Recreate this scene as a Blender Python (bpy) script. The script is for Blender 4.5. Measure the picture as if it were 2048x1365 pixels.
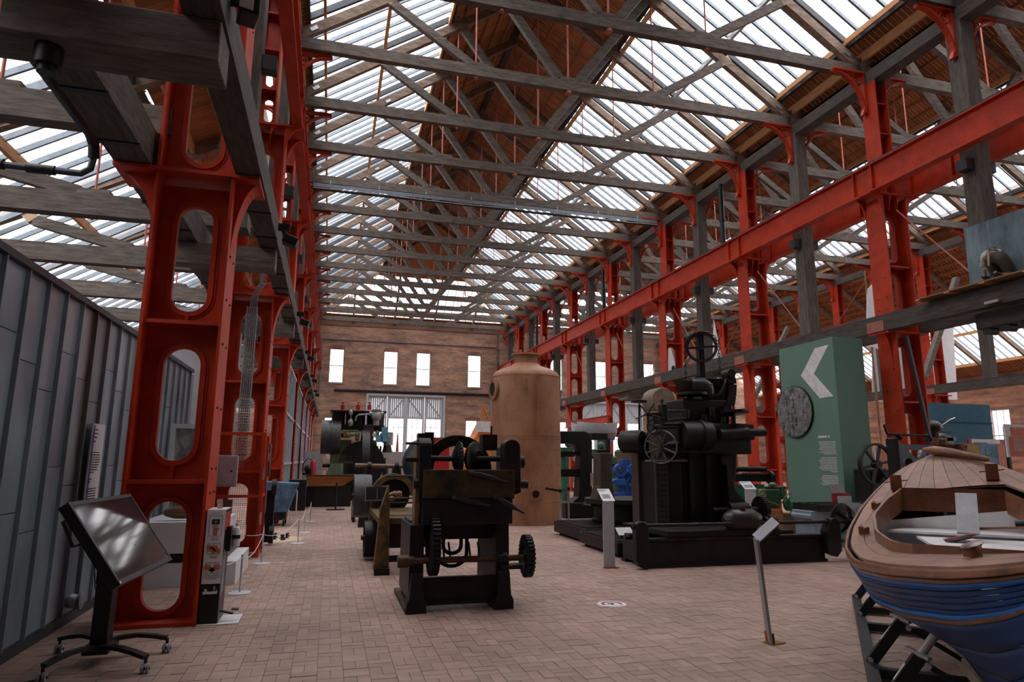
import bpy, bmesh, math, random
from mathutils import Vector, Matrix
PI = math.pi
rnd = random.Random(7)
SC = bpy.context.scene
COL = SC.collection
for o in list(bpy.data.objects): bpy.data.objects.remove(o)

# ---------------------------------------------------------------- camera, sky, exposure
FPX = 1314.7
yaw, pit, rol = .2666, .1808, .006
F_ = Vector((math.sin(yaw)*math.cos(pit), math.cos(yaw)*math.cos(pit), math.sin(pit)))
R_ = Vector((math.cos(yaw), -math.sin(yaw), 0)); U_ = R_.cross(F_)
r_ = R_*math.cos(rol)+U_*math.sin(rol); u_ = -R_*math.sin(rol)+U_*math.cos(rol)
cd = bpy.data.cameras.new('camera'); cam = bpy.data.objects.new('camera', cd); COL.objects.link(cam)
cam.matrix_world = Matrix(((r_.x, u_.x, -F_.x, 0), (r_.y, u_.y, -F_.y, 0), (r_.z, u_.z, -F_.z, 1.65), (0, 0, 0, 1)))
cd.sensor_width = 36; cd.lens = FPX*36/2048; cd.clip_start = .05; cd.clip_end = 400
SC.camera = cam
SC.view_settings.view_transform = 'Standard'; SC.view_settings.look = 'None'
SC.view_settings.gamma = 1; SC.view_settings.use_curve_mapping = False
SC.view_settings.exposure = 1.35
w = bpy.data.worlds.new('overcast_sky'); SC.world = w; w.use_nodes = True
nt = w.node_tree; bg = nt.nodes['Background']
tc = nt.nodes.new('ShaderNodeTexCoord'); sp = nt.nodes.new('ShaderNodeSeparateXYZ'); mr = nt.nodes.new('ShaderNodeMapRange')
nt.links.new(tc.outputs['Generated'], sp.inputs[0]); nt.links.new(sp.outputs['Z'], mr.inputs[0])
mr.inputs[1].default_value = 0; mr.inputs[2].default_value = 1; mr.inputs[3].default_value = 1.0; mr.inputs[4].default_value = 3.0   # overcast: three times brighter overhead
bg.inputs[0].default_value = (.96, .93, .95, 1)
mu = nt.nodes.new('ShaderNodeMath'); mu.operation = 'MULTIPLY'; mu.inputs[1].default_value = 1.25
nt.links.new(mr.outputs[0], mu.inputs[0]); nt.links.new(mu.outputs[0], bg.inputs[1])

def ray(x, y): return r_*((x-1024)/FPX)-u_*((y-682.5)/FPX)+F_
EYE = Vector((0, 0, 1.65))
def onZ(x, y, z=0.): d = ray(x, y); return EYE+d*((z-1.65)/d.z)
def onX(x, y, X): d = ray(x, y); return EYE+d*(X/d.x)
def onY(x, y, Y): d = ray(x, y); return EYE+d*(Y/d.y)

# ---------------------------------------------------------------- materials
MATS = {}
def M(name, col, rough=.6, metal=0., var=.15, scale=6., stretch=(1, 1, 1), bump=.1, isl=0., col2=None, spec=.4, fine=0):
    if name in MATS: return MATS[name]
    m = bpy.data.materials.new(name); m.use_nodes = True; n = m.node_tree; L = n.links; b = n.nodes['Principled BSDF']
    b.inputs['Roughness'].default_value = rough; b.inputs['Metallic'].default_value = metal; b.inputs['Specular IOR Level'].default_value = spec
    t = n.nodes.new('ShaderNodeTexCoord'); mp = n.nodes.new('ShaderNodeMapping'); mp.inputs['Scale'].default_value = stretch
    L.new(t.outputs['Object'], mp.inputs[0])
    no = n.nodes.new('ShaderNodeTexNoise'); no.inputs['Scale'].default_value = scale; no.inputs['Detail'].default_value = 5; no.inputs['Roughness'].default_value = .65
    L.new(mp.outputs[0], no.inputs[0])
    cr = n.nodes.new('ShaderNodeValToRGB'); e = cr.color_ramp.elements
    c2 = col2 or tuple(max(0, c*(1+var)) for c in col)
    c1 = tuple(c*(1-var) for c in col)
    e[0].position = .34; e[0].color = (*c1, 1); e[1].position = .68; e[1].color = (*c2, 1)
    L.new(no.outputs[0], cr.inputs[0]); out = cr.outputs[0]
    if isl:
        g = n.nodes.new('ShaderNodeNewGeometry'); h = n.nodes.new('ShaderNodeHueSaturation'); oi = n.nodes.new('ShaderNodeObjectInfo')
        ad = n.nodes.new('ShaderNodeMath'); ad.operation = 'ADD'; fr = n.nodes.new('ShaderNodeMath'); fr.operation = 'FRACT'
        L.new(g.outputs['Random Per Island'], ad.inputs[0]); L.new(oi.outputs['Random'], ad.inputs[1]); L.new(ad.outputs[0], fr.inputs[0])
        q = n.nodes.new('ShaderNodeMapRange'); q.inputs[3].default_value = 1-isl; q.inputs[4].default_value = 1+isl
        L.new(fr.outputs[0], q.inputs[0]); L.new(q.outputs[0], h.inputs['Value']); L.new(out, h.inputs['Color']); out = h.outputs[0]
    L.new(out, b.inputs['Base Color'])
    if bump:
        bp = n.nodes.new('ShaderNodeBump'); bp.inputs['Strength'].default_value = bump; bp.inputs['Distance'].default_value = .02
        L.new(no.outputs[0], bp.inputs['Height']); L.new(bp.outputs[0], b.inputs['Normal'])
    MATS[name] = m; return m
def emis(name, col, s):
    m = bpy.data.materials.new(name); m.use_nodes = True; b = m.node_tree.nodes['Principled BSDF']
    b.inputs['Emission Color'].default_value = (*col, 1); b.inputs['Emission Strength'].default_value = s; return m
RED = M('red_paint', (.40, .032, .008), .5, 0, .22, 2.5, bump=.12, spec=.25)
REDL = M('faded_red_paint', (.42, .12, .085), .6, 0, .2, 5)
TIM = M('grey_timber', (.115, .097, .08), .8, 0, .45, 3, (1, 6, 6), .35, .18)
TIMY = M('grey_timber_long', (.062, .052, .043), .8, 0, .45, 3, (6, 1, 6), .35, .2)
TIMZ = M('grey_timber_post', (.085, .074, .062), .8, 0, .4, 3, (6, 6, 1), .35, .2)
RAFT = M('rafter_timber', (.2, .145, .105), .8, 0, .4, 3, (1, 5, 3), .3, .25)
FRESH = M('fresh_timber', (.48, .33, .2), .7, 0, .2, 4, isl=.15)
NEWP = M('pine_purlin', (.5, .25, .10), .6, 0, .25, 3, (8, 1, 8), .1, .15)
BOARD = M('stained_boards', (.30, .105, .03), .6, 0, .35, 4, (1, 8, 1), .15, .3)
GALV = M('galvanised_steel', (.42, .47, .5), .42, .7, .2, 9, isl=.1)
BAR = M('glazing_bar_grey', (.17, .21, .24), .45, .3, .2, 5)
BARD = M('dark_steel', (.035, .042, .048), .5, .3, .2, 5)
IRON = M('black_iron', (.0075, .0065, .006), .5, .25, .5, 5, bump=.25, spec=.45)
IRON2 = M('worn_iron', (.024, .02, .0175), .45, .5, .5, 6, bump=.25)
BLACK = M('black_plastic', (.007, .007, .008), .4, 0, .2, 9, bump=0)
WHITE = M('white_paint', (.62, .63, .64), .5, 0, .06, 4, bump=.03)
LGREY = M('light_grey_paint', (.42, .45, .48), .5, 0, .08, 5, bump=.03)
STEEL = M('brushed_steel', (.5, .5, .5), .3, .9, .1, 9)
GREENM = M('green_enamel', (.03, .12, .065), .45, 0, .3, 6)
BLUEM = M('blue_enamel', (.02, .09, .33), .4, 0, .3, 6)

def brickmat(name, c1, c2, mortar, rot, sx=1):
    m = bpy.data.materials.new(name); m.use_nodes = True; n = m.node_tree; L = n.links; b = n.nodes['Principled BSDF']; b.inputs['Roughness'].default_value = .85
    t = n.nodes.new('ShaderNodeTexCoord'); mp = n.nodes.new('ShaderNodeMapping'); mp.inputs['Rotation'].default_value = rot
    L.new(t.outputs['Object'], mp.inputs[0])
    br = n.nodes.new('ShaderNodeTexBrick'); br.inputs['Scale'].default_value = 1; br.inputs['Brick Width'].default_value = .24; br.inputs['Row Height'].default_value = .083
    br.inputs['Mortar Size'].default_value = .008; br.inputs['Color1'].default_value = (*c1, 1); br.inputs['Color2'].default_value = (*c2, 1); br.inputs['Mortar'].default_value = (*mortar, 1)
    L.new(mp.outputs[0], br.inputs[0])
    no = n.nodes.new('ShaderNodeTexNoise'); no.inputs['Scale'].default_value = .6; no.inputs['Detail'].default_value = 8; no.inputs['Roughness'].default_value = .75
    mp2 = n.nodes.new('ShaderNodeMapping'); mp2.inputs['Scale'].default_value = (1, 1, 4); L.new(t.outputs['Object'], mp2.inputs[0]); L.new(mp2.outputs[0], no.inputs[0])
    mx = n.nodes.new('ShaderNodeMix'); mx.data_type = 'RGBA'; mx.blend_type = 'MULTIPLY'; mx.inputs[0].default_value = .9
    cr = n.nodes.new('ShaderNodeValToRGB'); cr.color_ramp.elements[0].position = .35; cr.color_ramp.elements[0].color = (.35, .36, .38, 1); cr.color_ramp.elements[1].position = .62; cr.color_ramp.elements[1].color = (1.25, 1.15, 1.05, 1)
    L.new(no.outputs[0], cr.inputs[0]); L.new(br.outputs[0], mx.inputs[6]); L.new(cr.outputs[0], mx.inputs[7]); L.new(mx.outputs[2], b.inputs['Base Color'])
    bp = n.nodes.new('ShaderNodeBump'); bp.inputs['Strength'].default_value = .4; bp.inputs['Distance'].default_value = .01; L.new(br.outputs['Fac'], bp.inputs['Height']); bp.invert = True
    L.new(bp.outputs[0], b.inputs['Normal']); return m
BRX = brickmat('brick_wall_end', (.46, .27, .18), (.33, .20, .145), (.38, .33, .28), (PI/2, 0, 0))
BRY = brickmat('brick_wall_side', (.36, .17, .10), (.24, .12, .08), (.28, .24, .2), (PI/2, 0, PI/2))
def glassmat(name, tint, k, rough=.03, diff=.0):
    m = bpy.data.materials.new(name); m.use_nodes = True; n = m.node_tree; L = n.links; n.nodes.remove(n.nodes['Principled BSDF']); o = n.nodes['Material Output']
    t = n.nodes.new('ShaderNodeBsdfTransparent'); t.inputs[0].default_value = (*tint, 1)
    g = n.nodes.new('ShaderNodeBsdfGlossy'); g.inputs['Roughness'].default_value = rough; mx = n.nodes.new('ShaderNodeMixShader'); mx.inputs[0].default_value = k
    L.new(t.outputs[0], mx.inputs[1]); L.new(g.outputs[0], mx.inputs[2]); last = mx
    if diff:
        d = n.nodes.new('ShaderNodeBsdfTranslucent'); d.inputs[0].default_value = (.9, .9, .92, 1); m2 = n.nodes.new('ShaderNodeMixShader'); m2.inputs[0].default_value = diff
        L.new(mx.outputs[0], m2.inputs[1]); L.new(d.outputs[0], m2.inputs[2]); last = m2
    L.new(last.outputs[0], o.inputs[0]); return m
ROOFGL = glassmat('roof_glazing', (.82, .81, .83), .04, .2, .12)
WINGL = glassmat('window_glass', (.95, .95, .96), .05)
CLEAR = glassmat('clear_acrylic', (.93, .96, .96), .07)

# ---------------------------------------------------------------- geometry helpers
class MB:
    def __init__(s): s.v = []; s.f = []
    def add(s, vs, fs):
        k = len(s.v); s.v += [Vector(p) for p in vs]; s.f += [tuple(i+k for i in f) for f in fs]; return s
    def box(s, x0, x1, y0, y1, z0, z1):
        return s.add([(x0, y0, z0), (x1, y0, z0), (x1, y1, z0), (x0, y1, z0), (x0, y0, z1), (x1, y0, z1), (x1, y1, z1), (x0, y1, z1)],
                     [(3, 2, 1, 0), (4, 5, 6, 7), (0, 1, 5, 4), (1, 2, 6, 5), (2, 3, 7, 6), (3, 0, 4, 7)])
    def cbox(s, c, d, rz=0, rx=0, ry=0):
        k = len(s.v); s.box(-d[0]/2, d[0]/2, -d[1]/2, d[1]/2, -d[2]/2, d[2]/2)
        R = Matrix.Rotation(rz, 3, 'Z') @ Matrix.Rotation(ry, 3, 'Y') @ Matrix.Rotation(rx, 3, 'X')
        for i in range(k, len(s.v)): s.v[i] = R @ s.v[i]+Vector(c)
        return s
    def bar(s, p, q, w, h, up=(0, 0, 1)):
        p = Vector(p); q = Vector(q); d = (q-p).normalized(); u = Vector(up)
        if abs(d.dot(u)) > .99: u = Vector((1, 0, 0))
        sd = d.cross(u).normalized(); u = sd.cross(d)
        a = sd*w/2; b = u*h/2
        return s.add([p-a-b, p+a-b, p+a+b, p-a+b, q-a-b, q+a-b, q+a+b, q-a+b], [(0, 1, 2, 3), (7, 6, 5, 4), (4, 5, 1, 0), (5, 6, 2, 1), (6, 7, 3, 2), (7, 4, 0, 3)])
    def tube(s, pts, r, n=8, closed=False, caps=True):
        pts = [Vector(p) for p in pts]; N = len(pts); k = len(s.v); prev = None
        for i, p in enumerate(pts):
            if closed: t = pts[(i+1) % N]-pts[i-1]
            else: t = pts[min(i+1, N-1)]-pts[max(i-1, 0)]
            t.normalize()
            if prev is None: a = t.orthogonal().normalized()
            else: a = (prev-t*prev.dot(t)); a = a.normalized() if a.length > 1e-6 else t.orthogonal().normalized()
            prev = a; b = t.cross(a); rr = r[i] if isinstance(r, (list, tuple)) else r
            for j in range(n): an = 2*PI*j/n; s.v.append(p+(a*math.cos(an)+b*math.sin(an))*rr)
        for i in range(N if closed else N-1):
            i2 = (i+1) % N
            for j in range(n): j2 = (j+1) % n; s.f.append((k+i*n+j, k+i*n+j2, k+i2*n+j2, k+i2*n+j))
        if caps and not closed: s.f.append(tuple(k+j for j in range(n))[::-1]); s.f.append(tuple(k+(N-1)*n+j for j in range(n)))
        return s
    def cyl(s, p, q, r, r2=None, n=16): return s.tube([p, q], [r, r if r2 is None else r2], n)
    def lathe(s, prof, c=(0, 0, 0), ax='z', n=24, a0=0, a1=2*PI):
        k = len(s.v); m = len(prof); full = abs(a1-a0-2*PI) < 1e-6; nn = n if full else n+1; c = Vector(c)
        for j in range(nn):
            a = a0+(a1-a0)*j/n; ca, sa = math.cos(a), math.sin(a)
            for r, h in prof:
                p = {'z': (r*ca, r*sa, h), 'y': (r*ca, h, -r*sa), 'x': (h, r*ca, r*sa)}[ax]; s.v.append(c+Vector(p))
        for j in range(n):
            j2 = (j+1) % nn
            for i in range(m-1): s.f.append((k+j*m+i, k+j2*m+i, k+j2*m+i+1, k+j*m+i+1))
        return s
    def disc(s, c, r, t, ax='x', n=24, hole=0):
        return s.lathe([(hole, -t/2), (r, -t/2), (r, t/2), (hole, t/2)] + ([(hole, -t/2)] if hole else []), c, ax, n)
    def prism(s, poly, a, b, pl='xz'):
        k = len(s.v); n = len(poly)
        for h in (a, b):
            for p, q in poly: s.v.append(Vector({'xz': (p, h, q), 'yz': (h, p, q), 'xy': (p, q, h)}[pl]))
        s.f.append(tuple(range(k, k+n))); s.f.append(tuple(range(k+2*n-1, k+n-1, -1)))
        for i in range(n): j = (i+1) % n; s.f.append((k+j, k+i, k+n+i, k+n+j))
        return s
    def sph(s, c, r, n=12, sc=(1, 1, 1)):
        k = len(s.v); m = n//2
        s.lathe([(math.sin(PI*i/m)*1., -math.cos(PI*i/m)) for i in range(m+1)], (0, 0, 0), 'z', n)
        for i in range(k, len(s.v)): s.v[i] = Vector(c)+Vector((s.v[i].x*r*sc[0], s.v[i].y*r*sc[1], s.v[i].z*r*sc[2]))
        return s
    def xf(s, mat, k=0):
        for i in range(k, len(s.v)): s.v[i] = mat @ s.v[i]
        return s
    def holed(s, x0, x1, z0, z1, cx, hw, h0, h1, y0, y1, n=10):
        """plate in the XZ plane with a stadium-shaped hole"""
        pts = []
        for j in range(n+1): a = PI*j/n; pts.append((cx+hw*math.cos(a), h1-hw+hw*math.sin(a)))
        for j in range(n+1): a = PI+PI*j/n; pts.append((cx+hw*math.cos(a), h0+hw+hw*math.sin(a)))
        mz = (h0+h1)/2; out = []
        for x, z in pts:
            dx, dz = x-cx, z-mz; t = 1e9
            if dx: t = min(t, ((x1 if dx > 0 else x0)-cx)/dx)
            if dz: t = min(t, ((z1 if dz > 0 else z0)-mz)/dz)
            out.append([cx+dx*t, mz+dz*t])
        for cxn, czn in ((x0, z0), (x0, z1), (x1, z0), (x1, z1)):
            j = min(range(len(out)), key=lambda q: (out[q][0]-cxn)**2+(out[q][1]-czn)**2); out[j] = [cxn, czn]
        k = len(s.v); N = len(pts)
        for y in (y0, y1):
            for p in pts: s.v.append(Vector((p[0], y, p[1])))
            for p in out: s.v.append(Vector((p[0], y, p[1])))
        for i in range(N):
            j = (i+1) % N
            s.f += [(k+i, k+j, k+N+j, k+N+i), (k+2*N+j, k+2*N+i, k+3*N+i, k+3*N+j), (k+j, k+i, k+2*N+i, k+2*N+j), (k+N+i, k+N+j, k+3*N+j, k+3*N+i)]
        return s
    def rim(s, cx, hw, h0, h1, wd, y0, y1, n=10):
        pts = []
        for j in range(n+1): a = PI*j/n; pts.append((math.cos(a), math.sin(a), 1))
        for j in range(n+1): a = PI+PI*j/n; pts.append((math.cos(a), math.sin(a), 0))
        k = len(s.v); N = len(pts)
        for y in (y0, y1):
            for rr in (hw-.01, hw+wd):
                for c, sn, t in pts: s.v.append(Vector((cx+rr*c, y, (h1-hw if t else h0+hw)+rr*sn)))
        for i in range(N):
            j = (i+1) % N
            s.f += [(k+i, k+j, k+N+j, k+N+i), (k+2*N+j, k+2*N+i, k+3*N+i, k+3*N+j), (k+N+i, k+N+j, k+3*N+j, k+3*N+i), (k+j, k+i, k+2*N+i, k+2*N+j)]
        return s
    def build(s, name, mat, parent=None, smooth=None, bevel=0, label=None, local=False, kind=None):
        off = Vector((0, 0, 0))
        if parent is not None and not local:
            p = parent
            while p is not None: off += p.location; p = p.parent
        me = bpy.data.meshes.new(name); me.from_pydata([v-off for v in s.v], [], s.f)
        me.validate(); me.update()
        if mat is not None:
            for m in (mat if isinstance(mat, (list, tuple)) else [mat]): me.materials.append(m)
        if len(s.f) < 20000:
            bm = bmesh.new(); bm.from_mesh(me); bmesh.ops.recalc_face_normals(bm, faces=bm.faces); bm.to_mesh(me); bm.free()
        if smooth is None: smooth = len(s.f) > 24
        if smooth:
            me.shade_smooth()
            me.set_sharp_from_angle(angle=math.radians(35))
        o = bpy.data.objects.new(name, me); COL.objects.link(o); o.parent = parent
        if bevel:
            b = o.modifiers.new('bevel', 'BEVEL'); b.width = bevel; b.segments = 2; b.limit_method = 'ANGLE'
        if label: o['label'] = label
        if kind: o['kind'] = kind
        return o
def thing(name, label, cat, loc=(0, 0, 0), group=None):
    o = bpy.data.objects.new(name, None); COL.objects.link(o); o.location = loc; o.empty_display_size = .2
    o['label'] = label; o['category'] = cat
    if group: o['group'] = group
    return o
def tag(o, label, cat, group=None):
    o['label'] = label; o['category'] = cat
    if group: o['group'] = group
    return o
def struct(name, mb, mat, **k):
    o = mb.build(name, mat, **k); o['kind'] = 'structure'; return o
def sempty(name, loc=(0, 0, 0)):
    o = bpy.data.objects.new(name, None); COL.objects.link(o); o.location = loc; o['kind'] = 'structure'; return o
def dup(root, loc, label=None, skip=()):
    r = root.copy(); COL.objects.link(r); r.location = loc
    if label: r['label'] = label
    for ch in CH.get(root.name) or [c for c in root.children]:
        c = ch.copy(); COL.objects.link(c); c.parent = r
        for g in ch.children:
            d = g.copy(); COL.objects.link(d); d.parent = c
    return r
CH = {}
ORD = ['nearest', 'second', 'third', 'fourth', 'fifth', 'sixth', 'seventh', 'eighth', 'ninth', 'tenth', 'eleventh', 'twelfth', 'thirteenth', 'fourteenth', 'fifteenth', 'sixteenth', 'seventeenth', 'eighteenth', 'nineteenth', 'twentieth']
def cp(o, parent, loc=(0, 0, 0)):
    c = o.copy(); COL.objects.link(c); c.parent = parent; c.location = loc; return c
BAY = 2.835
def YK(k): return 7.565+BAY*k
YB = 52.0                                     # the brick end wall

# ================================================================ FLOOR
fl = struct('floor', MB().box(-12, 39, -3.2, YB+.5, -.3, -.012), M('floor_bed', (.15, .10, .085), .85, 0, .3, 1.5))
PAV = M('paving_brick', (.29, .197, .157), .6, 0, .22, .8, (1, 1, 1), .12, .13, spec=.45)
def squares():
    xs = [i for i in range(-45, 175)]; out = []
    for i in xs:
        for j in range(6, 132):
            x = i*.2; y = j*.2
            if x < -5 or x > 8.5+.9*(y-2): continue
            if x > 26: continue
            out.append((x, y, (i+j) % 2))
    return out
rest = MB(); near = []
for x, y, t in squares():
    for h in (0, 1):
        if t: r = (x, x+.2, y+.1*h, y+.1*h+.1)
        else: r = (x+.1*h, x+.1*h+.1, y, y+.2)
        near.append((r, (r[0]-1.3)**2*.6+r[2]**2))
near.sort(key=lambda q: q[1])
nearvis = [q for q in near if -1.2-.1*q[0][2] < q[0][0] < -1.2+q[0][2]*1.15 and q[0][2] > 4.2]
sel = set(id(q) for q in nearvis[:300])
proto = {}
for q in near:
    (x0, x1, y0, y1), d = q
    dz = rnd.uniform(-.002, .002); g = .0018
    if id(q) in sel:
        key = x1-x0 > .15
        if key not in proto:
            a, b = (.1, .05) if key else (.05, .1); b2 = MB(); g2 = g+.003
            b2.add([(-a+g, -b+g, -.01), (a-g, -b+g, -.01), (a-g, b-g, -.01), (-a+g, b-g, -.01), (-a+g, -b+g, -.002), (a-g, -b+g, -.002), (a-g, b-g, -.002), (-a+g, b-g, -.002), (-a+g2, -b+g2, 0), (a-g2, -b+g2, 0), (a-g2, b-g2, 0), (-a+g2, b-g2, 0)],
                   [(0, 1, 5, 4), (1, 2, 6, 5), (2, 3, 7, 6), (3, 0, 4, 7), (4, 5, 9, 8), (5, 6, 10, 9), (6, 7, 11, 10), (7, 4, 8, 11), (8, 9, 10, 11)])
            proto[key] = b2.build('brick', PAV, fl, smooth=False); proto[key].location = ((x0+x1)/2, (y0+y1)/2, dz)
        else: cp(proto[key], fl, ((x0+x1)/2, (y0+y1)/2, dz))
    else:
        x0 += g; x1 -= g; y0 += g; y1 -= g
        rest.add([(x0, y0, -.011), (x1, y0, -.011), (x1, y1, -.011), (x0, y1, -.011), (x0, y0, dz), (x1, y0, dz), (x1, y1, dz), (x0, y1, dz)], [(4, 5, 6, 7), (0, 1, 5, 4), (1, 2, 6, 5), (2, 3, 7, 6), (3, 0, 4, 7)])
rest.build('paving', PAV, fl, smooth=False, kind='stuff')
struct('floor', MB().box(-12, 39, 26.4, YB, -.012, -.001).box(-12, -5.02, -2.9, 26.4, -.012, -.001), brickmat('far_paving', (.26, .17, .135), (.23, .15, .115), (.15, .10, .08), (0, 0, 0)))

# ================================================================ NAVE + AISLE ROOFS
SL = .675
def gable(XA, XB, z0, gl, gr, name, y0, ridgecap=True, lean=None, parts=False, nb=6, slope=SL, hip=True):
    """one pitched roof; XA..XB eaves, z0 roof plane height at XA; gl = (x_lo, x_hi) glazed span of the left slope, gr for the right slope"""
    root = sempty(name)
    xm = (XA+XB)/2
    zf = lambda x: z0+slope*(x-XA) if x <= xm else z0+slope*(XB-x)
    hz = lambda z: YB-(z-z0)/slope if hip else YB           # where the hip cuts
    pane_stuff = MB(); bars_stuff = MB(); boards = MB(); bat = MB(); first = {}
    def strip_front(xa, xb, za, zb, nv):     # glazing left out of unseen front bays, boards added to dim the foreground
        y = y0
        while y < YK(-1)-.05:
            p = [Vector((xa, y+.004, za)), Vector((xb, y+.004, zb)), Vector((xb, y+.146, zb)), Vector((xa, y+.146, za))]; y += .15
            boards.add(p+[q+nv*.03 for q in p], [(0, 1, 2, 3), (7, 6, 5, 4), (0, 3, 7, 4), (1, 5, 6, 2), (0, 4, 5, 1), (3, 2, 6, 7)])
    def strip(xa, xb, kind):
        za, zb = zf(xa), zf(xb); sg = 1 if zb > za else -1
        nv = Vector((-slope*sg, 0, 1)).normalized() if xa < xm else Vector((slope, 0, 1)).normalized()
        if kind == 'boards':
            y = y0
            while y < YB:
                w_ = .15; ya = y+.004; yb = y+w_-.004; y += w_
                xt, xu = xa, xb; lim = min(hz(za), hz(zb))
                if ya > max(hz(za), hz(zb)): break
                if yb > lim and hip:
                    f = max(0, min(1, (ya-hz(max(za, zb)))/(hz(min(za, zb))-hz(max(za, zb))+1e-6)))
                    if zb > za: xu = xb+(xa-xb)*f
                    else: xt = xa+(xb-xa)*f
                h = rnd.uniform(0, .006)
                p = [Vector((xt, ya, zf(xt)+h)), Vector((xu, ya, zf(xu)+h)), Vector((xu, yb, zf(xu)+h)), Vector((xt, yb, zf(xt)+h))]
                boards.add(p+[q+nv*.03 for q in p], [(0, 1, 2, 3), (7, 6, 5, 4), (0, 3, 7, 4), (1, 5, 6, 2), (0, 4, 5, 1), (3, 2, 6, 7)])
            n = max(2, int(abs(xb-xa)/.42)); 
            for i in range(n+1):
                xx = xa+(xb-xa)*i/n; zz = zf(xx)-.05
                bat.box(xx-.025, xx+.025, y0, min(YB, hz(zf(xx))), zz-.05, zz+.045)
        else:
            strip_front(xa, xb, za, zb, nv)
            step = BAY/nb; k0 = -nb
            for j in range(k0, 200):
                yy = YK(0)+j*step
                if yy > max(hz(za), hz(zb)): break
                xt, xu = xa, xb
                def clip(yq):
                    f = max(0, min(1, (yq-hz(max(za, zb)))/(hz(min(za, zb))-hz(max(za, zb))+1e-6))) if hip else 0
                    return (xa, xb+(xa-xb)*f) if zb > za else (xa+(xb-xa)*f, xb)
                t0, u0 = clip(yy); t1, u1 = clip(yy+step)
                big = j % nb == 0
                wd, hh, mt = (.09, .17, BARD) if big else (.06, .10, BAR)
                P = Vector((t0, yy, zf(t0)-hh/2)); Q = Vector((u0, yy, zf(u0)-hh/2))
                if (P-Q).length < .2: continue
                vis = parts and yy > 7 and yy < hz(max(za, zb))-step
                if vis:
                    key = (kind, xa, big)
                    if key not in first:
                        first[key] = MB().bar((xa, 0, za-hh/2), (xb, 0, zb-hh/2), wd, hh).build('glazing_bar', mt, root); first[key].location = (0, yy, 0)
                    else: cp(first[key], root, (0, yy, 0))
                    key = (kind, xa, 'p')
                    if key not in first:
                        first[key] = MB().add([(xa, .03, za+.01), (xb, .03, zb+.01), (xb, step-.03, zb+.01), (xa, step-.03, za+.01)], [(0, 1, 2, 3)]).build('pane', ROOFGL, root); first[key].location = (0, yy, 0)
                    else: cp(first[key], root, (0, yy, 0))
                else:
                    (bars_stuff).bar(P, Q, wd, hh)
                    pane_stuff.add([(t0, yy, zf(t0)+.01), (u0, yy, zf(u0)+.01), (u1, yy+step, zf(u1)+.01), (t1, yy+step, zf(t1)+.01)], [(0, 1, 2, 3)])
    for spec in ((XA, xm, gl), (xm, XB, gr)):
        a, b, g = spec
        if g:
            strip(a, g[0], 'boards'); strip(g[0], g[1], 'glass'); strip(g[1], b, 'boards')
            for xe in g:      # dark steel trim beams along the glazing edges
                MB().bar((xe, y0, zf(xe)-.08), (xe, hz(zf(xe)), zf(xe)-.08), .09, .2).build('edge_trim', BARD, root)
            xg = (g[0]+g[1])/2
        else: strip(a, b, 'boards')
    if hip:
        # hipped end: boards, glazing, boards
        def hp(x, z): return Vector((x, YB-(z-z0)/slope, z))
        zt = zf(xm); zl, zh = z0+.35, z0+slope*4.0
        for za, zb, kind in ((z0, zl, 'b'), (zl, zh, 'g'), (zh, zt, 'b')):
            xa0, xb0 = XA+(za-z0)/slope, XB-(za-z0)/slope; xa1, xb1 = XA+(zb-z0)/slope, XB-(zb-z0)/slope
            if kind == 'b':
                p = [hp(xa0, za), hp(xb0, za), hp(xb1, zb), hp(xa1, zb)]; boards.add(p+[q+Vector((0, .03, .04)) for q in p], [(0, 1, 2, 3), (7, 6, 5, 4), (0, 4, 5, 1), (1, 5, 6, 2), (2, 6, 7, 3), (3, 7, 4, 0)])
            else:
                pane_stuff.add([hp(xa0, za), hp(xb0, za), hp(xb1, zb), hp(xa1, zb)], [(0, 1, 2, 3)])
                x = xa0+.3
                while x < xb0:
                    ztop = min(zb, z0+slope*(x-XA), z0+slope*(XB-x))
                    if ztop > za+.2: bars_stuff.bar(hp(x, za)-Vector((0, 0, .05)), hp(x, ztop)-Vector((0, 0, .05)), .045, .09)
                    x += .62
        for s0, s1 in ((XA, xm), (XB, xm)):
            MB().bar((s0, YB, z0-.15), (s1, YB-(zt-z0)/slope, zt-.15), .12, .25).build('hip_rafter', RAFT, root)
        for f in (.33, .66):
            zz = z0+slope*4*f; MB().bar((XA+(zz-z0)/slope, YB-(zz-z0)/slope, zz-.2), (XB-(zz-z0)/slope, YB-(zz-z0)/slope, zz-.2), .12, .2).build('hip_purlin', RAFT, root)
        for i in range(1, 5):
            x = XA+(XB-XA)*i/5; ztop = min(z0+slope*(x-XA), z0+slope*(XB-x), zt)
            MB().bar(hp(x, z0-.35)-Vector((0, 0, .2)), hp(x, ztop)-Vector((0, 0, .2)), .12, .22).build('jack_rafter', RAFT, root)
    if ridgecap: MB().box(xm-.1, xm+.1, y0, hz(zf(xm)), zf(xm)-.22, zf(xm)-.02).build('ridge_beam', BARD, root)
    if boards.v: boards.build('boarding', BOARD, root, smooth=False, kind='stuff')
    if bat.v: bat.build('batten', M('batten', (.27, .11, .035), .6, isl=.2), root, smooth=False)
    if pane_stuff.v: pane_stuff.build('glazing', ROOFGL, root, smooth=False, kind='stuff')
    if bars_stuff.v: bars_stuff.build('glazing_bars', BAR, root, smooth=False, kind='stuff')
    return root, zf
XA, XB, XC = -1.35, 13.2, 6.0
ZT = 11.98                                    # underside of the tie beams
Y0R = -2.9
nave, zn = gable(-1.9, 13.9, 12.45, (-1.1, 3.1), (8.9+.0, 13.1), 'ceiling', Y0R, parts=True)
rais, za_ = gable(13.9, 27.9+.6, 12.45, (14.9, 18.9), (23.6, 27.5), 'ceiling', Y0R)
LA0, LA1 = -7.2, -2.05
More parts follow.
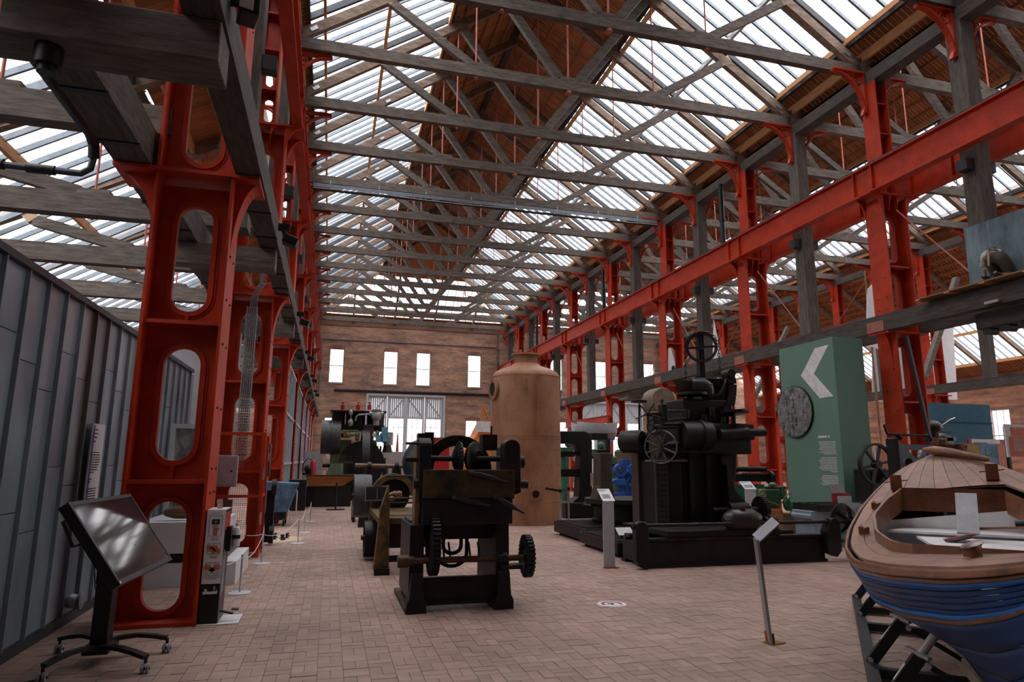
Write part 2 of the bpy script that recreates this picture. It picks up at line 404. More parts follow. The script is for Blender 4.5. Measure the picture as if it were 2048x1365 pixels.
# lean-to roof of the left aisle
lroot = sempty('ceiling')
def zl_(x): return 5.75+.62*(x+6.6)
lb = MB(); lp = MB(); lbar = MB()
step = BAY/6
for j in range(-15, 94):
    y = YK(0)+j*step
    if y > YB-.2: break
    lbar.bar((-7.2, y, zl_(-7.2)-.05), (-3.3, y, zl_(-3.3)-.05), .07 if j % 6 == 0 else .045, .16 if j % 6 == 0 else .09)
    lp.add([(-7.2, y, zl_(-7.2)+.01), (-3.3, y, zl_(-3.3)+.01), (-3.3, y+step, zl_(-3.3)+.01), (-7.2, y+step, zl_(-7.2)+.01)], [(0, 1, 2, 3)])
y = Y0R
while y < YB-.2:
    for a, b in ((-3.3, -2.5), (-8.6, -7.2)) + (((-7.2, -3.3),) if y < 0.3 else ()):
        lb.add([(a, y, zl_(a)), (b, y, zl_(b)), (b, y+.145, zl_(b)), (a, y+.145, zl_(a)), (a, y, zl_(a)+.03), (b, y, zl_(b)+.03), (b, y+.145, zl_(b)+.03), (a, y+.145, zl_(a)+.03)], [(0, 1, 2, 3), (7, 6, 5, 4), (0, 4, 5, 1), (1, 5, 6, 2), (2, 6, 7, 3), (3, 7, 4, 0)])
    y += .15
lbar.build('glazing_bars', BAR, lroot, kind='stuff', smooth=False); lp.build('glazing', ROOFGL, lroot, kind='stuff', smooth=False); lb.build('boarding', BOARD, lroot, kind='stuff', smooth=False)
for xx, mt in ((-2.4, NEWP), (-3.0, NEWP), (-3.35, BARD), (-5.2, NEWP)):
    MB().box(xx-.04, xx+.04, Y0R, YB, zl_(xx)-.22, zl_(xx)-.05).build('purlin', mt, lroot)
# far right lean-to, boarded with a low strip of glazing
froot = sempty('ceiling')
def zr_(x): return 10.8-.675*(x-33)
b3 = MB(); y = 5.
while y < YB-.1:
    for a, b in ((28.6, 33), (37.6, 38.9)):
        b3.add([(a, y, zr_(a)), (b, y, zr_(b)), (b, y+.19, zr_(b)), (a, y+.19, zr_(a)), (a, y, zr_(a)+.03), (b, y, zr_(b)+.03), (b, y+.19, zr_(b)+.03), (a, y+.19, zr_(a)+.03)], [(0, 1, 2, 3), (7, 6, 5, 4), (0, 4, 5, 1), (1, 5, 6, 2), (2, 6, 7, 3), (3, 7, 4, 0)])
    y += .2
b3.build('boarding', BOARD, froot, kind='stuff', smooth=False)
b3 = MB()
for i in range(12): xx = 28.7+i*.4; b3.box(xx-.05, xx+.05, 5, YB, zr_(xx)-.16, zr_(xx))
b3.build('batten', M('batten', (.27, .11, .035)), froot)
MB().add([(33, 5, zr_(33)), (37.6, 5, zr_(37.6)), (37.6, YB, zr_(37.6)), (33, YB, zr_(33))], [(0, 1, 2, 3)]).build('glazing', ROOFGL, froot)
b3 = MB()
for j in range(99):
    y = 5+j*step
    b3.bar((33, y, zr_(33)-.04), (37.6, y, zr_(37.6)-.04), .045, .09)
b3.build('glazing_bars', BAR, froot, kind='stuff')
for k in range(1, 16): MB().bar((28.6, YK(k), zr_(28.6)-.25), (38.5, YK(k), zr_(38.5)-.25), .15, .24).build('rafter', RAFT, froot)
for xx in (33.1, 35.3, 37.5): MB().box(xx-.05, xx+.05, 5, YB, zr_(xx)-.25, zr_(xx)-.08).build('purlin', NEWP if xx != 33.1 else BARD, froot)

# purlins of the nave and right aisle, on the rafters
def purlins(zf, xs, root, ymax=None):
    for xx, mt, w_, h_ in xs: MB().box(xx-w_/2, xx+w_/2, Y0R, min(YB-.4, YB-(zf(xx)-12.45)/SL-.1), zf(xx)-.12-h_, zf(xx)-.10).build('purlin', mt, root)
purlins(zn, [(-.7, NEWP, .07, .14), (1.0, NEWP, .1, .1), (3.0, NEWP, .06, .2), (9.0, NEWP, .06, .2), (11.0, GALV, .1, .12), (12.95, NEWP, .06, .14), (13.45, NEWP, .07, .24), (-1.3, NEWP, .07, .2)], nave)
purlins(za_, [(14.9, NEWP, .06, .14), (16.9, GALV, .1, .12), (19.0, NEWP, .06, .2), (23.4, NEWP, .06, .2), (25.5, GALV, .1, .12), (27.6, NEWP, .07, .2)], rais)

# ================================================================ ROOF TRUSSES
def truss(y):
    t = thing('roof_truss', '', 'roof truss', (0, y, ZT), 'timber trusses over the nave')
    MB().box(-1.45, 13.35, y-.09, y+.09, ZT, ZT+.31).build('tie_beam', TIM, t)
    zr = lambda x: ZT+.30+SL*(x-XA) if x < XC else ZT+.30+SL*(2*XC-XA-x)
    for s in (-1, 1):
        fx = lambda x: x if s < 0 else 2*XC-x
        MB().bar((fx(-1.35), y, zr(XA)+.02), (fx(XC), y, zr(XC)+.12), .16, .26).build('rafter', RAFT, t)
        MB().bar((fx(3.18), y, ZT+.34), (fx(1.0), y, 13.74), .15, .22).build('strut', TIM, t)
        MB().bar((fx(5.72), y, ZT+.36), (fx(3.4), y, 15.5), .15, .24).build('strut', TIM, t)
        MB().bar((fx(1.0), y, 13.74), (fx(.72), y, 13.95), .152, .225).build('strut_end', FRESH, t)
        MB().bar((fx(3.42), y, 15.45), (fx(3.2), y, 15.75), .152, .245).build('strut_end', RAFT, t)
        MB().cyl((fx(3.32), y, ZT-.08), (fx(3.32), y, 15.5), .022, n=6).cyl((fx(3.32), y, ZT-.06), (fx(3.32), y, ZT), .06, n=8).build('tie_rod', REDL, t)
        MB().cbox((fx(3.42), y, ZT+.35), (.5, .16, .1)).build('strut_block', TIM, t)
        MB().cbox((fx(-.95), y-.09, 12.56), (.2, .03, .1), 0, 0, s*.6).cbox((fx(1.35), y-.09, 14.1), (.18, .03, .09), 0, 0, s*.6).build('steel_cleat', GALV, t)
    MB().cyl((XC, y, ZT-.08), (XC, y, zr(XC)), .025, n=6).cyl((XC, y, ZT-.07), (XC, y, ZT), .09, n=10).build('tie_rod', REDL, t)
    MB().cbox((XC, y, ZT+.35), (.55, .17, .1)).build('strut_block', TIM, t)
    return t
t0 = truss(YK(0)); CH[t0.name] = list(t0.children)
NT = 15
def nord(k, what): return '%s %s' % (ORD[k], what)
for k in range(0, NT+1):
    lab = '%s grey timber roof truss over the nave, counted from the camera' % ORD[k]
    if k == 0: t0['label'] = lab; T = t0
    else: T = dup(t0, (0, YK(k), ZT), lab)
for k in range(-3, 0): dup(t0, (0, YK(k), ZT), ['last', 'second', 'first'][k+3]+' timber roof truss over the nave behind the camera')
for k in range(-1, NT+1):
    T = dup(t0, (14.65, YK(k), ZT), ('%s grey timber roof truss over the right-hand aisle, counted from the camera' % ORD[k+1]) if k >= 0 else 'nearest grey timber roof truss over the right-hand aisle'); T['group'] = 'timber trusses over the right-hand aisle'
def ltruss(y):
    t = thing('roof_truss', '', 'roof truss', (0, y, 5.3), 'low timber trusses over the left aisle')
    MB().box(-7.6, -1.95, y-.11, y+.11, 5.3, 5.64).build('tie_beam', TIM, t)
    MB().bar((-7.0, y, 5.62), (-2.02, y, zl_(-2.02)-.25), .15, .24).build('rafter', RAFT, t)
    MB().bar((-3.9, y, 5.66), (-5.6, y, zl_(-5.6)-.3), .15, .2).build('strut', TIM, t)
    MB().bar((-5.6, y, zl_(-5.6)-.3), (-5.85, y, zl_(-5.6)-.05), .152, .205).build('strut_end', FRESH, t)
    for x in (-3.7, -2.75): MB().cyl((x, y, 5.25), (x, y, zl_(x)-.2), .02, n=6).build('tie_rod', REDL, t)
    MB().cbox((-3.7, y, 5.68), (.45, .18, .09)).build('strut_block', TIM, t)
    return t
lt = ltruss(YK(0)+.3); CH[lt.name] = list(lt.children)
for k in range(0, NT+1):
    lab = '%s timber truss under the low left aisle roof, counted from the camera' % ORD[k]
    if k == 0: lt['label'] = lab
    else: dup(lt, (0, YK(k)+.55 if k > 0 else 0, 5.3), lab)

# ================================================================ IRON COLUMNS
def flare(side, x, w_, z0, z1, y0, y1):
    n = 10; pts = [(x, z0)]
    for i in range(n+1):
        a = PI/2*i/n; pts.append((x+side*w_*(1-math.cos(a)), z0+(z1-z0)*math.sin(a)))
    pts.append((x, z1)); return MB().prism(pts[1:], y0, y1)
def column(x0, x1, yc, tips, narrow=True, fl=.29, top=True):
    """riveted iron column: two flanges, a web pierced by stadium openings, crane brackets at 4.8 m and 8.4 m"""
    t = thing('iron_column', '', 'column', ((x0+x1)/2, yc, 0), 'red riveted iron columns')
    xm = (x0+x1)/2; th = .03; hw = .195
    for xa in (x0, x1-th): MB().box(xa, xa+th, yc-fl, yc+fl, 0, 8.3).build('flange', RED, t)
    wb = MB(); rm = MB(); rb = MB()
    for a, b, h0, h1 in ((0, 1.42, .1, 1.22), (1.42, 3.1, 1.62, 2.86), (3.1, 4.72, 3.25, 4.5), (4.85, 6.48, 5.0, 6.36), (6.48, 8.3, 6.64, 7.86)):
        wb.holed(x0+th, x1-th, a, b, xm, hw, h0, h1, yc-.015, yc+.015); rm.rim(xm, hw, h0, h1, .045, yc-.04, yc+.04); rm.rim(xm, hw+.06, h0-.06, h1+.06, .012, yc-.024, yc+.024)
    for z in (0.02, 1.42, 3.1, 6.48): rb.box(x0+th, x1-th, yc-fl+.03, yc+fl-.03, z-.02, z+.02); rb.cbox((xm, yc, z+(.09 if z > 1 else .05)), (.03, .09, .14 if z > 1 else .06))
    wb.build('web', RED, t); rm.build('opening_rim', RED, t); rb.build('rib', RED, t)
    for zt, d0, d1, tz in ((4.82, xm-(x1-x0)/2-tips[0], tips[1]-x1, .95), (8.4, x0-tips[2], tips[3]-x1, .62)):
        MB().box(x0-(x0-(tips[0] if zt < 5 else tips[2])), x1+d1, yc-fl-.03, yc+fl+.03, zt-.04, zt).build('bracket_plate', RED, t)
        for sd, xx, dd in ((-1, x0, x0-(tips[0] if zt < 5 else tips[2])), (1, x1, d1)):
            if zt < 5: flare(sd, xx, dd, zt-tz, zt-.03, yc-.14, yc+.14).build('flared_bracket', RED, t)
            else:
                m = flare(sd, xx, dd, zt-tz, zt-.03, yc-fl, yc-fl+.04); m2 = flare(sd, xx, dd, zt-tz, zt-.03, yc+fl-.04, yc+fl)
                m.add(m2.v, m2.f).build('flared_bracket', RED, t)
    g = MB()
    for q in (-.12, .12): g.add(flare(1, xm+q-.02, .14, 7.95, 8.37, yc-fl+.02, yc-.02).v, flare(1, 0, 1, 0, 1, 0, 1).f)
    g.build('gusset', RED, t)
    if top:
        a, b = xm-.2, xm+.18
        for xa in (a, b-.03): MB().box(xa, xa+.03, yc-.24, yc+.24, 8.4, 11.6).build('upper_flange', RED, t)
        m = MB().holed(a+.03, b-.03, 8.4, 9.2, xm, .08, 8.55, 9.05, yc-.012, yc+.012).holed(a+.03, b-.03, 9.2, 10.1, xm, .09, 9.35, 9.95, yc-.012, yc+.012).box(a+.03, b-.03, yc-.012, yc+.012, 10.1, 11.6)
        for z in (9.2, 10.1, 10.95): m.box(a+.03, b-.03, yc-.2, yc+.2, z-.015, z+.015)
        m.build('upper_web', RED, t)
    rv = MB()
    for z in (.5, 1.3, 1.55, 2.2, 2.9, 3.4, 3.9, 4.4, 5.4, 5.7, 6.2, 6.9, 7.4):
        for dy in (-.13, .13):
            for xx, sg in ((x0, -1), (x1, 1)): rv.cyl((xx, yc+dy, z), (xx+sg*.012, yc+dy, z), .014, n=6)
    rv.build('rivet', IRON, t, kind='stuff')
    return t
def scroll(x, y, z, sd, parent, ln=.95, name='scroll_bracket'):
    """curved spandrel bracket: upright, top bar, quarter arc and ring"""
    m = MB(); m.box(min(x, x+sd*.05), max(x, x+sd*.05), y-.07, y+.07, z-1.2, z); m.box(min(x, x+sd*ln), max(x, x+sd*ln), y-.09, y+.09, z-.05, z)
    n = 10; R1, R2 = ln-.05, 1.1
    pts = [(x+sd*(.04+R1*(1-math.cos(PI/2*i/n))), z-.06-R2*(1-math.sin(PI/2*i/n))) for i in range(n+1)]
    for p, q in zip(pts[:-1], pts[1:]): m.bar((p[0], y, p[1]), (q[0], y, q[1]), .12, .05, (0, 0, 1))
    m.tube([(x+sd*.2+.13*math.cos(a*PI/8), y, z-.22+.13*math.sin(a*PI/8)) for a in range(16)], .028, 6, closed=True)
    m.tube([(x+sd*.2+.05*math.cos(a*PI/5), y, z-.22+.05*math.sin(a*PI/5)) for a in range(10)], .02, 5, closed=True)
    m.bar((x+sd*.06, y, z-1.08), (x+sd*.12, y, z-1.25), .1, .06)
    return m.build(name, RED, parent)
leftcols, rightcols = [], []
protoL = None
for i in range(-1, 8):
    yc = 7.855+2*BAY*i
    if protoL is None: protoL = (-2.0, -1.2, yc)
YL = lambda i: 7.855+2*BAY*i
cL = column(-2.0, -1.2, YL(0), (-2.42, -.93, -2.4, -.85))
scroll(-1.42, YL(0), ZT-.02, 1, cL); scroll(-1.78, YL(0), ZT-.02, -1, cL, .62)
CH[cL.name] = list(cL.children)
cL['label'] = 'nearest red iron column of the left row, beside the sanitiser stand'
for i in range(-1, 8):
    if i == 0: continue
    c = dup(cL, (-1.6, YL(i), 0), ('%s red iron column of the left row, counted from the camera' % ORD[i]) if i > 0 else 'red iron column of the left row behind the camera')
    c['group'] = 'red iron columns of the left row'
cL['group'] = 'red iron columns of the left row'
YR = lambda i: 12.95+2*BAY*i
cR = column(13.13, 13.87, YR(0), (12.88, 14.08, 12.76, 14.25))
scroll(13.28, YR(0)+.1, ZT-.02, -1, cR); scroll(13.72, YR(0)+.1, ZT-.02, 1, cR); CH[cR.name] = list(cR.children)
cR['label'] = 'red iron column with a rail post, right of the green display block'; cR['group'] = 'red iron columns of the right row'
for i in range(-1, 7):
    if i == 0: continue
    c = dup(cR, (13.5, YR(i), 0), '%s red iron column of the right row, counted from the green display block' % (ORD[i] if i > 0 else 'frontmost'))
YF = lambda i: YR(0)+2*BAY*i+.6
for i in range(0, 7):
    c = dup(cR, (27.5, YR(i)+.3, 0), '%s red iron column of the far right row, counted from the camera' % ORD[i]); c['group'] = 'red iron columns of the far right row'
# timber posts between the columns
def post(x, y, z0, lab, grp, la=.95):
    t = thing('timber_post', lab, 'post', (x, y, z0), grp)
    MB().box(x-.18, x+.18, y-.2, y+.2, z0, ZT-.36).build('shaft', TIMZ, t)
    MB().box(x-.42, x+.42, y-.12, y+.12, 8.0, 8.25).build('cross_block', BARD, t)
    scroll(x-.19, y, ZT-.02, -1, t, la); scroll(x+.19, y, ZT-.02, 1, t)
    return t
p0 = post(13.5, YK(1)+.05, 5.0, 'nearest grey timber post above the right rail, by the painted backdrop', 'timber posts of the right row'); CH[p0.name] = list(p0.children)
for i in range(1, 8): dup(p0, (13.5, YK(1+2*i)-.05, 5.0), '%s grey timber post standing on the right crane rail beam' % ORD[i])
pl = post(-1.6, YK(1)+.3, 5.2, 'nearest timber post above the left rail beam', 'timber posts of the left row', .6); CH[pl.name] = list(pl.children)
for i in range(1, 7): dup(pl, (-1.6, YK(1+2*i)+.1, 5.2), '%s timber post standing above the left rail beam' % ORD[i])
for i in range(0, 7): dup(p0, (27.5, YK(1+2*i)+.1, 5.0), '%s timber post of the far right row, counted from the camera' % ORD[i])['group'] = 'timber posts of the far right row'
# long beams
def longbeam(name, lab, x0, x1, z0, z1, mt, y0=-10, y1=YB-.3, cat='beam', loc=None):
    t = thing(name, lab, cat, ((x0+x1)/2, y0, z0)); return t
def simple(name, lab, cat, mb, mt, grp=None, **k):
    return tag(mb.build(name, mt, **k), lab, cat, grp)
for x, s in ((-1.6, 'left row of columns'), (13.5, 'right row of columns'), (27.5, 'far right row of columns')):
    simple('wall_plate', 'dark timber wall plate along the top of the %s' % s, 'beam', MB().box(x-.18, x+.18, -2.8, YB-.2, ZT-.36, ZT-.03), TIMY)
# crane girders
def girder(x, y0, y1, sd, lab):
    t = thing('crane_girder', lab, 'girder', (x, y0, 8.4))
    MB().box(x-.015, x+.015, y0, y1, 8.42, 9.1).build('web', RED, t)
    MB().box(x-.11, x+.11, y0, y1, 9.1, 9.13).build('flange', RED, t); MB().box(x-.11, x+.11, y0, y1, 8.4, 8.43).build('flange', RED, t)
    st = MB(); rv = MB(); k = y0+.4
    yy = 12.95
    ys = [YR(i) if x > 10 else YL(i) for i in range(-2, 8)]
    for yy in ys:
        if not y0 < yy < y1: continue
        for d in ((-.3, .3) if x in (12.93, -1.0) else (-.3, .3, 1.4, 4.2)): MB().box(x-.1, x+.1, yy+d-.012, yy+d+.012, 8.43, 9.1).build('stiffener', RED, t)
        for d in (-.18, 0, .18):
            for z in (8.55, 8.7, 8.85, 8.98):
                rv.cyl((x-.03, yy+d, z), (x+.03, yy+d, z), .018, n=6)
    if rv.v: rv.build('rivet', REDL, t, kind='stuff')
    MB().box(x-.05, x+.05, y0, y1, 9.13, 9.2).build('crane_rail', BARD, t)
girder(12.93, -2.8, YB-.4, -1, 'red crane girder along the nave side of the right columns')
girder(14.15, -2.8, YB-.4, 1, 'red crane girder along the aisle side of the right columns')
girder(-1.0, -2.8, YB-.4, 1, 'red crane girder along the nave side of the left columns')
girder(-2.22, -2.8, YB-.4, 1, 'red crane girder along the aisle side of the left columns')
girder(26.9, 2, YB-.4, 1, 'red crane girder along the far right columns')
def railbeam(x0, x1, y0, y1, lab, z0=4.83, z1=5.19):
    t = thing('rail_beam', lab, 'beam', ((x0+x1)/2, y0, z0))
    MB().box(x0, x1, y0, y1, z0, z1).build('timber', TIMY, t)
    xm = (x0+x1)/2
    MB().box(xm-.06, xm+.06, y0, y1, z1, z1+.02).box(xm-.02, xm+.02, y0, y1, z1+.02, z1+.07).build('rail', BARD, t)
    pl_ = MB(); st = MB()
    for i in range(-2, 8):
        yy = YL(i) if x0 < 5 else YR(i)
        if not y0 < yy < y1: continue
        if x0 > 5: pl_.box(x0-.012, x0, yy-.22, yy+.3, z0, z0+.26)
        for d in (.9, 1.9, 2.9, 3.9, 4.9): st.box(x0-.012, x1+.012, yy+d-.04, yy+d+.04, z0-.015, z0)
    if pl_.v: pl_.build('cover_plate', M('brown_red_plate', (.28, .10, .07), .6), t)
    if x0 < 5: st.build('strap', IRON, t)
railbeam(-1.19, -.91, 2.5, YB-.4, 'dark timber rail beam on the nave side of the left columns')
railbeam(-2.42, -2.05, 2.0, YB-.4, 'massive dark timber beam over the zinc shed, on the left column brackets', 4.83, 5.25)
railbeam(12.86, 13.12, 2.0, YB-.4, 'grey timber rail beam on the nave side of the right columns')
railbeam(13.88, 14.12, 2.0, YB-.4, 'grey timber rail beam on the aisle side of the right columns')
railbeam(26.85, 27.1, 12, YB-.4, 'grey timber rail beam on the far right columns')
# ================================================================ WALLS
def wall_with_holes(x0, x1, z0, z1, holes, y0, y1, mat, name):
    xs = sorted({x0, x1, *[h[0] for h in holes], *[h[1] for h in holes]}); m = MB()
    for a, b in zip(xs[:-1], xs[1:]):
        hs = sorted([(h[2], h[3]) for h in holes if h[0] <= a and h[1] >= b]); z = z0
        for c, d in hs:
            if c > z: m.box(a, b, y0, y1, z, c)
            z = d
        if z < z1: m.box(a, b, y0, y1, z, z1)
    return struct(name, m, mat, smooth=False)
upper = [(-.36, .72), (3.76, 4.86), (6.31, 7.62), (10.5, 11.6)]; upper[2] = (6.33, 7.45)
ZW0, ZW1 = 7.5, 10.15
WIN = [(a, b, ZW0, ZW1) for a, b in upper]+[(-.5, .6, 2.2, 4.85), (10.4, 11.55, 2.2, 4.85)]
WIN += [(a, a+1.35, ZW0, ZW1) for a in (17.3, 21.6, 25.9)]+[(a, a+1.3, 2.2, 4.9) for a in (18.2,)]
DOOR = (2.7, 8.55, 0, 6.7); DOOR2 = (20.2, 25.8, 0, 6.6)
wall_with_holes(-9, 38.8, 0, 12.6, WIN+[DOOR, DOOR2], YB, YB+.4, BRX, 'wall_end')
FRW = M('window_iron', (.30, .30, .31), .6)
def window(a, b, z0, z1, n, nx=4, nz=6, yy=YB, ax='x'):
    r = sempty('window_%d' % n); m = MB(); s = MB(); 
    def bx(mb, p, q, d0, d1, zz0, zz1):
        if ax == 'x': mb.box(p, q, yy+d0, yy+d1, zz0, zz1)
        else: mb.box(yy+d0, yy+d1, p, q, zz0, zz1)
    bx(m, a, a+.05, .1, .2, z0, z1); bx(m, b-.05, b, .1, .2, z0, z1); bx(m, a, b, .1, .2, z0, z0+.05); bx(m, a, b, .1, .2, z1-.05, z1)
    m.build('window_frame', FRW, r)
    for i in range(1, nx): x = a+(b-a)*i/nx; bx(s, x-.012, x+.012, .13, .16, z0, z1)
    for i in range(1, nz): z = z0+(z1-z0)*i/nz; h = .03 if i == nz//2 else .012; bx(s, a, b, .13, .16, z-h, z+h)
    s.build('glazing_bar', FRW, r)
    for i in range(nx):
        for j in range(nz):
            g = MB(); bx(g, a+(b-a)*i/nx+.012, a+(b-a)*(i+1)/nx-.012, .14, .146, z0+(z1-z0)*j/nz+.012, z0+(z1-z0)*(j+1)/nz-.012); g.build('pane', WINGL, r)
    # segmental brick arch and sill
    if ax == 'x':
        q = MB(); n2 = 9
        for i in range(n2):
            t0_ = -1+2*i/n2; t1_ = -1+2*(i+1)/n2; xm = (a+b)/2; hw = (b-a)/2+.05
            f = lambda t: .16*(1-t*t)
            q.prism([(xm+hw*t0_+.004, z1-.12+f(t0_)), (xm+hw*t1_-.004, z1-.12+f(t1_)), (xm+hw*t1_-.004, z1+.14+f(t1_)), (xm+hw*t0_+.004, z1+.14+f(t0_))], yy-.03, yy+.1)
        q.build('arch', M('arch_brick', (.26, .13, .09), .85, isl=.2), r)
        MB().box(a-.1, b+.1, yy-.05, yy+.1, z0-.09, z0).build('window_sill', M('sill_stone', (.3, .26, .22), .85), r)
for n, (a, b, c, d) in enumerate(WIN): window(a, b, c, d, n+1)
DW = M('door_paint', (.50, .55, .58), .6, 0, .06, 2)
def bigdoor(x0, x1, z1, n):
    r = sempty('door_%d' % n); yy = YB+.12; nl = 4; w_ = (x1-x0)/nl
    MB().box(x0-.15, x0, YB-.08, YB+.3, 0, z1+.15).box(x1, x1+.15, YB-.08, YB+.3, 0, z1+.15).box(x0, x1, YB-.08, YB+.3, z1, z1+.15).build('door_frame', DW, r)
    for i in range(nl):
        a = x0+w_*i; b = a+w_
        lf = MB().box(a+.01, a+.16, yy-.04, yy+.04, 0, z1).box(b-.16, b-.01, yy-.04, yy+.04, 0, z1)
        for z in (0, 2.0, 4.85, z1-.18): lf.box(a+.16, b-.16, yy-.04, yy+.04, z, z+.18)
        o = lf.build('door_leaf', DW, r)
        p = MB()
        k = 7
        for j in range(k):
            xa = a+.16+(w_-.32)*j/k
            p.box(xa+.006, xa+(w_-.32)/k-.006, yy, yy+.03, .18, 2.0); p.box(xa+.006, xa+(w_-.32)/k-.006, yy, yy+.03, 5.03, z1-.18)
        p.build('door_board', DW, o)
        s = (i % 2 == 0) if i < 2 else (i % 2 == 0)
        q = ((a+.2, 5.05), (b-.2, z1-.22)) if i < 2 else ((a+.2, z1-.22), (b-.2, 5.05))
        MB().bar((q[0][0], yy-.03, q[0][1]), (q[1][0], yy-.03, q[1][1]), .04, .1).build('brace', M('brace_paint', (.40, .44, .47), .6), o)
        g = MB(); g.box(a+.16, b-.16, yy, yy+.006, 2.18, 4.85); g.build('pane', WINGL, o)
        s = MB()
        for j in range(1, 3): xx = a+.16+(w_-.32)*j/3; s.box(xx-.02, xx+.02, yy-.02, yy+.02, 2.18, 4.85)
        for j in range(1, 4): zz = 2.18+2.67*j/4; s.box(a+.16, b-.16, yy-.02, yy+.02, zz-.02, zz+.02)
        s.build('glazing_bar', DW, o)
    MB().box((x0+x1)/2-.12, (x0+x1)/2+.12, yy-.12, yy+.05, 0, z1).build('door_post', DW, r)
bigdoor(*DOOR[:2], 6.6, 1); bigdoor(*DOOR2[:2], 6.5, 2)
struct('trim_1', MB().box(0.1, 12.6, YB-.18, YB-.03, 6.9, 7.0).box(.1, 12.6, YB-.1, YB, 6.82, 6.92), BARD)
struct('trim_2', MB().box(-1.0, -.9, YB-.08, YB, 6.5, 10.9).box(-1, 12.9, YB-.07, YB, 10.85, 10.9).box(12.85, 12.93, YB-.1, YB, 0, 12), M('conduit', (.2, .2, .2), .5))
struct('trim_3', MB().box(13.1, 13.75, YB-.35, YB, 0, 12.4), BRX); struct('trim_4', MB().box(-1.6, -1.25, YB-.35, YB, 0, 12.4), BRX)
struct('trim_5', MB().box(-1.2, 13, YB-.06, YB, 12.0, 12.5), M('soffit_board', (.2, .12, .08), .7))


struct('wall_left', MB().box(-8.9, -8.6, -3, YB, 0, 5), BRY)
struct('wall_clerestory', MB().box(-2.56, -2.5, -2.9, YB, 8.4, 12.6), M('dark_boards', (.06, .03, .018), .8, 0, .3, 4, (8, 8, 1)))
struct('wall_front', MB().box(-9, 39, -3.2, -2.9, 0, 17.8), M('front_brick', (.2, .1, .07), .85))
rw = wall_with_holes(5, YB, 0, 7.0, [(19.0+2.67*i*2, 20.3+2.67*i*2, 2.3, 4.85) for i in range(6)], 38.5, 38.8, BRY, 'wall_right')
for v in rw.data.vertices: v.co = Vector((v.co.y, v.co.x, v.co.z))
for i in range(6): window(19.0+5.34*i, 20.3+5.34*i, 2.3, 4.85, 20+i, 3, 5, 38.4, 'y')
# ================================================================ TEXT, PRINT AND SMALL HELPERS
def text(s, loc, right, up, size, mat, parent=None, name='lettering', align='LEFT', depth=.001, space=1.0):
    cu = bpy.data.curves.new('t', 'FONT'); cu.body = s; cu.size = size; cu.align_x = align; cu.extrude = depth; cu.space_character = space; cu.resolution_u = 2
    tmp = bpy.data.objects.new('t', cu); COL.objects.link(tmp)
    dg = bpy.context.evaluated_depsgraph_get(); me = bpy.data.meshes.new_from_object(tmp.evaluated_get(dg))
    bpy.data.objects.remove(tmp); bpy.data.curves.remove(cu)
    R = Vector(right).normalized(); U = Vector(up).normalized(); N = R.cross(U)
    off = Vector((0, 0, 0)); p = parent
    while p is not None: off += p.location; p = p.parent
    for v in me.vertices: v.co = Vector(loc)-off+R*v.co.x+U*v.co.y+N*v.co.z
    me.materials.append(mat); o = bpy.data.objects.new(name, me); COL.objects.link(o); o.parent = parent; return o
def flat(mb, o, R, U, x0, x1, y0, y1, t=.002):
    """thin printed rectangle in the plane (o, R, U)"""
    R = Vector(R).normalized(); U = Vector(U).normalized(); N = R.cross(U); o = Vector(o)
    p = [o+R*a+U*b for a, b in ((x0, y0), (x1, y0), (x1, y1), (x0, y1))]
    mb.add(p+[q+N*t for q in p], [(3, 2, 1, 0), (4, 5, 6, 7), (0, 1, 5, 4), (1, 2, 6, 5), (2, 3, 7, 6), (3, 0, 4, 7)])
def flatpoly(mb, o, R, U, pts, t=.002):
    R = Vector(R).normalized(); U = Vector(U).normalized(); N = R.cross(U); o = Vector(o); n = len(pts)
    p = [o+R*a+U*b for a, b in pts]
    mb.add(p+[q+N*t for q in p], [tuple(range(n))[::-1], tuple(range(n, 2*n))]+[(i, (i+1) % n, n+(i+1) % n, n+i) for i in range(n)])
def lines(mb, o, R, U, w_, n, h, pitch, right=False, seed=1, t=.002):
    q = random.Random(seed)
    for i in range(n):
        L_ = w_*(q.uniform(.78, 1) if i < n-1 else q.uniform(.3, .7)); x = w_-L_ if right else 0; e = x+L_
        while x < e-.004:
            ww = min(q.uniform(2.2, 7)*h, e-x); flat(mb, o, R, U, x, x+ww*.88, -i*pitch-h, -i*pitch, t); x += ww
def hand(mb, o, R, U, s, a=0., flip=1):
    """printed hand: palm, four unequal fingers, thumb, wrist"""
    ca, sa = math.cos(a), math.sin(a)
    def T(p): return [((x*ca-y*sa)*s*flip, (x*sa+y*ca)*s) for x, y in p]
    flatpoly(mb, o, R, U, T([(-.2, -.55), (.2, -.55), (.26, .0), (.24, .3), (-.24, .3), (-.26, 0)]))
    for i, (x, L_) in enumerate(((-.19, .36), (-.065, .46), (.065, .42), (.19, .28))):
        k = (x*.45)
        flatpoly(mb, o, R, U, T([(x-.055, .28), (x+.055, .28), (x+.05+k, .28+L_), (x+k, .32+L_), (x-.05+k, .28+L_)]))
    flatpoly(mb, o, R, U, T([(.2, -.12), (.27, .05), (.5, .22), (.46, .32), (.22, .2)]))
INK = M('black_ink', (.02, .02, .022), .6, bump=0); INKW = M('white_ink', (.6, .6, .6), .6, bump=0); SKIN = M('orange_ink', (.42, .13, .055), .6, bump=0)

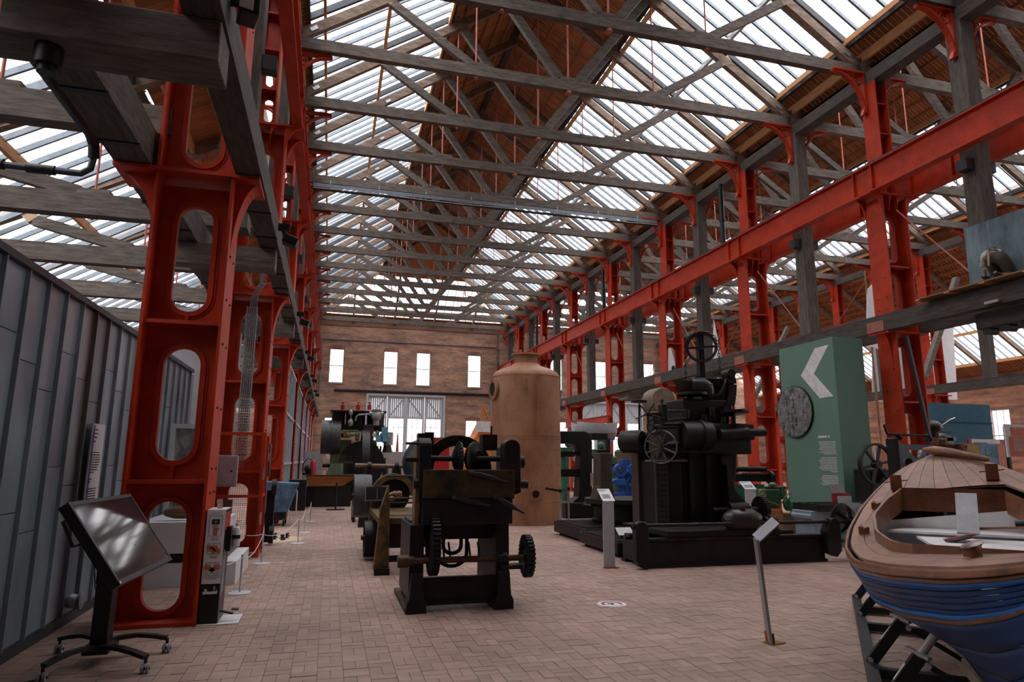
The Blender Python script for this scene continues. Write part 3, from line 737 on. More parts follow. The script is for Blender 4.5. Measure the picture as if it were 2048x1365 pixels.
# ================================================================ ZINC SHED
ZINC = M('zinc_sheet', (.24, .31, .35), .33, .4, .28, 1.3, (1, 1, .5), .06, .12, spec=.5)
SX, SH = -2.5, 3.22
sh = thing('zinc_shed', 'low zinc-clad building with standing seams, in the left aisle', 'building', (SX, 1.5, 0))
MB().box(-6.2, SX-.02, 1.5, 12.9, .02, SH-.02).build('body', M('shed_core', (.06, .07, .08), .7), sh)
y = 1.5; k = 0
while y < 12.85:
    js = [1.02+.55*((k*7) % 4)/3, 2.25+.4*((k*5) % 3)/2]
    zz = [.1]+js+[SH-.03]
    for a, b in zip(zz[:-1], zz[1:]): MB().box(SX-.015+(.006 if a > .5 else 0)*0, SX+.006+rnd.uniform(0, .004), y+.006, y+.414, a+.004, b-.004).build('panel', ZINC, sh)
    MB().box(SX, SX+.045, y-.008, y+.008, .1, SH-.03).build('seam', ZINC, sh)
    y += .42; k += 1
MB().box(-6.25, SX+.06, 1.5, 12.95, SH-.03, SH+.03).build('roof_edge', M('zinc_edge', (.05, .06, .07), .4, .5), sh)
MB().box(SX, SX+.03, 1.5, 12.9, 0, .1).build('plinth', BARD, sh)
m = MB(); m.lathe([(.0, 0), (.055, 0), (.075, .05), (.06, .1), (.085, .14), (.06, .15), (0, .15)], (SX+.0, 8.0, .22), 'x', 16)
simple('wall_vent', 'galvanised round vent outlet low on the zinc shed', 'vent', m, GALV)
# tall text panel on the shed
t = thing('text_panel', 'tall white text panel leaning on the zinc shed', 'sign', (-2.43, 8.1, 1.25))
MB().box(-2.44, -2.425, 7.93, 8.33, 1.0, 2.02).build('board', WHITE, t)
m = MB(); o = Vector((-2.424, 7.97, 1.96)); R = (0, 1, 0); U = (0, 0, 1)
lines(m, o, R, U, .16, 4, .012, .04, seed=3); lines(m, o+Vector((0, 0, -.24)), R, U, .3, 9, .01, .026, seed=4); lines(m, o+Vector((0, 0, -.52)), R, U, .12, 2, .01, .03, seed=5); lines(m, o+Vector((0, 0, -.62)), R, U, .3, 8, .01, .026, seed=6)
m.build('printed_text', INK, t, smooth=False); MB().box(-2.4235, -2.422, 7.955, 8.0, 1.02, 2.0).build('blue_edge', M('blue_ink', (.05, .12, .35)), t)

# ================================================================ TOUCHSCREEN ON WHEELED STAND
t = thing('touchscreen', 'large black touchscreen tilted on a wheeled stand', 'display', (-1.72, 6.45, 0))
K = 1.274; C_ = Vector((-1.173*K, 4.647*K, 1.65+(1.197-1.65)*K)); Xs = Vector((.065, .998, 0)); Zs = Vector((-.573, .047, .818)); Ns = Xs.cross(Zs)
if Ns.x < 0: Ns = -Ns
W_, H_ = 1.21, .68
Rm = Matrix((Xs, Ns, Zs)).transposed()
def scr(name, a0, a1, b0, b1, c0, c1, mt, **k):
    q = MB().box(a0, a1, b0, b1, c0, c1)
    q.v = [C_+Rm @ v for v in q.v]; return q.build(name, mt, t, **k)
scr('casing', -W_/2, W_/2, -.075, -.01, -H_/2, H_/2, BLACK, bevel=.006)
scr('bezel', -W_/2, W_/2, -.01, 0, -H_/2, -H_/2+.035, BLACK); scr('bezel', -W_/2, W_/2, -.01, 0, H_/2-.03, H_/2, BLACK); scr('bezel', -W_/2, -W_/2+.03, -.01, 0, -H_/2+.035, H_/2-.03, BLACK); scr('bezel', W_/2-.03, W_/2, -.01, 0, -H_/2+.035, H_/2-.03, BLACK)
scr('screen', -W_/2+.03, W_/2-.03, -.01, -.003, -H_/2+.035, H_/2-.03, M('screen_glass', (.02, .022, .026), .06, 0, .1, 2, bump=0, spec=.9))
scr('badge', -W_/2+.01, -W_/2+.03, 0, .002, -H_/2+.008, -H_/2+.024, WHITE)
m = MB(); hp_ = [C_+Rm @ Vector(v) for v in ((-W_/2+.02, -.02, H_/2-.1), (-W_/2-.0, -.09, H_/2-.1), (-W_/2-.0, -.12, H_/2-.28), (-W_/2+.02, -.06, H_/2-.3))]
m.tube(hp_, .012, 6); m.build('carry_handle', BLACK, t)
B0 = Vector((-1.74, 6.5, 0)); BK = C_+Rm @ Vector((0, -.09, -.1))
MB().cbox((B0.x, B0.y, .5), (.13, .16, .86)).cbox((B0.x+.01, B0.y, .78), (.15, .2, .3)).build('column', BLACK, t, bevel=.01)
MB().bar((B0.x, B0.y, .85), BK, .18, .1).build('tilt_bracket', BLACK, t); scr('mounting_plate', -.25, .25, -.1, -.075, -.2, .2, BLACK)
MB().cbox((B0.x, B0.y, .12), (.2, .3, .07)).build('base', BLACK, t, bevel=.015)
for (cx, cy), sg in (((-1.27, 6.66), 1), ((-1.30, 6.08), 1), ((-1.98, 6.02), 1), ((-2.15, 6.85), 1)):
    A = Vector((B0.x, B0.y+(.08 if cy > 6.5 else -.08), .13)); E = Vector((cx, cy, .12)); mid = (A+E)/2+Vector((0, .03 if cy > 6.5 else -.03, .035))
    lg = MB(); P_ = [A, (A+mid)/2+Vector((0, 0, .012)), mid, (mid+E)/2+Vector((0, 0, .005)), E]
    for p, q in zip(P_[:-1], P_[1:]): lg.bar(p, q, .06, .03)
    lg = lg.build('leg', BLACK, t)
    MB().cyl((cx, cy, .075), (cx, cy, .12), .012, n=8).build('caster_stem', BLACK, lg)
    for d in (-.018, .018): MB().disc((cx+d, cy, .036), .036, .02, 'x', 16).build('caster_wheel', M('grey_rubber', (.25, .26, .27), .6), lg)
    MB().disc((cx, cy, .036), .012, .07, 'x', 10).build('caster_hub', BLACK, lg)
for pts, lab in (([(-2.44, 5.55, 1.1), (-2.4, 5.56, .6), (-2.38, 5.6, .2), (-2.3, 5.7, .012), (-2.15, 5.95, .012), (-2.0, 6.1, .012)], 'black cable hanging down the shed to a plug'), ([(-1.86, 6.5, .8), (-1.9, 6.75, .55), (-1.95, 7.1, .35), (-2.05, 7.6, .3), (-2.1, 7.7, .28)], 'black cable looping from the touchscreen stand towards the shed')):
    P_ = []
    for a, b in zip(pts[:-1], pts[1:]):
        for i in range(4): P_.append(Vector(a).lerp(Vector(b), i/4))
    simple('cable', lab, 'cable', MB().tube(P_+[pts[-1]], .006, 6), BLACK)
m = MB(); c0 = Vector((-2.1, 7.72, .3))
for q in range(5): m.tube([c0+Vector((.03*math.sin(q*2.1)+.0, .11*math.cos(a*PI/6+q), .07*math.sin(a*PI/6+q*.7)*(1+.3*q/4))) for a in range(12)], .006, 5, closed=True)
simple('cable_coil', 'tangle of black cable behind the touchscreen column', 'cable', m, BLACK)
t = thing('plug', 'black and white plug lying on the floor at the lower left', 'plug', (-2.05, 5.75, 0))
MB().cbox((-2.06, 5.72, .022), (.09, .07, .04), .3).build('plug_body', BLACK, t, bevel=.008); MB().cbox((-1.98, 5.75, .015), (.06, .04, .028), .3).build('plug_end', WHITE, t, bevel=.006)

# ================================================================ HAND SANITISER STATION
t = thing('sanitiser_station', 'black and white hand sanitiser station in front of the nearest left column', 'sanitiser station', (-1.1, 7.75, 0))
X0, X1, Y0_, Y1_ = -1.183, -1.003, 7.6, 7.98
MB().box(X0, X1, Y0_, Y1_, .012, 1.13).build('cabinet', BLACK, t, bevel=.004)
MB().box(X0-.012, X1+.2, Y0_-.02, Y1_+.02, 0, .012).build('base_plate', WHITE, t, bevel=.004)
MB().box(X0, X1, Y0_-.006, Y0_-.001, .40, 1.13).build('instruction_panel', WHITE, t)
MB().box(X0-.001, X1+.001, Y0_-.003, Y1_+.001, 1.13, 1.135).build('cabinet_top', WHITE, t)
o = Vector(((X0+X1)/2, Y0_-.007, 0)); R = (1, 0, 0); U = (0, 0, 1)
for z, s in ((1.095, '1. PRESS PEDAL'), (.845, '2. WAIT FOR'), (.828, 'SANITISER'), (.665, '3. RUB HANDS'), (.648, 'TOGETHER'), (.478, '4. COVER ALL SURFACES'), (.461, 'UNTIL HANDS FEEL DRY'), (.444, '(20 SECONDS)')):
    text(s, o+Vector((0, 0, z)), R, U, .0145, INK, t, align='CENTER', depth=.0004)
fr = MB(); hn = MB(); bl = MB()
for z0, z1 in ((.868, 1.075), (.69, .80), (.50, .61)):
    for a, b, c, d in ((-.062, .062, z1-.003, z1), (-.062, .062, z0, z0+.003), (-.062, -.059, z0, z1), (.059, .062, z0, z1)): flat(fr, o, R, U, a, b, c, d, .001)
flat(bl, o, R, U, -.038, .038, .985, 1.04, .001); hand(hn, o+Vector((0, 0, .925)), R, U, .085, 0)
for s_ in (-1, 1): hand(hn, o+Vector((s_*.022, 0, .738)), R, U, .085, s_*.9, s_); hand(hn, o+Vector((s_*.022, 0, .548)), R, U, .085, 1.1, -s_)
fr.build('picture_frame', INK, t); bl.build('sensor_picture', INK, t); hn.build('hand_picture', SKIN, t)
m = MB(); flat(m, o+Vector((0, -.0015, 0)), R, U, -.004, .004, 1.0, 1.025, .001); flat(m, o+Vector((0, -.0015, 0)), R, U, -.012, .012, 1.008, 1.017, .001); flat(m, o+Vector((0, -.0025, 0)), R, U, -.006, .006, .9, .912, .001); m.build('green_cross', M('green_ink', (.05, .4, .2)), t)
m = MB(); o2 = o+Vector((0, .004, 0)); flatpoly(m, o2, R, U, [(-.07, .30), (.065, .30), (.068, .33), (.04, .325), (-.03, .325), (-.03, .345), (-.045, .345), (-.045, .355), (-.055, .355), (-.055, .325), (-.07, .325)], .003)
flatpoly(m, o2, R, U, [(.03, .325), (.036, .325), (.036, .375), (.03, .375)], .003); flatpoly(m, o2, R, U, [(.034, .375), (.038, .372), (.064, .33), (.06, .33)], .003)
m.build('ship_emblem', WHITE, t)
m = MB(); lines(m, Vector((X1+.001, Y0_+.06, .72)), (0, 1, 0), (0, 0, 1), .18, 18, .009, .026, seed=9); m.build('side_lettering', INKW, t)
MB().box(X1, X1+.003, Y0_+.01, Y1_-.02, .93, 1.1).build('side_label', M('red_ink', (.4, .03, .02)), t)
MB().cbox((X1+.07, Y0_+.1, .1), (.13, .05, .015), 0, 0, .25).cbox((X1+.15, Y0_+.1, .125), (.07, .08, .01), 0, 0, .1).build('pedal', BLACK, t)
MB().box(X1, X1+.05, Y0_+.12, Y0_+.26, .7, .95).build('dispenser_bracket', BLACK, t)
bt = thing('sanitiser_bottle', 'white pump bottle held on the side of the sanitiser station', 'bottle', (X1+.09, Y0_+.19, .74))
c = (X1+.095, Y0_+.19, 0)
MB().lathe([(0, .74), (.038, .74), (.04, .76), (.04, .9), (.03, .935), (.014, .945), (.014, .96), (0, .96)], c, 'z', 16).build('bottle_body', WHITE, bt)
MB().lathe([(0, .96), (.016, .96), (.016, .98), (.006, .985), (.006, 1.0), (0, 1.0)], c, 'z', 10).cbox((c[0]+.015, c[1], 1.0), (.05, .012, .01)).build('pump', WHITE, bt); MB().lathe([(.041, .82), (.042, .82), (.042, .86), (.041, .86)], c, 'z', 16).build('band', BLACK, bt)
simple('leaflet', 'small white leaflet standing on top of the sanitiser station', 'leaflet', MB().cbox((-1.09, 7.75, 1.185), (.055, .004, .1), 0, 0, -.12), M('leaflet_paper', (.55, .42, .42), .7, var=.3, scale=30))

# ================================================================ ROPE BARRIER ALONG THE LEFT
SP = [(-.99, 9.27, .45), (-.96, 11.74, .47), (-.51, 14.31, .5), (-.46, 16.39, .5), (-.4, 19.2, .5)]
for i, (x, y, h) in enumerate(SP):
    lab = '%s slim white rope post on a round foot, left of the brick path' % ORD[i] if i else 'nearest slim white rope post on a round foot, behind the sanitiser station'
    p = thing('rope_post', lab, 'barrier post', (x, y, 0), 'slim white rope posts')
    MB().lathe([(0, 0), (.14, 0), (.14, .008), (.03, .016), (0, .016)], (x, y, 0), 'z', 24).build('foot', LGREY, p); MB().cyl((x, y, .01), (x, y, h), .011, n=8).lathe([(0, h), (.016, h), (.016, h+.015), (0, h+.02)], (x, y, 0), 'z', 8).build('stem', LGREY, p)
ends = [((-1.25, 8.6, .42), (-.99, 9.27, .43)), ((-.99, 9.27, .43), (-.96, 11.74, .46)), ((-1.2, 11.6, .46), (-.96, 11.74, .46)), ((-.96, 11.74, .45), (-.51, 14.31, .49)), ((-.51, 14.31, .49), (-.46, 16.39, .49)), ((-.46, 16.39, .49), (-.4, 19.2, .49))]
for i, (a, b) in enumerate(ends):
    a, b = Vector(a), Vector(b); P_ = [a.lerp(b, j/10)-Vector((0, 0, .12*(a-b).length/2.5*4*(j/10)*(1-j/10))) for j in range(11)]
    simple('rope', '%s span of thin white rope between the slim white posts' % ORD[i], 'rope', MB().tube(P_, .005, 5), WHITE, 'spans of thin white rope')

# ================================================================ BEHIND THE FIRST COLUMN: plinth, pictures
t = thing('display_plinth', 'white stepped display plinth behind the nearest left column', 'plinth', (-2.0, 10.2, 0))
MB().box(-2.35, -1.13, 9.9, 11.4, 0, .3).build('lower_step', WHITE, t); MB().box(-2.4, -1.35, 9.9, 11.3, .42, .82).build('cabinet', WHITE, t); MB().box(-2.35, -1.3, 9.9, 11.4, .3, .42).build('recess', BLACK, t)
m = MB(); c = Vector((-1.85, 10.2, .93)); 
m.lathe([(0, -.3), (.05, -.27), (.085, -.15), (.09, 0), (.075, .15), (.03, .28), (0, .3)], c, 'x', 14)
simple('model_hull', 'brown wooden model hull on the white display plinth', 'model', m, M('varnished_wood', (.16, .07, .03), .3, 0, .3, 4, (1, 6, 6)))
t = thing('framed_picture', 'tall white-framed picture leaning by the zinc shed', 'picture', (-2.2, 11.6, .5))
for a, b, c, d in ((-2.42, -2.36, .85, 2.2), (-1.98, -1.92, .85, 2.2), (-2.36, -1.98, .85, .92), (-2.36, -1.98, 2.13, 2.2)): MB().box(a, b, 11.5, 11.54, c, d).build('frame', WHITE, t)
MB().box(-2.36, -1.98, 11.53, 11.54, .92, 2.13).build('picture', M('grey_print', (.22, .23, .22), .25, 0, .8, 6, (1, 1, .4)), t)
MB().box(-2.4, -2.36, 11.5, 11.53, 0, .85).box(-1.98, -1.94, 11.5, 11.53, 0, .85).build('easel_leg', BLACK, t)
t = thing('wall_monitor', 'small cream-edged screen on the shed wall behind the first column', 'display', (-2.44, 12.2, 1.9))
MB().box(-2.45, -2.4, 11.9, 12.4, 1.75, 2.1).build('casing', M('cream_plastic', (.5, .46, .38)), t); MB().box(-2.4, -2.395, 11.93, 12.37, 1.78, 2.07).build('screen', BLACK, t)

# ================================================================ SERVICE CAGE BY THE SECOND COLUMN
t = thing('service_cage', 'red wire mesh cage around electrical boxes before the second left column', 'cage', (-1.6, 12.8, 0))
cx0, cx1, cy0, cy1, ch = -2.25, -1.08, 12.45, 13.15, 2.12
fr = MB()
for x in (cx0, cx1-.05):
    for y in (cy0, cy1-.05): MB().box(x, x+.05, y, y+.05, 0, ch).build('frame_post', RED, t)
for z in (0.02, 1.0, ch-.05):
    MB().box(cx0+.05, cx1-.05, cy0, cy0+.04, z, z+.05).build('frame_bar', RED, t); MB().box(cx1-.05, cx1-.01, cy0+.05, cy1-.05, z, z+.05).build('frame_bar', RED, t)
m = MB(); x = cx0+.05
while x < cx1-.05: m.box(x, x+.004, cy0+.02, cy0+.024, .05, ch-.05); x += .035
z = .06
while z < ch-.05: m.box(cx0+.05, cx1-.05, cy0+.024, cy0+.028, z, z+.004); m.box(cx1-.03, cx1-.026, cy0+.05, cy1-.05, z, z+.004); z += .035
y = cy0+.05
while y < cy1-.05: m.box(cx1-.026, cx1-.022, y, y+.004, .05, ch-.05); y += .035
m.build('wire_mesh', RED, t, smooth=False, kind='stuff')
MB().box(cx1-.02, cx1+.01, cy0-.02, cy0+.02, .55, .75).box(cx1-.02, cx1+.01, cy0-.02, cy0+.02, 1.3, 1.5).build('hinge', STEEL, t)
t = thing('electrical_box', 'grey electrical cabinet inside the red mesh cage', 'electrical box', (-1.75, 12.8, 1.2))
MB().box(-1.98, -1.55, 12.62, 12.82, 1.18, 1.72).build('box', LGREY, t, bevel=.01); MB().box(-1.95, -1.58, 12.6, 12.62, 1.21, 1.69).build('door', LGREY, t); MB().disc((-1.63, 12.6, 1.45), .02, .01, 'y', 10).build('lock', BLACK, t)
simple('electrical_box', 'small dark switch box low inside the red mesh cage', 'electrical box', MB().box(-1.9, -1.6, 12.7, 12.85, .45, .95), M('dark_grey_box', (.08, .09, .09), .5))
m = MB()
for q in range(9):
    P_ = [Vector((-1.75+.2*math.sin(q*1.7+a*.9), 12.75+.05*math.cos(q+a), .15+.06*q+.05*math.sin(a*1.3+q))) for a in range(9)]; m.tube(P_, .01, 5)
simple('cable_bundle', 'tangle of dark cables at the bottom of the red mesh cage', 'cable', m, BLACK)
t = thing('cable_tray', 'perforated steel cable tray rising up the second left column', 'cable tray', (-1.55, 13.0, 1.7))
for x in (-1.64, -1.46): MB().box(x-.008, x+.008, 13.0, 13.06, 1.7, 4.5).build('side_rail', GALV, t)
m = MB()
for i in range(56): z = 1.72+i*.05; m.box(-1.63, -1.47, 13.03, 13.05, z, z+.022)
m.build('tray_rungs', GALV, t)
for d in (-.05, -.015, .02, .055): MB().tube([(-1.55+d, 13.0, 1.5), (-1.55+d, 13.0, 4.2), (-1.52+d, 13.0, 4.7), (-1.4+d, 13.0, 4.95), (-1.15, 13.0, 5.0)], .012, 6).build('cable', M('grey_cable', (.12, .12, .12), .5), t)
t = thing('switch_box', 'black wall telephone box on the nave side of the second left column', 'box', (-1.15, 13.6, 1.5))
MB().box(-1.19, -1.08, 13.4, 13.75, 1.35, 1.95).build('box', BLACK, t); MB().box(-1.16, -1.09, 13.395, 13.4, 1.62, 1.78).build('label_plate', INKW, t)
# white curtain-like partition behind column two
for i, (a, b, z1) in enumerate(((14.2, 15.2, 4.4), (15.35, 16.6, 4.9))):
    simple('partition_panel', 'pale grey partition panel seen through the openings of the second column, %s' % ('nearer one' if i == 0 else 'farther one'), 'panel', MB().prism([(-3.4, 0), (-2.2+.2*i, 0), (-2.0, z1-.5), (-2.9, z1), (-3.4, z1)], a, a+.06), M('pale_panel', (.34, .36, .38), .5, 0, .15, 1.5))

# ================================================================ GLAZED PARTITION ON THE LEFT
t = thing('glazed_partition', 'long red and grey framed glazed partition along the left row', 'partition', (-1.3, 19.6, 0))
ys = [19.5+1.15*i for i in range(24)]
for i, y in enumerate(ys):
    MB().box(-1.33, -1.25, y-.035, y+.035, 0, 4.45).build('mullion', LGREY if i else RED, t)
    if i < len(ys)-1:
        for z0, z1 in ((.12, 1.5), (1.58, 2.95), (3.03, 4.38)): MB().box(-1.3, -1.29, y+.04, y+1.11, z0, z1).build('pane', M('silvery_glass', (.33, .36, .38), .12, .6, .3, 2, bump=0), t)
for z in (.05, 1.54, 2.99, 4.42): MB().box(-1.335, -1.245, ys[0], ys[-1], z-.035, z+.035).build('transom', LGREY, t)
t = thing('display_case', 'plain black display block at the foot of the glazed partition', 'plinth', (-1.1, 23.6, 0)); MB().box(-1.22, -.68, 23.3, 24.1, 0, .98).build('block', BLACK, t, bevel=.01); MB().box(-1.22, -.68, 23.3, 24.1, .98, 1.0).build('top', BARD, t)
t = thing('blue_cart', 'weathered blue panelled cart beside the third left column', 'cart', (-1.2, 18.3, 0))
MB().prism([(-1.62, .35), (-.95, .35), (-.72, 1.05), (-1.62, 1.1)], 18.0, 18.9).build('body', M('weathered_blue', (.06, .12, .19), .7, 0, .6, 3), t); MB().box(-1.55, -.98, 18.05, 18.85, .15, .34).build('frame', IRON, t)
for x, y in ((-1.5, 18.05), (-1.02, 18.05), (-1.5, 18.8), (-1.02, 18.8)): MB().disc((x, y, .1), .1, .05, 'x', 14).build('wheel', IRON, t)
t = thing('wheel_stone', 'tall dark grindstone with round stone leaning by the second column', 'grindstone', (-.95, 14.3, 0)); MB().box(-1.15, -1.0, 14.2, 14.35, .05, 1.05).build('post', IRON, t); MB().disc((-1.02, 14.25, 1.1), .16, .09, 'x', 20).build('stone', IRON2, t); MB().disc((-1.02, 14.25, .2), .18, .08, 'x', 20).build('stone', IRON, t)
t = thing('guard_rail', 'white tubular guard rail in front of the black display block', 'guard rail', (-.95, 20.6, 0))
MB().tube([(-.95, 19.9, .02), (-1.15, 19.9, .9), (-.85, 20.9, .75), (-.85, 20.9, .02)], .018, 6).tube([(-1.15, 19.9, .02), (-1.15, 19.9, .9)], .018, 6).build('tubes', WHITE, t)
# sand mat with small iron parts
sm = simple('sand_mat', 'pale round sand patch strewn with small iron castings', 'mat', MB().lathe([(0, 0), (.62, 0), (.6, .015), (0, .018)], (-1.05, 15.1, 0), 'z', 32), M('sand', (.42, .33, .24), .95, 0, .2, 40))
for i in range(16):
    a = rnd.uniform(0, 6.28); r = .1+.4*rnd.random(); x = -1.0+r*math.cos(a)*1.0; y = 15.1+r*math.sin(a)
    m = MB(); h = rnd.uniform(.04, .08); m.lathe([(0, .012), (.05, .012), (.045, .03), (.018, .035), (.016, h+.02), (.03, h+.03), (.028, h+.045), (0, h+.05)], (x, y, .006), 'z', 8)
    simple('iron_casting', 'small black iron casting lying on the pale sand patch', 'casting', m, IRON, 'small iron castings on the sand patch')
for i, (x, y, z) in enumerate(((-.82, 9.6, 4.75), (-.82, 15.4, 4.72), (-.82, 21, 4.72), (-.82, 27, 4.72), (-.82, 33, 4.72))):
    t = thing('spotlight', '%s black spotlight clamped under the left rail beam, facing the nave' % ORD[i], 'spotlight', (x, y, z), 'spotlights on the left rail beam')
    MB().cbox((x+.02, y, z+.2), (.16, .06, .1)).cyl((x, y, z+.16), (x+.06, y, z+.06), .015).build('bracket', BLACK, t); MB().cbox((x+.12, y, z), (.2, .2, .13), 0, 0, .35).build('housing', BLACK, t, bevel=.01); MB().cbox((x+.16, y, z-.07), (.16, .16, .01), 0, 0, .35).build('lens', M('lamp_glass', (.3, .3, .29), .2), t)
t = thing('spotlight', 'large grey-fronted floodlight at the top, beside the left rail beam', 'spotlight', (-.75, 5.05, 5.1)); c = onX(497, 22, -.78)
t.location = c; MB().cbox((c.x, c.y, c.z), (.14, .2, .16), .3).build('housing', BLACK, t, bevel=.012); MB().cbox((c.x-.0, c.y-.11, c.z), (.1, .012, .11), .3).build('lens', M('lamp_glass2', (.38, .37, .34), .3), t); MB().bar((c.x-.15, c.y, c.z+.05), (c.x-.05, c.y, c.z+.05), .05, .04).build('bracket', BLACK, t)
# pipes in the low aisle
t = thing('water_pipe', 'black iron pipe with elbow hanging beside the massive left beam', 'pipe', (-2.6, 7, 4.7))
MB().tube([(-2.52, 4.2, 4.91), (-2.52, 7.1, 4.91), (-2.52, 7.25, 4.86), (-2.52, 7.3, 4.72)], .055, 10).build('pipe_run', BLACK, t); MB().tube([(-2.52, 7.3, 4.74), (-2.54, 7.3, 4.6), (-2.62, 7.3, 4.54), (-2.8, 7.3, 4.54), (-4.5, 7.3, 4.56)], .035, 10).build('elbow', BARD, t)
MB().cyl((-2.85, 7.3, 4.54), (-3.1, 7.3, 4.54), .05, n=12).cyl((-3.3, 7.3, 4.55), (-3.4, 7.3, 4.55), .055, n=12).build('coupling', IRON2, t)
simple('cross_beam', 'massive dark timber cross beam overhead at the top left corner', 'beam', MB().box(-6.5, -.93, 4.75, 5.15, 4.5, 4.83), TIM, bevel=.012)
simple('hanging_pipe', 'short dark pipe stub hanging under the top left cross beam', 'pipe', MB().cyl((-2.05, 4.9, 4.35), (-2.05, 4.9, 4.5), .09, n=14).cyl((-2.05, 4.9, 4.3), (-2.05, 4.9, 4.36), .06, n=14), IRON)
for i, k in enumerate((1, 3, 5, 7, 9)): simple('cross_beam', '%s short dark timber bearer beneath the left rail beams, counted from the camera' % ORD[i], 'beam', MB().box(-2.5, -.95, YK(k)-.15, YK(k)+.15, 4.5, 4.82), TIM, 'short timber bearers under the left rail beams')
t = thing('ceiling_conduit', 'long steel cable tray with conduit spanning the nave below the sixth truss', 'cable tray', (6, YK(6)-.2, 11.6))
yy = YK(6)-.35
MB().box(-1.1, 13.0, yy-.05, yy+.05, 11.74, 11.78).build('tray', BAR, t); MB().box(-1.1, 13, yy-.06, yy-.05, 11.68, 11.82).build('tray_lip', BAR, t)
MB().cyl((-1.1, yy, 11.6), (13, yy, 11.6), .05, n=10).build('conduit', BARD, t); MB().tube([(-1.1+1.41*i, yy-.07, 11.62+.03*math.sin(i*1.3)) for i in range(11)], .012, 6).build('cable', LGREY, t)
for i in range(8): MB().box(-.5+1.8*i, -.48+1.8*i, yy-.03, yy+.03, 11.55, 11.98).build('hanger', GALV, t)
# ================================================================ MACHINE HELPERS
def crop(x0, y0, s):
    return lambda a, b, Y: onY(x0+a/s, y0+b/s, Y)
def gear(mb, c, r, t, ax, n, tooth=.03, hole=.0, spokes=0, rim=.06):
    c = Vector(c); ri = r-tooth
    if spokes:
        mb.lathe([(ri-rim, -t/2), (ri, -t/2), (ri, t/2), (ri-rim, t/2), (ri-rim, -t/2)], c, ax, max(20, n)); mb.disc(c, r*.2, t*1.3, ax, 14)
        for i in range(spokes):
            a = 2*PI*i/spokes+.3; d = {'x': Vector((0, math.cos(a), math.sin(a))), 'y': Vector((math.cos(a), 0, math.sin(a))), 'z': Vector((math.cos(a), math.sin(a), 0))}[ax]
            axv = {'x': Vector((1, 0, 0)), 'y': Vector((0, 1, 0)), 'z': Vector((0, 0, 1))}[ax]
            mb.bar(c+d*r*.15, c+d*(ri-rim*.5), t*.5, max(.03, r*.13), up=d.cross(axv))
    else: mb.disc(c, ri, t, ax, max(20, n))
    if tooth:
        for i in range(n):
            a = 2*PI*i/n; axv = {'x': Vector((1, 0, 0)), 'y': Vector((0, 1, 0)), 'z': Vector((0, 0, 1))}[ax]
            d = {'x': Vector((0, math.cos(a), math.sin(a))), 'y': Vector((math.cos(a), 0, math.sin(a))), 'z': Vector((math.cos(a), math.sin(a), 0))}[ax]
            mb.bar(c+d*(ri-.01), c+d*r, t, 2*PI*r/n*.5, up=d.cross(axv))
    return mb
def handwheel(mb, c, r, ax, rr=.012, spokes=5, n=24):
    c = Vector(c); D = {'x': lambda a: Vector((0, math.cos(a), math.sin(a))), 'y': lambda a: Vector((math.cos(a), 0, math.sin(a))), 'z': lambda a: Vector((math.cos(a), math.sin(a), 0))}[ax]
    mb.tube([c+D(2*PI*i/n)*r for i in range(n)], rr, 6, closed=True)
    for i in range(spokes): mb.tube([c, c+D(2*PI*i/spokes+.4)*r], rr*.75, 5)
    mb.disc(c, r*.17, rr*4, ax, 12); return mb
def lever(mb, p, q, r0=.03, r1=.014):
    p, q = Vector(p), Vector(q); mb.tube([p, p.lerp(q, .25), p.lerp(q, .6), p.lerp(q, .8), q], [r0*.6, r0, r0*.95, r1*1.1, r1], 8); mb.sph(p, r0*1.1, 8); return mb
RUST = M('yellow_rust_iron', (.009, .008, .006), .6, .1, .5, 2.6, col2=(.075, .045, .012), bump=.2)
YEL = M('worn_yellow_paint', (.016, .011, .007), .65, 0, .6, 5, col2=(.16, .095, .02))

# ================================================================ PUNCHING MACHINE
c1 = crop(700, 820, 3.25); Yp = 7.66
def q1(a, b, Y=Yp): return c1(a, b, Y)
t = thing('punching_machine', 'tall black punching machine with exposed gears, nearest machine on the open floor', 'machine', (1.65, 8.2, 0))
def z1(b, a=760, Y=Yp): return q1(a, b, Y).z
def x1(a, b=800, Y=Yp): return q1(a, b, Y).x
XL_, XR_ = x1(470, 560), x1(1062, 560); ZB, ZP, ZM, ZTp = z1(745), z1(575), z1(390), z1(210)
Yf, Yb_ = Yp-.02, Yp+1.0
MB().box(XL_, XR_, Yf-.03, Yf+.30, ZP, ZM).build('front_panel', RUST, t, bevel=.008); MB().box(XL_-.0, XR_-.02, Yf-.025, Yf+.32, ZB, ZP-.008).build('apron', IRON, t, bevel=.008)
m = MB()
for a in (505, 1040):
    for b in (410, 575, 720): p = q1(a, b, Yf); m.disc((p.x, Yf-.033, p.z), .012, .012, 'y', 8)
m.build('bolt', IRON2, t, kind='stuff')
MB().box(XL_+.02, XR_-.04, Yf+.3, Yb_, ZB+.02, ZM-.05).build('gear_box', IRON, t, bevel=.01)
def cheek(xa, xb, zt, zb, y0, y1):
    n = 10; w_ = (y1-y0)/2; pts = [(y0, zb)]+[((y0+y1)/2-w_*math.cos(PI*i/n), zt-w_*.55+w_*.55*math.sin(PI*i/n)) for i in range(n+1)]+[(y1, zb)]
    return MB().prism(pts, xa, xb, 'yz')
cheek(XL_-.05, XL_+.09, z1(185), z1(600), Yf, Yf+.34).build('side_cheek', IRON, t, bevel=.008)
m = MB(); zt = z1(190); 
m.prism([(x1(1000, 300), z1(385))]+[(x1(1052, 300)+.10*math.sin(PI*i/12-PI/2)*1.0+.0, zt-.09+.09*math.cos(PI*i/12-PI/2)) for i in range(13)]+[(x1(1110, 500), z1(540)), (x1(1060, 500), z1(560))], Yf+.0, Yf+.2)
m.build('side_cheek', IRON, t, bevel=.008)
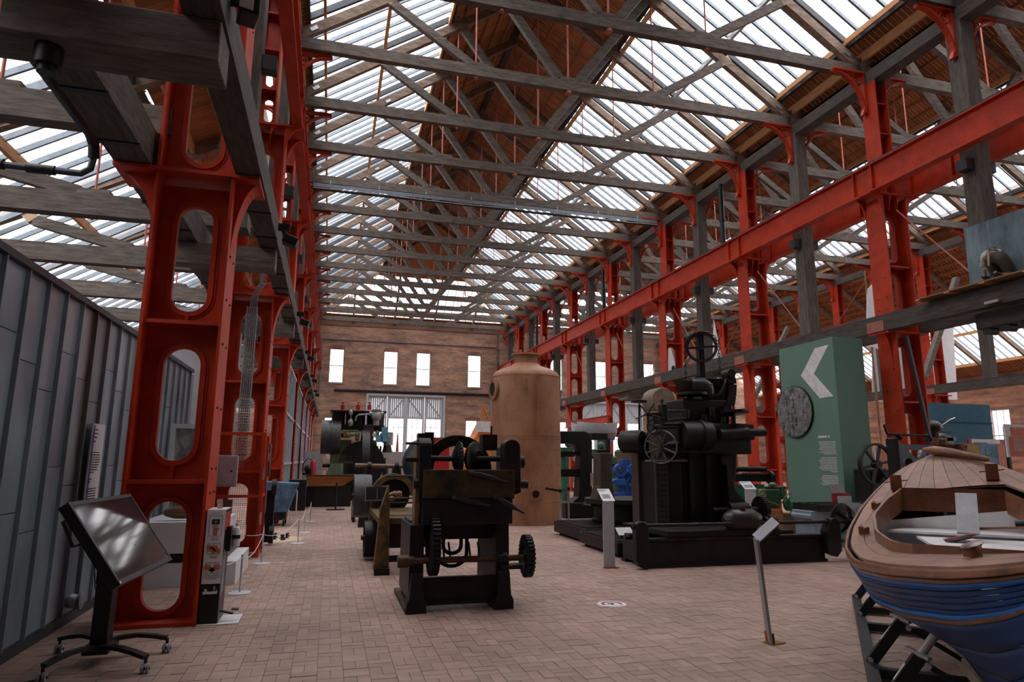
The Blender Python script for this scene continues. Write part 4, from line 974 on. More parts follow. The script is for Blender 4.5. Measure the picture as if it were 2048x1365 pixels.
MB().box(XR_-.02, XR_+.07, Yf+.2, Yb_-.2, z1(590), z1(230)).build('right_side_plate', IRON, t, bevel=.02)
for b, r in ((340, .075), (490, .05)): MB().cyl((XR_+.02, Yf+.12, z1(b)), (x1(1142 if b < 400 else 1168, b), Yf+.12, z1(b)), r, n=18).build('shaft_boss', IRON, t)
# top shaft, bevel gears, guard
zs = z1(318); MB().cyl((x1(395), Yf+.2, zs), (x1(1010), Yf+.2, zs), .034, n=14).build('top_shaft', IRON2, t)
m = MB(); gx = x1(735)
k = len(m.v); m.lathe([(.05, -.05), (.19, .02), (.2, .05), (.05, .08)], (gx-.06, Yf+.2, zs), 'x', 28)
for i in range(26):
    a = 2*PI*i/26; d = Vector((0, math.cos(a), math.sin(a))); m.bar(Vector((gx-.09, Yf+.2, zs))+d*.09, Vector((gx-.03, Yf+.2, zs))+d*.205, .014, .02, up=(1, 0, 0))
m.build('mitre_gear', IRON, t)
m = MB(); gc = Vector((gx+.16, Yf+.22, zs+.0)); m.lathe([(.04, .06), (.2, .0), (.2, -.03), (.04, -.05)], gc, 'y', 28)
for i in range(26):
    a = 2*PI*i/26; d = Vector((math.cos(a), 0, math.sin(a))); m.bar(gc+Vector((0, -.06, 0))+d*.09, gc+Vector((0, -.0, 0))+d*.205, .02, .014, up=(0, 1, 0))
k = 0; m.xf(Matrix.Translation(gc) @ Matrix.Rotation(.75, 4, 'Z') @ Matrix.Translation(-gc)); m.build('mitre_gear', IRON, t)
m = MB(); gc2 = Vector((x1(745, 300), Yf+.5, z1(400))); m.lathe([(.30, -.05), (.43, -.05), (.43, .05), (.30, .05)], gc2, 'y', 28, PI, 2*PI)
for i in range(9): a = PI*(i+.5)/9; m.disc(gc2+Vector((math.cos(a)*.38, -.06, math.sin(a)*.38)), .018, .03, 'y', 6)
m.build('flywheel_guard', IRON, t)
MB().box(XL_-.02, XL_+.1, Yf+.36, Yf+.5, z1(560), z1(150)).box(XL_+.08, XL_+.18, Yf+.44, Yf+.56, z1(400), z1(140)).build('upright', IRON, t)
MB().box(x1(890), x1(990), Yf+.3, Yf+.5, z1(260), z1(152)).cyl((x1(962), Yf+.4, z1(152)), (x1(962), Yf+.4, z1(92)), .012).build('feed_box', IRON, t)
MB().box(XL_-.07, XL_-.03, Yf+.1, Yf+.36, z1(780), z1(220)).build('wooden_guard', M('brown_board', (.14, .08, .04), .7, 0, .3, 5, (5, 5, 1)), t)
MB().cyl((XL_-.2, Yf+.1, z1(325)), (XL_, Yf+.1, z1(325)), .03).cyl((XL_-.2, Yf+.1, z1(222)), (XL_, Yf+.1, z1(222)), .014).build('side_pin', IRON2, t)
MB().disc((XL_-.07, Yf+.05, z1(480)), .06, .06, 'x', 14).build('side_boss', IRON, t)
for (a, b), (c, d) in (((785, 410), (1035, 475)), ((680, 575), (915, 628)), ((945, 570), (1130, 672))): lever(MB(), q1(a, b, Yf-.05), q1(c, d, Yf-.12), .034, .014).build('hand_lever', IRON2, t)
# legs
def legset(xa, xb, yf):
    zf = z1(1200); mb = MB().prism([(yf, .12), (yf+.02, ZB*.55), (yf+.04, ZB), (Yb_, ZB), (Yb_+.02, .12)], xa, xb, 'yz'); return mb
xl0, xl1, xr0, xr1 = XL_-.12, XL_+.04, XR_-.20, XR_-.04
for xa, xb in ((xl0, xl1), (xr0, xr1)):
    legset(xa, xb, Yf+.02).build('leg', IRON, t, bevel=.01)
    sgn = -1 if xa < 1.5 else 1
    MB().prism([(xa-.03, 0), (xb+.03, 0), (xb+.03, .1), (xb+.0, .16), (xb-.02, .42), (xa+.02, .42), (xa, .16), (xa-.03, .1)], Yf-.06, Yf+.2).build('foot', IRON, t, bevel=.008)
    MB().box(xa-.04, xb+.03, Yf-.05, Yb_+.2, 0, .06).build('foot_plate', RUST, t, bevel=.006)
MB().box(xl1, xr0, Yf+.08, Yf+.18, .1, z1(1090)).box(xl1, xr0, Yf+.05, Yf+.22, .06, .11).build('cross_beam', IRON, t, bevel=.006)
MB().box(xl1, xr0, Yb_-.1, Yb_, ZB-.12, ZB+.02).build('rear_beam', IRON, t)
MB().box(xl0+.02, XR_-.05, Yf+.3, Yb_-.1, z1(860), ZB+.03).build('lower_casing', IRON, t, bevel=.02)
# lower shaft and gears
zl2 = z1(975); MB().cyl((x1(325), Yf+.05, zl2), (x1(1140), Yf+.05, zl2), .036, n=14).build('lower_shaft', M('rusted_shaft', (.08, .045, .025), .5, .4, .4, 8), t)
MB().cyl((x1(318), Yf+.05, zl2), (x1(385), Yf+.05, zl2), .068, n=18).cyl((x1(385), Yf+.05, zl2), (x1(425), Yf+.05, zl2), .055, n=18).build('shaft_cap', M('rusted_shaft', (.08, .045, .025)), t)
gear(MB(), (x1(545), Yf+.06, z1(875)), .335, .085, 'x', 40, .02).build('ring_gear', IRON, t)
m = MB(); gear(m, (x1(1155), Yf+.05, z1(965)), .24, .075, 'x', 30, .028, spokes=4, rim=.05); m.build('spur_gear', IRON, t)
MB().box(x1(975), x1(1120), Yf-.03, Yf+.16, z1(1045), z1(1020)).prism([(x1(960), z1(1020)), (x1(1010), z1(1020)), (x1(990), z1(930)), (x1(960), z1(930))], Yf, Yf+.1).cyl((x1(950), Yf+.05, zl2), (x1(1020), Yf+.05, zl2), .07, n=16).build('bearing_bracket', IRON, t)
for dx, dz, rr in ((0, 0, .14), (.0, .09, .085)):
    P_ = [Vector((x1(700)+rr*1.25*math.cos(PI+PI*i/12), Yf+.35, z1(960)+dz+rr*1.0*math.sin(PI+PI*i/12))) for i in range(13)]
    MB().tube([P_[0]+Vector((0, 0, .25))]+P_+[P_[-1]+Vector((0, 0, .25))], .022, 8).build('hook', IRON, t)
for a in (600, 640, 770, 830): MB().cyl(q1(a, 860, Yf+.4), q1(a+12, 960, Yf+.4), .012, n=6).build('hanger_rod', IRON2, t)

# ================================================================ YELLOW AND BLACK LATHE BEHIND
c2y = lambda a, b, Y: c1(a, b, Y)
t = thing('shearing_machine', 'worn yellow and black iron machine behind the punching machine', 'machine', (1.0, 10.6, 0)); Ys = 10.2
def qa(a, b, Y=Ys): return c1(a, b, Y)
xa, xb = qa(180, 900).x, qa(250, 900).x; zt = qa(200, 600).z
for yy in (Ys, Ys+2.2): MB().prism([(xa-.05, .06), (xb+.02, .06), (xb, zt-.1), (xb-.03, zt+.25), (xa+.02, zt-.1)], yy, yy+.2).build('frame_leg', YEL, t, bevel=.01)
MB().box(xa-.04, xa+.18, Ys-.05, Ys+.05, 0, .09).build('foot_block', IRON, t)
MB().box(xa, qa(520, 720).x, Ys+.02, Ys+2.4, qa(300, 745).z, qa(300, 705).z).build('table_top', YEL, t, bevel=.006)
MB().box(xb, qa(520, 800).x, Ys+.1, Ys+.2, qa(300, 905).z, qa(300, 745).z).build('apron', IRON, t)
MB().box(xb, qa(520, 800).x, Ys+.15, Ys+.22, qa(300, 1000).z, qa(300, 960).z).build('brace', IRON, t)
for b in (430, 575, 605, 690): MB().cyl(qa(240, b, Ys+.4), qa(430, b, Ys+.4), .014, n=6).build('guard_rail', IRON2, t)
m = MB(); cc = qa(280, 560, Ys+2.2); m.lathe([(.30, -.12), (.40, -.12), (.40, .12), (.30, .12)], (cc.x, cc.y, cc.z+.0), 'y', 28, PI, 2*PI).build('arch_casing', YEL, t)
m = MB(); m.disc((cc.x, cc.y+.05, cc.z), .3, .06, 'y', 24); m.build('face_disc', IRON, t)
m = MB(); p = qa(290, 560, Ys+1.6)
for i in range(7): m.sph(p+Vector((.07*math.cos(i*2.2), .06*math.sin(i*1.3), .05*math.sin(i*2.7))), .06, 8, (1, 1, .7))
m.build('tool_block', M('pale_rust', (.25, .15, .09), .8, 0, .6, 14), t)
t = thing('belt_pulley', 'large grey flat-belt pulley standing left of the yellow machine', 'pulley', (.75, 13.2, 0)); Yq = 13.0
p = c1(85, 560, Yq); R0 = (c1(85, 440, Yq).z-c1(85, 715, Yq).z)/2; zc = R0+.02
MB().lathe([(R0-.04, -.16), (R0, -.16), (R0+.01, 0), (R0, .16), (R0-.04, .16), (R0-.04, -.16)], (p.x-.02, Yq, p.z), 'x', 32).build('rim', M('grey_iron', (.07, .075, .075), .5, .3, .3, 5), t)
m = MB()
for i in range(6): a = i*PI/3; m.bar((p.x, Yq, p.z), (p.x, Yq+R0*.97*math.cos(a), p.z+R0*.97*math.sin(a)), .05, .07, up=(1, 0, 0))
m.build('spokes', IRON, t)
MB().disc((p.x, Yq, p.z), .09, .34, 'x', 14).build('hub', IRON, t); MB().prism([(p.x+.2, 0), (p.x+.5, 0), (p.x+.42, p.z+.1), (p.x+.28, p.z+.1)], Yq-.1, Yq+.15).build('pedestal', IRON, t, bevel=.01); MB().cyl((p.x-.2, Yq, p.z), (p.x+.7, Yq, p.z), .04).build('shaft', IRON2, t)
p = c1(135, 700, 11.8)
MB().lathe([(.26, -.1), (.3, -.1), (.3, .1), (.26, .1), (.26, -.1)], (p.x, 11.8, .34), 'x', 28).disc((p.x, 11.8, .34), .27, .03, 'x', 24).build('lower_pulley', IRON, t)
gear(MB(), (p.x+.22, 11.75, .4), .36, .07, 'x', 34, .03, spokes=5).build('gear', YEL, t); MB().cyl((p.x-.15, 11.8, .36), (p.x+.7, 11.8, .36), .04).build('axle', IRON2, t)
# black display board on stand
t = thing('display_board', 'small twin-panel black sign on a thin black stand, before the yellow machine', 'sign', (.8, 12.4, 0))
def qs(a, b, Y=11.6): return c1(a, b, Y)
YSG = 12.3; bx = c1(160, 900, YSG).x
MB().lathe([(0, 0), (.17, 0), (.17, .012), (.03, .025), (0, .025)], (bx, YSG, 0), 'z', 24).build('foot', BLACK, t); MB().cyl((bx, YSG, .02), (bx, YSG, c1(160, 560, YSG).z), .016, n=8).build('pole', BLACK, t)
t.location = (bx, YSG, 0)
for o in list(t.children):
    for v in o.data.vertices: v.co = v.co+Vector((.8-bx, 12.4-YSG, 0))
pl0, pl1 = c1(95, 590, YSG), c1(255, 495, YSG)
m = MB().cbox(((pl0.x+pl1.x)/2, YSG-.03, (pl0.z+pl1.z)/2), (pl1.x-pl0.x, .02, pl1.z-pl0.z+.02), 0, -.25); m.build('frame', M('grey_frame', (.16, .15, .13), .5), t)
for s in (-1, 1): MB().cbox(((pl0.x+pl1.x)/2+s*(pl1.x-pl0.x)*.24, YSG-.045, (pl0.z+pl1.z)/2), ((pl1.x-pl0.x)*.44, .012, pl1.z-pl0.z-.03), 0, -.25).build('panel', BLACK, t)

# ================================================================ WOODEN BOAT CASE, MODEL ENGINE, MARINE ENGINE (far left centre)
c3 = crop(600, 800, 6.5); Y3 = 25.0
t = thing('wooden_boat', 'long varnished wooden boat hull on a black plinth at the end of the left path', 'boat', (.5, 25.5, 0))
a0, a1 = c3(75, 1060, Y3), c3(745, 1060, Y3)
MB().prism([(a0.x+.1, c3(80, 1130, Y3).z), (a1.x-.5, c3(80, 1130, Y3).z), (a1.x, c3(745, 995, Y3).z), (a0.x, c3(745, 985, Y3).z)], Y3, Y3+1.1).build('hull', M('orange_varnish', (.22, .075, .02), .35, 0, .35, 2, (1, 6, 6)), t, bevel=.03)
MB().box(a0.x, a1.x, Y3-.02, Y3+1.12, c3(745, 990, Y3).z, c3(745, 978, Y3).z).build('gunwale', M('dark_varnish', (.08, .03, .015), .4), t)
for x0_, x1_ in ((65, 480), (180, 660)): MB().box(c3(x0_, 1290, Y3).x, c3(x1_, 1290, Y3).x, Y3+.05+(.1 if x0_ < 100 else 0), Y3+1.05, 0, c3(x0_, 1132, Y3).z).build('plinth', BLACK, t)
t = thing('stand_sign', 'thin black lectern stand in front of the wooden boat hull', 'sign', (.45, 23.8, 0)); p = c3(465, 1345, 23.5); MB().cyl((p.x, 23.5, .0), (p.x, 23.5, .9), .03, n=8).build('pole', BLACK, t); MB().cbox((p.x, 23.5, .015), (.6, .3, .03)).build('foot', BLACK, t)
t = thing('acrylic_case', 'clear acrylic box over a pale green model engine on the boat hull', 'display case', (.3, 25.4, 1.0))
bx0, bx1 = c3(395, 980, 25.2).x, c3(690, 980, 25.2).x; zb = c3(500, 980, 25.1).z; zt = c3(500, 715, 25.1).z
for f_ in ((bx0, bx1, 25.1, 25.115, zb, zt), (bx0, bx1, 25.9, 25.915, zb, zt), (bx0, bx0+.015, 25.1, 25.9, zb, zt), (bx1-.015, bx1, 25.1, 25.9, zb, zt), (bx0, bx1, 25.1, 25.915, zt-.015, zt)): MB().box(*f_).build('side', CLEAR, t)
t = thing('model_engine', 'pale green model engine inside the clear acrylic box', 'model', (0, 25.5, 1.0)); PG = M('pale_green', (.15, .2, .13), .5); m = MB()
for i in range(5): p = c3(400+i*32, 880, 25.5); m.cyl((p.x, 25.5, zb), (p.x, 25.5, p.z+.15), .09, n=12)
m.build('cylinder_bank', PG, t); MB().box(c3(340, 950, 25.5).x, c3(560, 950, 25.5).x, 25.35, 25.65, zb, zb+.16).build('bed', PG, t); MB().cyl(c3(290, 850, 25.5), c3(390, 850, 25.5), .09).build('shaft', IRON2, t)
t = thing('fire_extinguisher', 'red pressure bottle standing on the left end of the wooden boat', 'extinguisher', (-.6, 25.3, 1.0)); p = c3(170, 870, 25.3); MB().lathe([(0, zb), (.11, zb), (.11, p.z+.12), (.06, p.z+.22), (0, p.z+.24)], (p.x, 25.3, 0), 'z', 16).build('bottle', M('signal_red', (.35, .02, .02), .35), t); MB().tube([(p.x-.05, 25.3, p.z+.24), (p.x-.2, 25.3, p.z+.3), (p.x-.35, 25.3, p.z+.1), (p.x-.36, 25.3, zb+.1)], .02, 6).build('hose', BLACK, t)
t = thing('air_pump', 'dark round air pump beside the red pressure bottle on the boat', 'pump', (-.9, 25.3, 1.0)); p = c3(110, 900, 25.3); MB().sph((p.x, 25.3, p.z), .16, 12).box(p.x-.2, p.x+.2, 25.2, 25.4, zb, zb+.08).build('body', IRON2, t)
t = thing('low_partition', 'low pale grey partition wall behind the marine engine', 'partition', (3, 33, 0)); p0 = c3(60, 665, 33.0)
MB().box(p0.x, c3(300, 665, 33).x, 33, 33.1, 0, p0.z).box(c3(960, 672, 33).x, c3(1440, 672, 33).x, 33, 33.1, 0, p0.z).build('panel', M('pale_grey_wall', (.36, .35, .34), .7), t); MB().box(c3(340, 700, 33).x, c3(400, 700, 33).x, 32.97, 33, c3(340, 765, 33).z, c3(340, 700, 33).z).build('notice', INKW, t)
# marine engine
Ye = 29.0; qe = lambda a, b, Y=Ye: c3(a, b, Y)
EG = M('engine_green', (.10, .16, .055), .5, 0, .3, 4); DK = M('dark_engine', (.018, .02, .018), .45, .2, .4, 5)
t = thing('marine_engine', 'huge green and black triple-expansion marine engine before the end wall doors', 'engine', (2.5, Ye+.8, 0))
for i, (a, b_, z0_, z1_) in enumerate(((410, 590, 365, 130), (600, 860, 330, 125), (880, 1115, 385, 130))):
    xa, xb = qe(a, 300).x, qe(b_, 300).x; r = (xb-xa)/2
    MB().lathe([(0, qe(500, z0_).z), (r*.96, qe(500, z0_).z), (r, qe(500, z0_-40).z), (r, qe(500, z1_+20).z), (r*1.05, qe(500, z1_+15).z), (r*1.05, qe(500, z1_).z), (0, qe(500, z1_-8).z)], ((xa+xb)/2, Ye+.9, 0), 'z', 24).build('steam_cylinder', DK, t)
MB().box(qe(415, 300).x, qe(1110, 300).x, Ye+.5, Ye+1.5, qe(0, 385).z, qe(0, 300).z).build('cylinder_base', DK, t, bevel=.03)
MB().box(qe(410, 130).x-.05, qe(1115, 130).x+.05, Ye+.0, Ye+1.8, qe(0, 140).z, qe(0, 122).z).build('top_walkway', IRON2, t)
for a in (560, 765, 915): p = qe(a, 80); MB().lathe([(0, p.z-.12), (.09, p.z-.12), (.09, p.z+.08), (.03, p.z+.12), (.03, p.z+.17), (.07, p.z+.18), (.07, p.z+.2), (0, p.z+.21)], (p.x, Ye+.6, 0), 'z', 12).build('lubricator', M('signal_red', (.35, .02, .02)), t)
p = qe(385, 480); MB().cyl((p.x-.35, Ye+.5, p.z), (p.x+.45, Ye+.5, p.z), .72, n=28).lathe([(.72, 0), (.78, 0), (.78, .06), (.72, .06)], (p.x+.05, Ye+.5, p.z), 'x', 28).build('condenser', M('grey_iron', (.07, .075, .075)), t)
for a, w_ in ((540, 85), (900, 70)): x_ = qe(a, 700).x; MB().prism([(x_-w_*.0072, 0), (x_+w_*.0072, 0), (x_+w_*.0045, qe(0, 510).z), (x_-w_*.0045, qe(0, 510).z)], Ye+.3, Ye+.8).build('green_column', EG, t, bevel=.02)
MB().box(qe(835, 310).x, qe(960, 310).x, Ye-.1, Ye+.6, qe(0, 600).z, qe(0, 325).z).box(qe(825, 310).x, qe(980, 310).x, Ye-.15, Ye+.65, qe(0, 328).z, qe(0, 308).z).build('valve_chest', M('brown_iron', (.06, .04, .03), .6, .2, .3, 4), t)
for z in (380, 455, 490, 510, 545, 600): MB().box(qe(820, z).x, qe(890, z).x, Ye-.2, Ye-.1, qe(0, z+8).z, qe(0, z).z).build('chest_rib', IRON2, t)
p = qe(990, 215); MB().sph((p.x, Ye-.1, p.z), .22, 14, (1, 1, 1.2)).cyl((p.x, Ye-.1, p.z-.4), (p.x, Ye-.1, p.z-.2), .13, n=14).lathe([(.1, p.z+.2), (.2, p.z+.22), (.2, p.z+.28), (.1, p.z+.3)], (p.x, Ye-.1, 0), 'z', 14).cyl((p.x-.3, Ye-.1, p.z+.1), (p.x+.3, Ye-.1, p.z+.1), .09).build('stop_valve', M('valve_grey', (.3, .31, .3), .4, .3), t)
MB().tube([qe(720, 275, Ye-.1), qe(735, 215, Ye-.1), qe(770, 195, Ye-.1), qe(900, 190, Ye-.1)], .035, 8).build('steam_pipe', M('valve_grey', (.3, .31, .3)), t)
for a, b in ((660, 170), (655, 300)): p = qe(a, b); MB().sph((p.x, Ye-.1, p.z), .09 if b < 200 else .12, 10, (1, 1, 1.4)).build('oil_cup', M('valve_grey', (.3, .31, .3)), t)
MB().cyl(qe(660, 190, Ye-.1), qe(660, 270, Ye-.1), .02, n=6).build('oil_pipe', STEEL, t)
for a in (525, 577): p = qe(a, 465); MB().disc((p.x, Ye-.1, p.z), .13, .06, 'y', 18).build('gauge', M('brass', (.35, .2, .06), .35, .7), t)
for b in (408, 460): MB().cyl(qe(550, b), qe(760, b), .05, n=10).build('green_pipe', EG, t)
for a, b in ((625, 462), (745, 462), (740, 500), (1000, 440), (1060, 470), (1140, 480), (1090, 530)): p = qe(a, b); MB().sph((p.x, Ye-.15, p.z), .1, 10, (1, 1, 1.3)).build('valve', EG if a != 1140 else M('valve_grey', (.3, .31, .3)), t)
for a, b in ((1098, 405), (1098, 500), (1022, 508)): p = qe(a, b); MB().cbox((p.x, Ye-.2, p.z), (.28, .1, .3)).build('blue_cover', M('sky_blue', (.12, .3, .42), .5), t)
p = qe(970, 462); MB().disc((p.x, Ye-.2, p.z), .11, .06, 'y', 16).build('gauge', INKW, t)
p = qe(1150, 500); MB().cyl((p.x, Ye, p.z-.3), (p.x, Ye, p.z+.25), .2, n=16).build('side_pump', M('valve_grey', (.3, .31, .3)), t)
p = qe(1135, 610); MB().cyl((p.x, Ye, p.z-.25), (p.x, Ye, p.z+.25), .22, .12, 16).build('governor', DK, t)
cf = qe(800, 760); R2 = 1.45
MB().lathe([(R2-.22, -.15), (R2, -.15), (R2, .15), (R2-.22, .15), (R2-.22, -.15)], (cf.x+.1, Ye-.25, R2+.02), 'x', 40).build('flywheel_rim', IRON, t)
k_ = MB().lathe([(0, -.1), (.95, -.1), (.95, .1), (0, .1)], (cf.x, Ye-.1, 1.5), 'y', 32); k_.build('crank_disc', IRON, t)
MB().box(qe(560, 900).x, qe(960, 900).x, Ye-.3, Ye+1.5, 0, .35).build('bedplate', IRON, t, bevel=.02)
for a in (640, 700, 770, 840, 930, 960): MB().cyl((qe(a, 800).x, Ye+.1, .3), (qe(a, 800).x+.08, Ye+.3, qe(0, 600).z), .05, n=8).build('connecting_rod', IRON2, t)
for a in (1045, 1000): MB().cyl((qe(a, 700).x, Ye, 0), (qe(a, 700).x, Ye, qe(0, 590).z), .045, n=8).build('stanchion', IRON, t)
p = c3(1105, 800, 27.5); tt = thing('fire_extinguisher', 'black bottle hanging on a post right of the marine engine', 'extinguisher', (p.x, 27.5, 0)); MB().cyl((p.x, 27.5, 0), (p.x, 27.5, 1.75), .03, n=8).build('post', BLACK, tt); MB().cyl((p.x+.02, 27.4, .95), (p.x+.02, 27.4, 1.5), .11, n=14).build('bottle', BLACK, tt)
# propeller shaft with cone
t = thing('propeller_shaft', 'long brown shaft with a dark cone-shaped boss, left of the punching machine', 'shaft', (2.4, 19, .9)); Yx = 17.5
pa, pb = c3(715, 855, Yx), c3(1330, 870, Yx); r = (c3(900, 838, Yx).z-c3(900, 895, Yx).z)/2
MB().cyl(pa, pb, r, n=20).build('shaft', M('brown_steel', (.17, .11, .07), .45, .5, .3, 4), t); pc = c3(1440, 800, Yx)
MB().lathe([(0, -.0), (.1, .0), (.28, .06), (.52, .2), (.6, .35), (.62, .5), (0, .52)], (pb.x, Yx, pb.z+.1), 'x', 28).build('cone_boss', M('dark_green_iron', (.02, .035, .035), .4, .2, .3, 4), t)
for a in (900, 1255): p = c3(a, 870, Yx); MB().prism([(p.x-.22, 0), (p.x+.22, 0), (p.x+.1, p.z-r), (p.x-.1, p.z-r)], Yx-.15, Yx+.15).lathe([(r, -.05), (r+.06, -.05), (r+.06, .05), (r, .05)], (p.x, Yx, p.z), 'x', 20).build('bearing_stand', IRON, t)
t = thing('work_bench', 'dark green bench with trays beneath the brown shaft', 'bench', (2.0, 19.5, 0)); MB().box(c3(700, 980, 19).x, c3(1100, 980, 19).x, 18.7, 19.6, .55, .72).build('top', M('dark_green_iron', (.02, .035, .035)), t); 
for a in (720, 1080):
    for yy in (18.75, 19.5): MB().box(c3(a, 980, 19).x-.04, c3(a, 980, 19).x+.04, yy, yy+.08, 0, .55).build('leg', IRON, t)
for i in range(4): p = c3(730+i*40, 960, 19); simple('iron_block', 'dark rusty block in the row on the dark green bench', 'block', MB().box(p.x-.07, p.x+.07, 18.75, 19.0, .72, .95), M('rusty_block', (.12, .04, .02), .8), 'rusty blocks on the dark green bench')
# orange crane cab
cc_ = crop(560, 620, 3.413); Yo = 27
t = thing('orange_crane', 'bright orange crane cab and jib behind the boiler', 'crane', (8, 27, 0)); OR = M('orange_paint', (.55, .16, .025), .5)
p0, p1 = cc_(1345, 900, Yo), cc_(1460, 770, Yo)
MB().prism([(p0.x-.9, .9), (p0.x+2.2, .9), (p0.x+2.2, p1.z), (p0.x+.25, p1.z), (p0.x+.0, p1.z-.5), (p0.x-.9, 1.6)], Yo, Yo+1.4).build('cab_body', OR, t, bevel=.03)
q = cc_(1395, 795, Yo); MB().box(q.x-.35, q.x+.25, Yo-.03, Yo, q.z-.25, q.z+.2).build('cab_window', INKW, t)
for x0_ in (1380, 1440): MB().tube([cc_(x0_, 770, Yo+.3), cc_(1382, 655, Yo+.3)], .035, 6).build('jib', OR, t)
MB().cyl(cc_(1444, 750, Yo+.3), cc_(1444, 620, Yo+.3), .03, n=6).build('mast', STEEL, t)
for x_ in (p0.x-.6, p0.x+1.6): MB().disc((x_, Yo+.2, .5), .5, .3, 'y', 22).disc((x_, Yo+1.2, .5), .5, .3, 'y', 22).build('wheel', BLACK, t)
p = cc_(1045, 900, 24); simple('red_board', 'plain red board standing behind the punching machine', 'board', MB().box(p.x-.35, p.x+.6, 24, 24.06, 0, p.z+.15), M('signal_red', (.35, .02, .02)))
p = c3(1265, 600, 38); m = MB(); m.lathe([(0, 0), (.3, 0), (.28, .3), (.12, 1.8), (.12, p.z-1), (.03, p.z+.7), (0, p.z+.72)], (p.x, 38, 0), 'z', 12); simple('channel_buoy', 'slim red and brown spar buoy in front of the end wall doors', 'buoy', m, M('buoy_paint', (.3, .06, .03), .6, 0, .5, 2))

# ================================================================ BOILER
BO = M('rusty_boiler', (.31, .135, .06), .55, .05, .38, 1.1, (1, 1, .7), .2, col2=(.38, .20, .11))
bc = Vector((5.26, 17.75, 0)); br = .97
t = thing('boiler', 'tall cylindrical rust-brown riveted boiler in the middle of the hall', 'boiler', bc)
MB().lathe([(br+.012, 0), (br+.012, .55), (br, .55), (br, 2.27), (br-.008, 2.27), (br-.008, 3.95), (br-.03, 4.03), (br-.09, 4.11), (br-.25, 4.2), (br-.5, 4.28), (.37, 4.35)], bc, 'z', 72).build('shell', BO, t)
MB().lathe([(.37, 4.33), (.33, 4.38), (.33, 4.58), (.42, 4.6), (.42, 4.64), (.30, 4.65), (.30, 4.3)], bc, 'z', 40).build('neck', BO, t)
rv = MB()
for z in (.58, 2.24, 2.27+.05, 3.96): 
    for i in range(110): a = 2*PI*i/110; rv.sph(bc+Vector((math.cos(a)*br, math.sin(a)*br, z)), .014, 6)
for z in (1.0, 1.55, 1.95):
    for i in range(36): a = 2*PI*i/36; rv.sph(bc+Vector((math.cos(a)*(br+.003), math.sin(a)*(br+.003), z)), .02, 6)
a = -PI/2-.02
for i in range(30):
    z = 2.33+i*.054
    for d in (-.035, .035): rv.sph(bc+Vector((math.cos(a+d)*br, math.sin(a+d)*br, z+(d > 0)*.027)), .015, 6)
rv.build('rivet', M('rivet_rust', (.30, .15, .06), .5), t, kind='stuff')
rdir = lambda a: Vector((math.cos(a), math.sin(a), 0))
def porthole(a, z, r):
    d = rdir(a); m = MB(); k = 0; m.lathe([(r, -.03), (r*1.55, -.03), (r*1.55, .03), (r, .03), (r, -.03)], (0, 0, 0), 'x', 24)
    for i in range(10): b = 2*PI*i/10; m.sph((.035, math.cos(b)*r*1.28, math.sin(b)*r*1.28), .014, 6)
    m.xf(Matrix.Translation(bc+d*(br+.01)+Vector((0, 0, z))) @ Matrix.Rotation(a, 4, 'Z')); m.build('port_flange', BO, t)
    m = MB(); m.disc((0, 0, 0), r, .05, 'x', 20); m.xf(Matrix.Translation(bc+d*(br+.0)+Vector((0, 0, z))) @ Matrix.Rotation(a, 4, 'Z')); m.build('port_opening', M('matt_black', (.004, .004, .004), .9), t)  # plain black disc paints in the shade inside the port
porthole(-PI/2-.02, .8, .1); porthole(PI+.12, 3.6, .2)
m = MB(); m.bar(bc+rdir(-1.85)*(br+.03)+Vector((0, 0, 3.55)), bc+rdir(-1.85)*(br+.03)+Vector((0, 0, 3.85)), .04, .04).build('lug', BO, t)
m = MB()
for i in range(14): a = i*2*PI/14; m.lathe([(0, 0), (.045, 0), (.045, .03), (0, .03)], bc+rdir(a)*(br+.03), 'z', 8)
m.build('foot_bolts', BO, t, kind='stuff')
for i, (x, y) in enumerate(((5.78, 16.35), (6.42, 17.5))):
    p = thing('barrier_post', '%s chrome barrier post with black belt to the right of the boiler' % ('nearer' if i == 0 else 'farther'), 'barrier post', (x, y, 0)); MB().lathe([(0, 0), (.17, 0), (.16, .02), (.03, .035), (0, .035)], (x, y, 0), 'z', 24).build('foot', STEEL, p); MB().cyl((x, y, .03), (x, y, .93), .03, n=12).build('stem', STEEL, p); MB().cyl((x, y, .86), (x, y, .95), .038, n=12).build('belt_head', BLACK, p)
simple('barrier_belt', 'black belt sagging between the two chrome posts by the boiler', 'belt', MB().bar((5.35, 16.3, .97), (5.78, 16.35, .9), .006, .05).bar((5.78, 16.35, .9), (6.42, 17.5, .9), .006, .05), BLACK)
# ================================================================ BIG BORING MACHINE AND ITS BEDS
c2 = crop(1080, 640, 2.625)
t = thing('machine_bed', 'long black cast-iron bed in front of the tall boring machine', 'machine bed', (6.6, 10.2, 0))
YB0 = 9.85; bz = lambda b, Y=YB0: c2(900, b, Y).z; bx_ = lambda a, b=1230, Y=YB0: c2(a, b, Y).x
MB().box(4.9, 8.25, YB0, YB0+.12, .03, .40).box(4.9, 8.25, YB0+.75, YB0+.87, .03, .40).build('side_rail', IRON, t, bevel=.01)
MB().box(4.88, 8.27, YB0-.03, YB0+.15, .0, .05).box(4.88, 8.27, YB0+.72, YB0+.9, .0, .05).build('foot_flange', IRON, t)
for x in (4.9, 5.7, 6.6, 7.5, 8.1): MB().box(x, x+.12, YB0+.12, YB0+.75, .05, .36).build('cross_rib', IRON, t)
MB().box(4.95, 8.2, YB0-.02, YB0+.16, .40, .45).box(4.95, 8.2, YB0+.7, YB0+.9, .40, .45).build('slideway', IRON2, t, bevel=.005)
MB().box(5.3, 7.4, YB0+.0, YB0+.95, .45, .56).build('saddle', IRON, t, bevel=.015)
